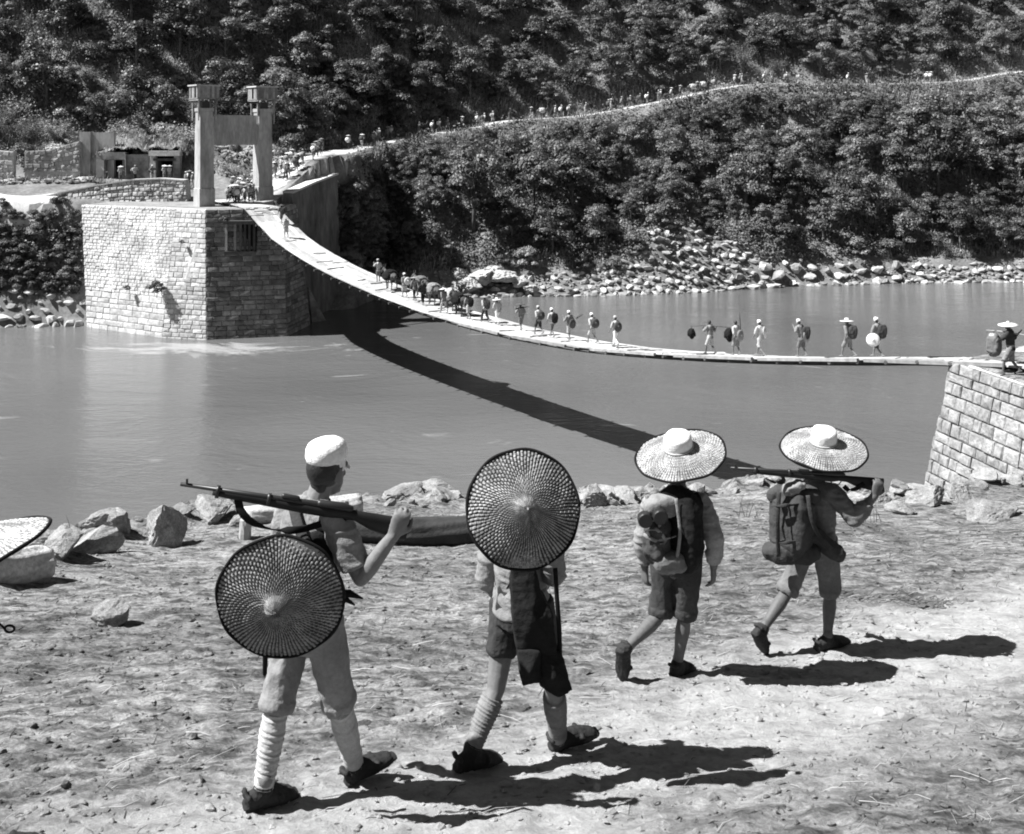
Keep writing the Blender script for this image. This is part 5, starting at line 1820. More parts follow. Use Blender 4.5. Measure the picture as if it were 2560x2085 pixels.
def hair_mesh(J, base, k=1.0):
    B = head_basis(J); c = J['head']
    mb = MB()
    mb.ell(c + B @ Vector((0, -.014, .024)) * k, (.081 * k, .095 * k, .099 * k), B, 22, 14)
    mb.limb([c + B @ Vector((0, -.055, -.02)) * k, c + B @ Vector((0, -.058, -.066)) * k], [(.052 * k, .034 * k), (.040 * k, .02 * k)], B @ Vector((1, 0, 0)), 14)
    return mb.mesh('hair', base, True)


def eyes(J, root, k=1.0):
    B = head_basis(J); c = J['head']
    for s in (-1, 1):
        m = MB(); m.ell(c + B @ Vector((s * .031, .076, .002)) * k, (.013 * k, .011 * k, .008 * k), B, 10, 8)
        m.build('eye', M['cloth_white'], root, smooth=True)


def strap(root, pts, w, th, mt, ref, name='strap'):
    mb = MB(); P_ = [Vector(p) for p in pts]
    P_ = resample(P_, .03)
    mb.limb(P_, [(w / 2, th / 2)] * len(P_), ref, 8, rounded=False)
    return mb.build(name, mt, root, smooth=True)


# ---- woven bamboo hats -------------------------------------------------------
def woven_hat(name, label, c, nrm, R, style, spin=0.0, light=.42, dark=.03, spokes=90):
    nrm = Vector(nrm).normalized()
    s, o = frame_of(nrm, Vector((1, .1, 0)))
    B = Matrix((s, -o, nrm)).transposed() if s.cross(-o).dot(nrm) > 0 else Matrix((s, o, nrm)).transposed()
    t = thing(name, label, 'hat', c)
    na = spokes * 5
    ring = .0105
    r0 = .004 if style == 'cone' else .07
    nr = int((R - r0) / ring * 4)
    th = np.arange(na) / na * 2 * np.pi + spin
    rr_ = np.linspace(r0, R, nr + 1)
    TH, RR = np.meshgrid(th, rr_)
    if style == 'cone':
        z = np.interp(RR, [0, .02, .04, .055, .075, R * .6, R], [.112, .108, .092, .068, .058, .028, -.012])
    else:
        z = np.interp(RR, [.07, .09, R * .6, R], [.052, .04, .018, -.014])
    warp = .006 * np.sin(2 * TH + spin * 7) * (RR / R) ** 2 + .005 * np.sin(3 * TH + spin * 3) * (RR / R) ** 2
    z = z + warp
    fs = TH * spokes / (2 * np.pi) + .8 * vnoise(np.cos(TH) * 2.2 + spin * 5, np.sin(TH) * 2.2 + RR * 14)
    fr = RR / ring + .7 * vnoise(np.cos(TH) * 4 + 9, np.sin(TH) * 4 + RR * 9 + spin)
    par = np.floor(fs).astype(int) % 2
    sp = np.abs((fs % 1) - .5) * 2                # 1 on the gap between spokes
    rg_ = np.abs(((fr + .5 * par) % 1) - .5) * 2   # 1 on the gap between rings
    over = np.sin(2 * np.pi * (fr / 2 + .5 * par))
    z = z + .0022 * over * (1 - sp ** 3) - .004 * (sp > .72) - .0015 * (rg_ > .8) + .004 * vnoise(RR * 18 + spin, np.cos(TH) * 3 + np.sin(TH) * 4)
    tone = vnoise(np.floor(fs) * 3.7, np.floor(fr + .5 * par) * 1.3) * .5 + vnoise(np.cos(TH) * 2.5 + spin, np.sin(TH) * 2.5 + RR * 8) * .7
    col = np.clip(light * (1 + tone), .05, .75)
    w_sp, w_rg = (.50, .86) if style == 'cone' else (.70, .58)
    col = np.where(sp > w_sp + .25 * vnoise(np.floor(fs) * 2.3, RR * 40), dark * 1.3, col)
    col = np.where(rg_ > w_rg, col * (.5 if style == 'cone' else .35), col)
    X = RR * np.cos(TH); Y = RR * np.sin(TH)
    V = np.stack([X, Y, z], -1).reshape(-1, 3)
    Vw = V @ np.array(B).T
    i = np.arange(nr * na); r_ = i // na; k = i % na
    Q = np.stack([r_ * na + k, r_ * na + (k + 1) % na, (r_ + 1) * na + (k + 1) % na, (r_ + 1) * na + k], 1)
    me = mesh_np('woven_brim', Vw, Q, True)
    at_ = me.attributes.new('weave', 'FLOAT', 'POINT'); at_.data.foreach_set('value', col.ravel().astype(np.float32))
    put('woven_brim', me, M['weave'], t)
    # inner lining, 6 mm below, so that the hat has thickness
    n2 = 48; prof = []
    for q in np.linspace(R - .004, r0 + .002, 14):
        prof.append((q, float(np.interp(q, [0, .02, .04, .055, .075, R * .6, R], [.112, .108, .092, .068, .058, .028, -.012]) if style == 'cone' else np.interp(q, [.07, .09, R * .6, R], [.052, .04, .018, -.014])) - .009))
    mb = MB(); vs = []; fsx = []
    for (q, zz) in prof:
        for a in range(n2):
            an = 2 * math.pi * a / n2
            vs.append(B @ Vector((q * math.cos(an), q * math.sin(an), zz)))
    for j in range(len(prof) - 1):
        for a in range(n2): fsx.append((j * n2 + a, j * n2 + (a + 1) % n2, (j + 1) * n2 + (a + 1) % n2, (j + 1) * n2 + a))
    mb.add([v + Vector(c) for v in vs], fsx); mb.build('lining', M['hat_mid'], t, smooth=True)
    # bound rim, wavy
    mb = MB(); rim = []; n3 = 72
    for a in range(n3 + 1):
        an = 2 * math.pi * a / n3
        rw_ = R + .004 * math.sin(an * 9 + spin) * .5
        rim.append(Vector(c) + B @ Vector((rw_ * math.cos(an), rw_ * math.sin(an), -.014 + .003 * math.sin(an * 7) + .006 * math.sin(2 * (an) + spin * 7) + .005 * math.sin(3 * (an) + spin * 3))))
    mb.limb(rim, [.0075] * (n3 + 1), nrm, 8, rounded=False); mb.build('rim', M['strap'], t, smooth=True)
    if style == 'crown':
        mb = MB()
        mb.lathe([(.001, .02), (.078, .02), (.088, .035), (.091, .075), (.090, .11), (.083, .128), (.06, .14), (.03, .145), (.001, .146)], c, B, 36)
        me = mb.mesh('crown_cover', t.location, True)
        for v in me.vertices:
            v.co = v.co + v.normal * float(vnoise3(np.array([v.co[:]]) * 22 + 4)[0]) * .010
        put('crown_cover', me, M['cloth_white'], t)
        mb = MB(); pts = [Vector(c) + B @ Vector((.092 * math.cos(a / 24 * 6.2832), .092 * math.sin(a / 24 * 6.2832), .045)) for a in range(25)]
        mb.limb(pts, [.006] * 25, nrm, 6, rounded=False); mb.build('hat_band', M['cloth_pale'], t, smooth=True)
    return t


# ---- rifle -------------------------------------------------------------------
def rifle(label, butt, muzzle, up, sling=None, group=None):
    butt = Vector(butt); muzzle = Vector(muzzle)
    L = (muzzle - butt).length; f = (muzzle - butt).normalized()
    u = (up - f * up.dot(f)).normalized(); s = f.cross(u)
    t = thing('rifle', label, 'rifle', butt)
    P_ = lambda a, h=0.0, l=0.0: butt + f * a * L + u * h + s * l
    mb = MB()
    mb.limb([P_(0, -.045), P_(.03, -.043), P_(.16, -.028), P_(.235, -.012), P_(.29, -.008), P_(.34, -.012), P_(.45, -.010), P_(.62, -.006), P_(.80, -.002), P_(.86, 0)],
            [(.054, .019), (.054, .021), (.040, .021), (.023, .019), (.022, .019), (.026, .023), (.026, .022), (.022, .019), (.018, .016), (.014, .014)], u, 14, rounded=False)
    stk = mb.build('stock', M['gunwood'], t, smooth=True)
    mb = MB(); mb.limb([P_(.30, .016), P_(.42, .016), P_(.6, .015), P_(1.0, .013)], [.015, .013, .011, .0085], u, 12, rounded=False); brl = mb.build('barrel', M['iron'], t, smooth=True)
    mb = MB(); mb.limb([P_(.265, .018), P_(.30, .022), P_(.40, .02)], [.014, .018, .017], u, 10); mb.build('receiver', M['iron'], t, smooth=True)
    mb = MB(); mb.limb([P_(.285, .02), P_(.282, .01, .05), P_(.282, -.005, .075)], [.006, .006, .011], u, 8); mb.build('bolt_handle', M['iron'], t, smooth=True)
    mb = MB(); mb.limb([P_(.27, -.03), P_(.285, -.058), P_(.325, -.060), P_(.345, -.032)], [.004] * 4, s, 6, rounded=False); mb.build('trigger_guard', M['iron'], stk, t.location, smooth=True)
    mb = MB(); mb.box(P_(.975, .03), (.008, .008, .022)); mb.build('front_sight', M['iron'], brl, t.location)
    for a in (.62, .84):
        mb = MB(); mb.limb([P_(a - .008, .003), P_(a + .008, .003)], [(.028, .022), (.028, .022)], u, 14, rounded=False); mb.build('barrel_band', M['iron'], stk, t.location, smooth=True)
    mb = MB(); mb.limb([P_(.50, .028), P_(.56, .03)], [.012, .012], u, 8); mb.build('rear_sight', M['iron'], brl, t.location, smooth=True)
    if sling:
        strap(t, sling, .034, .006, M['strap'], f, 'sling')
    return t


# ---- the four soldiers in front ------------------------------------------------
def J_from(spec, d0, heading):
    """joint places from where they stand in the photograph and how far out"""
    J = {k: at(v[0], v[1], d0 + v[2]) for k, v in spec.items()}
    h = Vector((heading[0], heading[1], 0)).normalized()
    J['face'] = h; J['fwd'] = h; J['right'] = h.cross(UP).normalized()
    return J


def soldier(label, J, d0, shirt, trous, skin, sleeve=1.2, hemf=1.02, hem=.05, put_L=True, put_R=True, cap=True, pm='puttee', hands=True, loose=.019, tl=.018, vx=1.0):
    foot = J['heL'].lerp(J['heR'], .5)
    base = Vector((foot.x, foot.y, ground_z(foot.x, foot.y)))
    t = thing('person', label, 'person', base)
    put('body', body_mesh('body', J, .0064 * vx, base), skin, t)
    put('shirt', shirt_mesh('shirt', J, .0072 * vx, base, sleeve, hem, loose), shirt, t)
    put('trousers', trousers_mesh('trousers', J, .0072 * vx, base, hemf, tl), trous, t)
    put('hair', hair_mesh(J, base), M['hair'], t)
    eyes(J, t)
    if cap:
        cp = put('cap', cap_mesh(J, base), M['cloth_white'], t); put('visor', visor_mesh(J, base), M['cloth_white'], cp)
    for S, on in (('L', put_L), ('R', put_R)):
        if on: put('puttee', puttee(J, S, on[0] if isinstance(on, tuple) else .06, .97, base), M[pm], t)
        put('sandal', shoe_mesh(J, S, base), M['shoe'], t)
    return t


def chk(nm, J):
    o = []
    for S in 'LR':
        o.append('%s thigh %.2f shank %.2f foot %.2f uarm %.2f farm %.2f' % (S, (J['hip' + S] - J['kn' + S]).length, (J['kn' + S] - J['an' + S]).length, (J['he' + S] - J['to' + S]).length, (J['sh' + S] - J['el' + S]).length, (J['el' + S] - J['wr' + S]).length))
        for q in ('he', 'to'):
            p = J[q + S]; o.append('%s%s gap %.3f' % (q, S, p.z - ground_z(p.x, p.y)))
    print(nm, ' | '.join(o))


def settle(J, feet):
    """moves the feet that stand onto the ground"""
    for q, lift in feet.items():
        p = J[q]; p.z = ground_z(p.x, p.y) + lift
    return J


# first soldier: bareheaded cap, rifle across the shoulders, hat slung behind
S1 = J_from(dict(hipL=(742, 1558, .07), hipR=(806, 1558, -.07), knL=(690, 1772, -.04), anL=(658, 1972, -.12), heL=(620, 2014, -.14), toL=(728, 2004, -.02),
    knR=(850, 1765, .03), anR=(886, 1912, .17), heR=(876, 1952, .16), toR=(976, 1900, .27), shL=(722, 1292, .13), shR=(836, 1292, -.12), neck=(792, 1246, .0), head=(818, 1178, .03),
    elR=(902, 1446, -.16), wrR=(984, 1338, -.19), elL=(690, 1420, .26), wrL=(735, 1525, .36)), 4.93, (.77, .64))
S1.update(handR=at(1008, 1284, 4.735) - S1['wrR'], palmR=Vector((-.15, .95, -.1)), curlR=.85, thumbR=-1.0)
settle(S1, dict(heL=.012, toL=.012, heR=.012))
S1['face'] = Vector((.5, .86, -.05))
p1 = soldier('soldier in white cap and light shorts with puttees, rifle across his shoulders', S1, 4.93, M['cloth_light'], M['cloth_tan'], M['skin'], .82, .97, .03, (.02,), (.02,), True, tl=.018)
rifle('rifle carried across the shoulders of the white-capped soldier', at(1024, 1303, 4.80), at(450, 1217, 4.66), Vector((0, -.2, 1)),
      [at(594, 1240, 4.70), at(600, 1272, 4.68), at(622, 1300, 4.68), at(658, 1318, 4.70), at(700, 1326, 4.74), at(760, 1322, 4.76), at(830, 1300, 4.76), at(895, 1283, 4.78)])
woven_hat('woven_hat', 'dark woven bamboo hat slung at the hip of the white-capped soldier', at(700, 1498, 4.64), (.03, -.98, -.10), .272, 'cone', .3, .26)
m = MB(); m.limb([at(664, 1600, 4.72), at(662, 1684, 4.74)], [.014, .010], n=8); tag(m.build('bayonet_scabbard', M['strap'], smooth=True), 'thin dark scabbard hanging below the hip-slung woven hat', 'scabbard')
strap(p1, [at(735, 1270, 4.86), at(752, 1330, 4.78), at(800, 1420, 4.70), at(850, 1480, 4.74)], .05, .02, M['cloth_dark'], Vector((1, 0, .4)), 'shoulder_strap')
m = MB(); m.limb([at(842, 1486, 4.80), at(874, 1484, 4.80), at(906, 1496, 4.82)], [(.022, .012), (.018, .012), (.004, .004)], UP, 10)
m.limb([at(840, 1500, 4.80), at(868, 1500, 4.80), at(886, 1512, 4.82)], [(.016, .01), (.012, .01), (.004, .004)], UP, 8); m.build('belt_end', M['strap'], p1, smooth=True)
m = MB(); c_ = at(795, 1420, 4.80); m.limb([at(800, 1340, 4.80), c_, at(815, 1500, 4.80)], [(.05, .03), (.07, .05), (.06, .04)], Vector((1, .3, 0)), 14); tag(m.build('haversack', M['cloth_black'], smooth=True), 'black haversack between the white-capped soldier and his slung hat', 'haversack')

# second soldier: hat slung over the back of the head, dark bags at the hip
S2 = J_from(dict(hipL=(1270, 1512, .07), hipR=(1334, 1512, -.07), knL=(1240, 1722, -.02), anL=(1182, 1868, -.12), heL=(1146, 1908, -.15), toL=(1238, 1902, -.02),
    knR=(1384, 1722, -.01), anR=(1396, 1846, .20), heR=(1384, 1880, .20), toR=(1482, 1836, .30), shL=(1246, 1306, .13), shR=(1362, 1306, -.12), neck=(1312, 1272, .0), head=(1328, 1214, .03),
    elR=(1384, 1436, -.10), wrR=(1372, 1452, .18), elL=(1218, 1446, .16), wrL=(1262, 1520, .30)), 5.38, (.77, .64))
settle(S2, dict(heL=.012, toL=.012, heR=.012))
p2 = soldier('soldier in dark shorts and puttees whose slung hat hides his head', S2, 5.38, M['cloth_light'], M['cloth_dark'], M['skin'], 1.05, dict(L=.62, R=.88), .04, (.14,), (.14,), True, tl=.016, pm='puttee_dark')
woven_hat('woven_hat', 'round woven bamboo hat slung behind the head of the second soldier', at(1309, 1272, 5.08), (.17, -.92, .32), .268, 'cone', 1.1, .32)
def rbox(c, sx, sy, sz, ax, r=.35):
    """soft cloth bag: rounded box along ax"""
    mb = MB(); ax = ax.normalized()
    mb.limb([Vector(c) - ax * sz / 2, Vector(c) - ax * sz * .38, Vector(c), Vector(c) + ax * sz * .38, Vector(c) + ax * sz / 2], [(sx * .42, sy * .40), (sx * .5, sy * .5), (sx * .52, sy * .52), (sx * .5, sy * .5), (sx * .42, sy * .4)], Vector((.64, -.77, 0)), 20, power=.55)
    return mb
bg1 = thing('haversack', 'black cloth haversack hanging on the second soldier\'s back', 'haversack', at(1330, 1600, 5.12))
def slab_bag(pts, th, nm, mt):
    """flat cloth bag with squared corners: outline in the photograph's plane, given thickness"""
    mb = MB(); fr = [Vector(q) for q in pts]; k = Vector((-.01, th, 0)); n_ = len(fr)
    c_ = sum(fr, Vector((0, 0, 0))) / n_
    mb.add(fr + [q + k for q in fr] + [c_ - Vector((0, th * .5, 0)), c_ + k * 1.5], [(i, (i + 1) % n_, 2 * n_) for i in range(n_)] + [(n_ + (i + 1) % n_, n_ + i, 2 * n_ + 1) for i in range(n_)] + [((i + 1) % n_, i, n_ + i, n_ + (i + 1) % n_) for i in range(n_)])
    put(nm, fuse_mesh(nm, mb, .007, 1, bg1.location, (.004, 9, 14)), mt, bg1)
slab_bag([at(1278, 1420, 5.14), at(1285, 1560, 5.12), at(1296, 1640, 5.12), at(1392, 1640, 5.12), at(1384, 1545, 5.12), at(1352, 1486, 5.14), at(1338, 1410, 5.16)], .10, 'bag', M['cloth_black'])
slab_bag([at(1294, 1628, 5.10), at(1306, 1716, 5.10), at(1352, 1704, 5.10), at(1350, 1628, 5.10)], .08, 'lower_bag', M['cloth_black'])
slab_bag([at(1344, 1620, 5.12), at(1352, 1716, 5.12), at(1398, 1744, 5.12), at(1430, 1724, 5.14), at(1402, 1630, 5.14)], .07, 'flap', M['cloth_black'])
strap(bg1, [at(1388, 1420, 5.16), at(1392, 1490, 5.14), at(1398, 1570, 5.14), at(1400, 1645, 5.16)], .022, .008, M['strap'], Vector((1, 0, 0)), 'strap')
strap(p2, [at(1355, 1290, 5.20), at(1330, 1380, 5.20), at(1290, 1440, 5.24), at(1262, 1490, 5.34)], .03, .006, M['strap'], Vector((1, 0, .4)), 'shoulder_strap')

# third soldier: worn hat with white crown, pack with two round tins
S3 = J_from(dict(hipL=(1662, 1392, .05), hipR=(1722, 1392, -.05), knL=(1652, 1536, .02), anL=(1564, 1622, -.17), heL=(1548, 1634, -.22), toL=(1552, 1704, -.14),
    knR=(1712, 1538, .0), anR=(1694, 1662, .0), heR=(1684, 1692, -.04), toR=(1726, 1690, .13), shL=(1630, 1258, .08), shR=(1752, 1256, -.08), neck=(1694, 1222, .0), head=(1699, 1150, .02),
    elR=(1786, 1346, -.12), wrR=(1784, 1418, -.06), elL=(1607, 1345, .10), wrL=(1612, 1420, .14)), 7.02, (.42, .9))
settle(S3, dict(heR=.012, toR=.012, toL=.02))
S3.update(curlR=.5, curlL=.5, handR=Vector((.0, .05, -1)), handL=Vector((.02, .08, -1)), palmR=Vector((-.8, .4, 0)), palmL=Vector((.8, .4, 0)), thumbL=-1.0)
p3 = soldier('barefoot-legged soldier in white-crowned woven hat carrying a pack with two tins', S3, 7.02, M['cloth_light'], M['cloth_dark'], M['skin_dark'], 1.8, .97, .02, None, None, False)
woven_hat('woven_hat', 'tilted woven brim hat with white crown worn by the third soldier', at(1700, 1132, 7.02), (-.20, -.26, .94), .292, 'crown', .2, .42, .05)
pk = thing('backpack', 'dark backpack with tied bundles and two round tins on the third soldier', 'backpack', at(1680, 1420, 6.86))
put('pack_bag', fuse_mesh('pack_bag', rbox(at(1702, 1322, 6.86), .30, .15, .42, Vector((-.03, 0, 1))), .009, 3, pk.location, (.006, 12, 12)), M['cloth_black'], pk)
put('bedroll', fuse_mesh('bedroll', rbox(at(1672, 1262, 6.84), .13, .12, .24, Vector((1, .2, .05))), .009, 3, pk.location, (.006, 12, 12)), M['cloth_light'], pk)
put('side_bundle', fuse_mesh('side_bundle', rbox(at(1642, 1345, 6.82), .15, .13, .22, Vector((.1, 0, 1))), .008, 3, pk.location, (.008, 14, 14)), M['pack'], pk)
put('low_bundle', fuse_mesh('low_bundle', rbox(at(1680, 1402, 6.80), .14, .12, .15, Vector((1, .1, .1))), .008, 3, pk.location, (.006, 14, 14)), M['cloth_mid'], pk)
for (px, py) in ((1612, 1298), (1650, 1290)):
    m = MB(); c_ = at(px, py, 6.74); m.lathe([(.001, -.03), (.04, -.03), (.046, -.022), (.046, .03), (.04, .036), (.001, .036)], c_, Matrix.Rotation(math.radians(90), 3, 'X'), 20); m.build('tin', M['iron'], pk, smooth=False)
for pts in ([at(1640, 1250, 6.78), at(1650, 1320, 6.74), at(1648, 1400, 6.76)], [at(1690, 1246, 6.76), at(1700, 1330, 6.74), at(1690, 1412, 6.74)], [at(1608, 1335, 6.76), at(1640, 1352, 6.74), at(1690, 1340, 6.74)], [at(1612, 1330, 6.75), at(1640, 1322, 6.73), at(1664, 1352, 6.74), at(1650, 1360, 6.73)]):
    strap(pk, pts, .022, .008, M['cloth_light'], Vector((1, 0, .3)), 'tie_strap')
strap(p3, [at(1640, 1236, 6.94), at(1628, 1262, 6.86), at(1634, 1300, 6.86)], .035, .008, M['cloth_mid'], Vector((1, 0, 0)), 'shoulder_strap')
strap(p3, [at(1738, 1232, 6.86), at(1752, 1262, 6.80), at(1746, 1310, 6.80)], .035, .008, M['cloth_black'], Vector((1, 0, 0)), 'shoulder_strap')

# fourth soldier: worn hat with white crown, rifle along the shoulder, large bedroll pack
S4 = J_from(dict(hipL=(2018, 1352, .07), hipR=(2062, 1352, -.07), knL=(1968, 1480, -.02), anL=(1906, 1574, -.18), heL=(1886, 1592, -.24), toL=(1908, 1638, -.14),
    knR=(2076, 1480, .0), anR=(2068, 1598, -.02), heR=(2044, 1622, -.05), toR=(2114, 1622, .08), shL=(1992, 1236, .12), shR=(2082, 1232, -.11), neck=(2042, 1206, .0), head=(2057, 1142, .03),
    elR=(2136, 1296, -.20), wrR=(2186, 1240, -.24), elL=(1978, 1320, .30), wrL=(2012, 1370, .40)), 7.72, (.8, .6))
settle(S4, dict(heR=.012, toR=.012, toL=.02))
S4.update(handR=at(2200, 1202, 7.48) - S4['wrR'], palmR=Vector((-.15, .95, -.1)), curlR=.85, thumbR=-1.0)
p4 = soldier('soldier in white-crowned woven hat striding with rifle and big rolled pack', S4, 7.72, M['cloth_mid'], M['cloth_mid'], M['skin_dark'], 1.7, .98, .04, None, None, False)
woven_hat('woven_hat', 'woven brim hat with white crown worn by the soldier with the big rolled pack', at(2059, 1117, 7.72), (-.04, -.24, .97), .302, 'crown', .9, .42, .05)
rifle('dark rifle held level behind the head of the soldier with the rolled pack', at(2208, 1199, 7.55), at(1826, 1174, 7.45), Vector((0, -.2, 1)),
      [at(2160, 1208, 7.52), at(2140, 1222, 7.52), at(2120, 1224, 7.52), at(2110, 1215, 7.52)])
pk = thing('backpack', 'big rolled canvas pack on the back of the soldier with the level rifle', 'backpack', at(1980, 1396, 7.55))
put('pack_bag', fuse_mesh('pack_bag', rbox(at(1980, 1305, 7.56), .29, .20, .36, Vector((.03, 0, 1))), .009, 3, pk.location, (.006, 9, 9)), M['pack'], pk)
put('top_roll', fuse_mesh('top_roll', rbox(at(1985, 1238, 7.58), .12, .12, .28, Vector((.9, -.3, .1))), .009, 3, pk.location, (.006, 11, 11)), M['pack'], pk)
put('bottom_roll', fuse_mesh('bottom_roll', rbox(at(1980, 1380, 7.54), .13, .14, .30, Vector((.9, -.3, .1))), .009, 3, pk.location, (.006, 11, 11)), M['pack'], pk)
put('side_bag', fuse_mesh('side_bag', rbox(at(2062, 1360, 7.52), .12, .10, .24, Vector((.75, -.1, -.6))), .008, 3, pk.location, (.006, 12, 12)), M['pack'], pk)
for pts in ([at(1948, 1230, 7.46), at(1944, 1300, 7.42), at(1946, 1392, 7.44)], [at(2020, 1238, 7.44), at(2030, 1300, 7.40), at(2052, 1345, 7.42), at(2080, 1372, 7.44)], [at(1930, 1262, 7.46), at(1965, 1264, 7.42), at(2012, 1258, 7.46)], [at(1930, 1350, 7.46), at(1965, 1356, 7.42), at(2018, 1352, 7.44)]):
    strap(pk, pts, .03, .008, M['cloth_dark'], Vector((1, 0, .3)), 'tie_strap')
put('knotted_cloth', fuse_mesh('knotted_cloth', rbox(at(1985, 1218, 7.50), .08, .06, .12, Vector((1, 0, .4))), .008, 2, pk.location, (.008, 20, 20)), M['cloth_light'], pk)

# a fifth soldier just outside the left edge, only his hat brim shows
off = Vector(((-262 - CX) * 4.1 / F - S2['hipL'].x, 4.1 - S2['hipL'].y, 0))
S0 = {k: (v + off if isinstance(v, Vector) and k not in ('face', 'fwd', 'right', 'handR', 'handL', 'palmR', 'palmL') else v) for k, v in S2.items()}
dz = ground_z(S0['heL'].x, S0['heL'].y) + .012 - S0['heL'].z
for k in S0:
    if isinstance(S0[k], Vector) and k not in ('face', 'fwd', 'right'): S0[k] = S0[k] + Vector((0, 0, dz))
p0 = soldier('soldier at the left edge of the photo showing only his hat brim', S0, 4.1, M['cloth_light'], M['cloth_mid'], M['skin'], 1.05, .9, .05, None, None, True, vx=1.7)
woven_hat('woven_hat', 'pale hat brim jutting in at the left edge of the photo', at(-64, 1372, 4.05), (-.30, -.06, .95), .27, 'cone', .5, .6, .12)
strap(p0, [at(-120, 1480, 4.05), at(-60, 1520, 4.05), at(0, 1560, 4.05), at(10, 1572, 4.05)], .008, .008, M['strap'], Vector((1, 0, 0)), 'cord')
m = MB(); cc_ = at(24, 1572, 4.05); m.limb([cc_ + Vector((.018 * math.cos(a * .5236), 0, .013 * math.sin(a * .5236))) for a in range(13)], [.0045] * 13, Vector((0, 1, 0)), 6, rounded=False); m.build('cord_loop', M['strap'], p0, smooth=True)
for nm, J in (('S1', S1), ('S2', S2), ('S3', S3), ('S4', S4)): chk(nm, J)

# ================================================================== SMALL FIGURES ON BRIDGE AND ROAD
def mini(stride, arms='swing', bend=0.0):
    """joints of a walking figure facing +y, standing at the origin"""
    s = stride
    J = dict(hipL=Vector((-.085, 0, .84)), hipR=Vector((.085, 0, .84)),
             knL=Vector((-.09, .16 * s + .04, .46)), anL=Vector((-.09, .26 * s, .10)), heL=Vector((-.09, .26 * s - .06, .02)), toL=Vector((-.09, .26 * s + .17, .02)),
             knR=Vector((.09, -.06 * s + .04, .45)), anR=Vector((.09, -.30 * s, .12 + .06 * abs(s))), heR=Vector((.09, -.34 * s - .05, .06 + .08 * abs(s))), toR=Vector((.09, -.26 * s + .13, .02)),
             shL=Vector((-.175, .04 + bend, 1.36)), shR=Vector((.175, .04 + bend, 1.36)), neck=Vector((0, .05 + bend, 1.43)), head=Vector((0, .08 + bend * 1.2, 1.54)),
             face=Vector((0, 1, 0)), fwd=Vector((0, 1, 0)), right=Vector((1, 0, 0)))
    if arms == 'swing':
        J.update(elL=Vector((-.23, -.08 * s, 1.10)), wrL=Vector((-.22, -.06 * s + .06, .86)), elR=Vector((.23, .10 * s, 1.10)), wrR=Vector((.22, .18 * s + .06, .88)))
    elif arms == 'up':
        J.update(elL=Vector((-.28, .12, 1.18)), wrL=Vector((-.20, .30, 1.36)), elR=Vector((.26, .0, 1.12)), wrR=Vector((.22, .22, 1.05)))
    elif arms == 'rifle':
        J.update(elL=Vector((-.23, -.06, 1.10)), wrL=Vector((-.22, .04, .86)), elR=Vector((.30, .10, 1.12)), wrR=Vector((.26, .24, 1.34)))
    elif arms == 'pole':
        J.update(elL=Vector((-.24, .18, 1.16)), wrL=Vector((-.16, .42, 1.38)), elR=Vector((.24, -.06, 1.14)), wrR=Vector((.16, -.22, 1.34)))
    return J


def mirrored(J):
    R = {}
    for k, v in J.items():
        k2 = k[:-1] + ('R' if k[-1] == 'L' else 'L') if k[-1] in 'LR' and k not in () else k
        R[k2] = Vector((-v.x, v.y, v.z)) if k not in ('face', 'fwd', 'right') else v
    return R


O0 = Vector((0, 0, 0))
FIG = {}
for nm, J in (('strideL', mini(1.0)), ('strideR', mirrored(mini(1.0))), ('stepL', mini(.5)), ('stepR', mirrored(mini(.55, 'rifle'))), ('stand', mini(.12, 'up')), ('pole', mini(.8, 'pole')), ('load', mini(.6, 'up', .10))):
    FIG[nm] = dict(J=J, body=body_mesh('body', J, .016, O0, hands=False), shirt=shirt_mesh('shirt', J, .02, O0, 1.25, .06, .03, (.006, 10, 8)), short=trousers_mesh('shorts', J, .02, O0, .96, .03, (.006, 9, 8)),
                   long=trousers_mesh('trousers', J, .02, O0, 1.8, .016, (.006, 9, 8)), cap=cap_mesh(J, O0), hair=hair_mesh(J, O0))


def lathe_mesh(name, prof, n=28):
    return MB().lathe(prof).mesh(name, None, True) if n == 28 else MB().lathe(prof, n=n).mesh(name, None, True)


HAT_S = lathe_mesh('straw_hat', [(.30, -.012), (.30, .0), (.2, .03), (.09, .06), (.05, .075), (.03, .11), (.001, .115), (.001, .10), (.05, .06), (.1, .045), (.2, .018), (.295, -.014)])
HAT_F = lathe_mesh('straw_hat', [(.30, -.012), (.30, .0), (.2, .012), (.1, .03), (.095, .10), (.07, .125), (.001, .13), (.001, .11), (.08, .02), (.2, .0), (.295, -.014)])
PACKM = fuse_mesh('pack', rbox((0, 0, 0), .32, .2, .40, UP), .02, 2, O0, (.012, 8, 8))
BUND = fuse_mesh('bundle', MB().ell((0, 0, 0), (.2, .17, .22)), .02, 2, O0, (.03, 7, 7))


def mini_rifle():
    mb = MB(); mb.limb([(0, 0, 0), (0, .2, .02), (0, .3, .03), (0, .75, .04), (0, 1.1, .045)], [(.02, .05), (.018, .04), (.016, .022), (.016, .022), (.009, .009)], Vector((1, 0, 0)), 8, rounded=False)
    return mb.mesh('rifle', None, True)


RIF = mini_rifle()


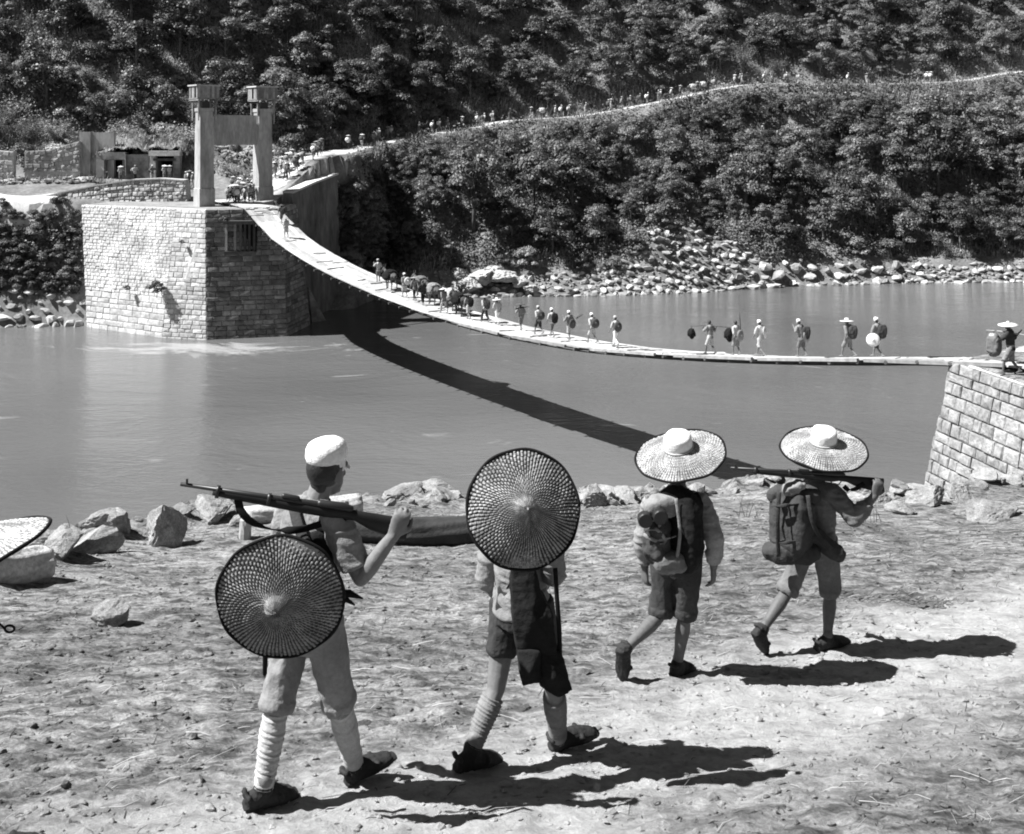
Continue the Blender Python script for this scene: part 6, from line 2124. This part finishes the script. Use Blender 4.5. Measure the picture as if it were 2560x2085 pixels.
def walker(label, pose, loc, head, shirt='cloth_light', legs='cloth_mid', longp=False, hat=None, worn=None, backhat=None, lowhat=None, pack=None, gun=None, handhat=None, k=1.0, group=None, bare=False, skin='skin', parts=True):
    """one small figure with its clothes; packs and rifles are things of their own"""
    f = FIG[pose]; J = f['J']
    rz = math.atan2(head.y, head.x) - math.pi / 2
    t = thing('person', label, 'person', loc, rz, group)
    t.scale = (k, k, k)
    put('body', f['body'], M[skin], t); put('shirt', f['shirt'], M[shirt], t)
    put('trousers', f['long' if longp else 'short'], M[legs], t)
    hd = J['head']
    if worn:
        o = put('hat', HAT_F if worn.endswith('F') else HAT_S, M[worn.rstrip('F')], t); o.location = hd + Vector((0, 0, .03)); o.rotation_euler = (rt.uniform(-.15, .1), rt.uniform(-.1, .1), 0)
        put('hair', f['hair'], M['hair'], t)
    elif bare: put('hair', f['hair'], M['hair'], t)
    else:
        put('cap', f['cap'], M['cloth_white' if rt.random() < .7 else 'cloth_pale'], t)
        put('hair', f['hair'], M['hair'], t)
    Mx = Matrix.Translation(loc) @ Matrix.Rotation(rz, 4, 'Z') @ Matrix.Scale(k, 4)
    extra = []
    if backhat:
        o = put('slung_hat', HAT_S, M[backhat], t); o.location = (rt.uniform(-.06, .12), -.20, 1.14); o.rotation_euler = (math.radians(82), 0, rt.uniform(-.2, .5)); o.scale = (.9, .9, 1)
    if lowhat:
        o = put('slung_hat', HAT_S, M[lowhat], t); o.location = (.04, -.22, .98); o.rotation_euler = (math.radians(84), 0, .15); o.scale = (.92, .92, 1)
    if handhat:
        o = put('carried_hat', HAT_S, M[handhat], t); o.location = (-.34, -.02, .80); o.rotation_euler = (math.radians(78), 0, math.radians(-55)); o.scale = (.92, .92, 1)
    def top(nm, me, mt, lc, rot, lab, cat, sc=(1, 1, 1)):
        o = put(nm, me, M[mt]); o.matrix_world = Mx @ Matrix.Translation(lc) @ rot @ Matrix.Diagonal((*sc, 1))
        tag(o, lab, cat, group and group + ' loads')
    if pack: top('backpack', PACKM, pack[0], (.0, -.23, 1.14), Matrix.Rotation(.08, 4, 'X'), pack[1], 'backpack', (1.0, 1.1, 1.05))
    if gun: top('rifle', RIF, 'gunwood', gun[1], gun[2], gun[0], 'rifle')
    return t


AWAY = (BA - BB).normalized()


def deck_at(px, s=0.0):
    """the spot of the deck that lies in this direction from the camera, s metres off its middle"""
    u = (px - CX) / F
    A = BA + BLAT * s; B = BB + BLAT * s; D = B - A
    t = (u * A.y - A.x) / (D.x - u * D.y)
    p = deck(t, s, .065)
    return p


RX = lambda a: Matrix.Rotation(math.radians(a), 4, 'X')
RY = lambda a: Matrix.Rotation(math.radians(a), 4, 'Y')
RZ = lambda a: Matrix.Rotation(math.radians(a), 4, 'Z')
# far end to near end
W_ = walker
W_('soldier alone at the top of the footbridge just below the tower', 'strideL', deck_at(628, .2), AWAY, 'cloth_light', 'cloth_dark', worn='hat_mid')
W_('left of two soldiers walking close together on the steep upper deck', 'strideR', deck_at(704, .5), AWAY, 'cloth_mid', 'cloth_mid', pack=('cloth_dark', 'dark pack on the left of two soldiers on the steep upper deck'), worn='hat_dark')
W_('right of two soldiers walking close together on the steep upper deck', 'stepL', deck_at(716, -.3), AWAY, 'cloth_pale', 'cloth_pale', worn='hat_mid')
W_('man in pale shirt standing on the deck behind the first mule', 'stand', deck_at(946, .6), AWAY, 'cloth_pale', 'cloth_mid')
W_('soldier with pale round hat on his back, next after the first mule', 'stepL', deck_at(1012, -.2), AWAY, 'cloth_light', 'cloth_pale', backhat='hat_pale')
W_('soldier in dark trousers left of the man all in dark clothes', 'strideR', deck_at(1037, -.2), AWAY, 'cloth_light', 'cloth_dark', longp=True, worn='hat_mid', pack=('pack', 'pack on the soldier left of the man in dark clothes'))
W_('man all in dark clothes among the mules on the bridge', 'stepR', deck_at(1058, -.4), AWAY, 'cloth_dark', 'cloth_black', longp=True, bare=True)
W_('muleteer in light shirt right of the middle mules', 'strideL', deck_at(1110, -.7), AWAY, 'cloth_light', 'cloth_pale', longp=True, worn='hat_pale')
W_('muleteer under a dark load behind the last mule on the bridge', 'strideR', deck_at(1172, -.5), AWAY, 'cloth_light', 'cloth_pale', pack=('cloth_black', 'dark load on the back of the man behind the last bridge mule'), worn='hat_dark')
W_('soldier in straw hat and dark trousers, left of the pale pair behind the mules', 'strideL', deck_at(1213, -.1), AWAY, 'cloth_pale', 'cloth_dark', longp=True, worn='hat_mid', pack=('cloth_dark', 'dark pack on the straw-hatted soldier left of the pale pair'))
W_('soldier in pale hat and white trousers, right of the pale pair behind the mules', 'strideR', deck_at(1244, .0), AWAY, 'cloth_pale', 'cloth_white', longp=True, worn='hat_paleF')
W_('soldier under a dark flat hat with a rifle across his shoulders on the bridge', 'stepR', deck_at(1303, .0), AWAY, 'cloth_light', 'cloth_mid', worn='hat_dark', gun=('rifle across the shoulders of the dark-hatted bridge soldier', (-.5, -.08, 1.36), RZ(-90)))
W_('capped soldier with a big dark hat on his back, behind the rifle carrier', 'strideL', deck_at(1347, .0), AWAY, 'cloth_pale', 'cloth_dark', backhat='hat_dark')
W_('capped soldier with a narrow dark pack, legs wide apart on the bridge', 'strideR', deck_at(1381, -.1), AWAY, 'cloth_pale', 'cloth_mid', pack=('cloth_black', 'narrow dark pack on the wide-striding bridge soldier'))
W_('capped soldier with low-hung hat and a shouldered rifle, third from the gap', 'stepR', deck_at(1424, -.1), AWAY, 'cloth_light', 'cloth_pale', lowhat='hat_dark', gun=('rifle over the shoulder of the soldier with the low-hung hat', (.22, -.35, 1.28), RZ(-60)))
W_('capped soldier with dark hat on his back holding a stick, second from the gap', 'strideL', deck_at(1481, .2), AWAY, 'cloth_pale', 'cloth_pale', backhat='hat_dark')
m = MB(); q = deck_at(1502, .2); m.limb([q, q + Vector((-.45, 0, .62))], [.014, .014], n=6); tag(m.build('walking_stick', M['timber_dark']), 'thin walking stick beside the second soldier from the gap', 'stick')
W_('capped soldier in white trousers with dark hat on his back, last before the gap', 'strideR', deck_at(1540, -.2), AWAY, 'cloth_pale', 'cloth_white', longp=True, backhat='hat_dark')
W_('bareheaded porter with two round bundles on a shoulder pole, first after the gap', 'pole', deck_at(1776, -.2), AWAY, 'cloth_light', 'cloth_pale', bare=True, skin='skin_dark')
q = deck_at(1776, -.2); pole_dir = Vector((-.98, .2, 0))
pp = thing('carrying_pole', 'shoulder pole with two dark round bundles carried by the bareheaded porter', 'carrying pole', q + Vector((0, 0, 1.4)))
m = MB(); m.limb([q + Vector((0, 0, 1.40)) + pole_dir * a + Vector((0, 0, -.06 * a * a)) for a in (-.95, -.4, 0, .4, .95)], [.018, .024, .026, .024, .018], n=8); m.build('pole', M['timber_dark'], pp, smooth=True)
for a, sc in ((-.9, 1.15), (.9, .9)):
    b_ = q + Vector((0, 0, .98)) + pole_dir * a
    o = put('bundle', BUND, M['cloth_black'], pp); o.location = b_ - pp.location; o.scale = (sc, sc, sc * 1.2)
    m = MB(); m.limb([b_ + Vector((0, 0, .2)), q + Vector((0, 0, 1.36)) + pole_dir * a], [.012, .012], n=6); m.build('cord', M['strap'], pp)
W_('dark-haired soldier with upright rifle and hat hung low, second after the gap', 'stepL', deck_at(1841, .0), AWAY, 'cloth_pale', 'cloth_light', bare=True, lowhat='hat_mid', gun=('rifle slung upright on the dark-haired bridge soldier', (.16, -.12, .95), RX(84)))
W_('capped soldier with a white round hat on his back, third after the gap', 'strideR', deck_at(1901, -.2), AWAY, 'cloth_pale', 'cloth_pale', backhat='hat_pale')
W_('capped soldier stooping under a grey hat and a dark pack, fourth after the gap', 'load', deck_at(2005, -.1), AWAY, 'cloth_light', 'cloth_mid', lowhat='hat_mid', pack=('cloth_dark', 'dark pack beside the grey hat of the stooping bridge soldier'))
W_('soldier in wide white straw hat with a large dark pack, legs striding', 'strideL', deck_at(2121, -.3), AWAY, 'cloth_light', 'cloth_light', worn='hat_paleF', pack=('pack', 'large dark pack of the soldier in the wide white straw hat'))
W_('capped soldier with round pack holding a white hat in his hand, nearest the right abutment', 'strideR', deck_at(2194, -.2), AWAY, 'cloth_light', 'cloth_dark', handhat='hat_pale', pack=('cloth_dark', 'round dark pack of the soldier holding a white hat'))
# porter on the abutment
d = 38.4; x = (2527 - CX) * d / F
pq = Vector((x, d, land_z(x, d)))
W_('straw-hatted porter with two large pale sacks standing on the right abutment', 'pole', pq, Vector((-.8, .6, 0)), 'cloth_dark', 'cloth_light', worn='hat_pale', k=1.13, skin='skin_dark')
pp = thing('carrying_pole', 'shoulder pole with two large pale sacks carried by the porter on the abutment', 'carrying pole', pq + Vector((0, 0, 1.45)))
pd_ = Vector((-.62, .78, 0)); 
m = MB(); m.limb([pq + Vector((0, 0, 1.5)) + pd_ * a + Vector((0, 0, -.05 * a * a)) for a in (-.9, -.4, 0, .4, .9)], [.018, .024, .026, .024, .018], n=8); m.build('pole', M['timber'], pp, smooth=True)
for a, sh in ((-.55, .42), (.62, .0)):
    b_ = pq + Vector((sh, 0, .98)) + pd_ * a
    mb = rbox(b_, .46, .40, .58, UP)
    sk = put('sack', fuse_mesh('sack', mb, .02, 3, pp.location, (.012, 7, 5)), M['cloth_mid'], pp)
    m = MB(); m.ell(b_ + Vector((0, 0, .33)), (.18, .16, .10)); m.build('cloth_wrap', M['cloth_pale'], pp, smooth=True)
    for e in (-.15, .15):
        m = MB(); m.limb([b_ + Vector((e, 0, .25)), pq + Vector((0, 0, 1.45)) + pd_ * a], [.010, .010], n=6); m.build('cord', M['strap'], pp)

# ---- mules -------------------------------------------------------------------
def mule_mesh():
    mb = MB(); sx = Vector((1, 0, 0))
    mb.limb([(0, -.62, .98), (0, -.5, 1.02), (0, -.2, .94), (0, .15, .92), (0, .42, .98), (0, .58, 1.06)], [(.17, .2), (.23, .25), (.25, .27), (.23, .27), (.19, .26), (.13, .2)], sx, 16)
    mb.limb([(0, .5, 1.05), (0, .72, 1.3), (0, .86, 1.46)], [(.11, .19), (.09, .14), (.07, .1)], sx, 12)
    mb.limb([(0, .80, 1.50), (0, .98, 1.40), (0, 1.18, 1.22), (0, 1.25, 1.15)], [(.085, .10), (.085, .11), (.06, .075), (.05, .055)], sx, 12)
    for s in (-1, 1):
        mb.limb([(s * .05, .82, 1.56), (s * .08, .80, 1.70), (s * .08, .80, 1.80)], [.03, .035, .012], sx, 8)
        st = .12 * s
        mb.limb([(s * .13, .44, .95), (s * .13, .44 + st * .4, .70), (s * .13, .44 + st, .45), (s * .13, .42 + st * 1.2, .20), (s * .13, .45 + st * 1.2, .03)], [.10, .075, .05, .036, .05], sx, 10)
        mb.limb([(s * .13, -.48, 1.0), (s * .14, -.38 - st * .3, .74), (s * .14, -.56 - st, .48), (s * .14, -.52 - st, .22), (s * .14, -.48 - st, .03)], [.15, .10, .055, .038, .05], sx, 10)
    mb.limb([(0, -.66, 1.12), (0, -.74, .95), (0, -.74, .55)], [.03, .035, .045], sx, 8)
    return fuse_mesh('body', mb, .024, 3, O0)


MULE = mule_mesh()
LOADM = fuse_mesh('load', MB().ell((-.36, 0, 1.02), (.2, .42, .3)).ell((.36, 0, 1.02), (.2, .42, .3)).ell((0, 0, 1.3), (.36, .4, .14)), .03, 3, O0, (.03, 5, 5))
SADM = MB().limb([(-.3, .3, .95), (-.2, .3, 1.22), (0, .3, 1.3), (.2, .3, 1.22), (.3, .3, .95)], [.03] * 5, Vector((0, 1, 0)), 6).limb([(-.3, -.3, .95), (-.2, -.3, 1.22), (0, -.3, 1.3), (.2, -.3, 1.22), (.3, -.3, .95)], [.03] * 5, Vector((0, 1, 0)), 6).mesh('pack_saddle', None, True)


def mule(label, loc, head, load='cloth_dark', k=1.0, group=None, hide='hide'):
    t = thing('pack_mule', label, 'mule', loc, math.atan2(head.y, head.x) - math.pi / 2, group)
    t.scale = (k, k, k)
    put('body', MULE, M[hide], t); put('pack_saddle', SADM, M['timber_dark'], t); put('load', LOADM, M[load], t)
    return t


mule('first mule on the bridge under a black load, beside the man in pale shirt', deck_at(976, .1), AWAY, 'cloth_black')
mule('mule with pale load just right of the man in dark clothes', deck_at(1083, .3), AWAY, 'cloth_light')
mule('mule with grey load in front of the light-shirted muleteer', deck_at(1052, .9), AWAY, 'cloth_mid')
mule('mule with pale bundle load third from last on the bridge', deck_at(1128, .3), AWAY, 'cloth_pale')
mule('last mule on the bridge with dark flat load', deck_at(1150, -.1), AWAY, 'cloth_black')

# ---- men by the tower and on the road ------------------------------------------
rq = random.Random(21)
POSES = ['strideL', 'strideR', 'stepL', 'stepR', 'load']
def road_at(s):
    i = min(int(s), len(ROADS) - 2); p = ROADS[i].lerp(ROADS[i + 1], s - i)
    return p, (ROADS[i + 1] - ROADS[i]).normalized()
def crowd(label, group, px, d, head, ofs=0.0, pose=None, parts=None):
    x = (px - CX) * d / F
    if d < 101 or (d < 108 and abs(x + 23) > 4.5): z = max(hz(x, d), 11.02 if d < 107 else -9) 
    else: z = hz(x, d)
    sh = rq.choice(['cloth_light', 'cloth_pale', 'cloth_mid', 'cloth_pale', 'cloth_light'])
    lg_ = rq.choice(['cloth_light', 'cloth_mid', 'cloth_pale', 'cloth_dark'])
    w = rq.choice([None, None, 'hat_pale', 'hat_mid', 'hat_pale'])
    b = rq.choice([None, None, 'hat_mid', 'hat_dark', 'hat_pale'])
    return walker(label, pose or rq.choice(POSES), Vector((x, d, z + .06)), head, sh, lg_, worn=w, backhat=b, group=group, longp=rq.random() < .3)
for i, (px, d) in enumerate([(570, 99.5), (583, 100.5), (592, 99), (600, 101.5), (607, 99.8), (618, 101), (628, 100), (574, 103), (598, 104), (640, 102), (580, 106.5), (588, 98), (612, 98.2), (596, 97.6), (604, 102.6), (634, 104), (565, 101.4), (622, 99.2), (578, 98.4)]):
    crowd('soldier in the crowd gathered between the two tower pillars', 'crowd between the tower pillars', px, d, Vector((.3, .95, 0)))
for px, lb, pz in ((301, 'man standing in the doorway of the wide dugout', 'stand'), (337, 'man standing by the front wall between the two dugout doors', 'stand'), (380, 'pale-shirted man standing at the left jamb of the smaller dugout', 'stand'), (411, 'man in the doorway of the smaller dugout', 'stand'), (423, 'man leaving the doorway of the smaller dugout on its right', 'stepL')):
    crowd(lb, None, px, 109.2, Vector((.8, -.6, 0)), 0, pz)
for px, d in ((463, 107.3), (472, 107.9), (480, 107.0)):
    crowd('soldier in the knot of men standing just left of the left pillar', 'knot of men left of the tower', px, d, Vector((.9, .3, 0)))
rv = [(ROADS[i].x, ROADS[i].y) for i in range(len(ROADS))]
def idx_of(px):
    best = None
    for i in range(12, len(ROADS)):
        q = CX + ROADS[i].x * F / ROADS[i].y
        if best is None or abs(q - px) < best[0]: best = (abs(q - px), i)
    return best[1]
road_px = [(i, None) for i in (11, 12, 13, 14, 15, 16, 17, 18)]
for n_, i in enumerate((10, 11, 12, 13, 14, 16, 18, 20, 22)):
    p, t_ = road_at(i); s_ = t_.cross(UP).normalized()
    for k in ((-1.3, .1) if n_ < 5 else (rq.uniform(-.9, .2),)):
        q = p + s_ * k + t_ * rq.uniform(-.3, .3)
        crowd('soldier climbing the bend of the road just right of the tower', 'soldiers on the road bend right of the tower', CX + q.x * F / q.y, q.y, t_)
PX = [868, 892, 915, 935, 955, 975, 990, 1005, 1022, 1040, 1056, 1072, 1092, 1118, 1150, 1190, 1208, 1232, 1275, 1318, 1362, 1385, 1400, 1412, 1448, 1466, 1518, 1530, 1552, 1568, 1596, 1606, 1638, 1652, 1682, 1706, 1730, 1742, 1756, 1786, 1832, 1846, 1856, 1900, 1960, 1998, 2110, 2172, 2320, 2338]
for j, px in enumerate(PX):
    i = idx_of(px); p = ROADS[i]; t_ = (ROADS[min(i + 1, len(ROADS) - 1)] - ROADS[i - 1]).normalized(); s_ = t_.cross(UP).normalized()
    q = p + s_ * rq.uniform(-1.0, .9)
    lb, gp = (('soldier in the file on the lower left part of the hillside road', 'file on the lower hillside road') if px < 1340 else ('soldier in the spaced-out file on the middle of the hillside road', 'file on the middle hillside road') if px < 1900 else ('soldier far up the right end of the hillside road', 'file on the far right hillside road'))
    if j in (7, 10, 20, 36, 38):
        mule({7: 'first dark-loaded mule on the bend of the hillside road', 10: 'second mule on the hillside road, left of the long file', 20: 'pale-loaded mule at the foot of the long file on the hillside road', 36: 'left of two pale-loaded mules near the middle of the hillside road', 38: 'right of two pale-loaded mules near the middle of the hillside road'}[j], Vector((p.x, p.y, hz(p.x, p.y) + .07)), t_, 'cloth_pale' if j > 15 else 'cloth_dark')
        continue
    crowd(lb, gp, CX + q.x * F / q.y, q.y, t_)

bpy.data.scenes.remove(_TMP)

# where several alike things share a description, say which one it is, counted from the left
ORD = 'first second third fourth fifth sixth seventh eighth ninth tenth eleventh twelfth thirteenth fourteenth fifteenth sixteenth seventeenth eighteenth nineteenth twentieth'.split()
same = {}
for o in COL.objects:
    if o.parent is None and 'label' in o and 'category' in o and o.get('kind') is None:
        same.setdefault(o['label'], []).append(o)
for lb, os_ in same.items():
    if len(os_) < 2: continue
    os_.sort(key=lambda o: o.location.x / max(o.location.y, 1))
    for i, o in enumerate(os_):
        w = 'leftmost of these' if i == 0 else 'rightmost of these' if i == len(os_) - 1 else (ORD[i] if i < 20 else '%dth' % (i + 1)) + ' from left'
        o['label'] = lb + ', ' + w
        if len(o['label'].split()) > 16: o['label'] = o['label'].replace('midway between road and river', 'mid-slope').replace(' of these', '').replace('near the far waterline', 'by the waterline')
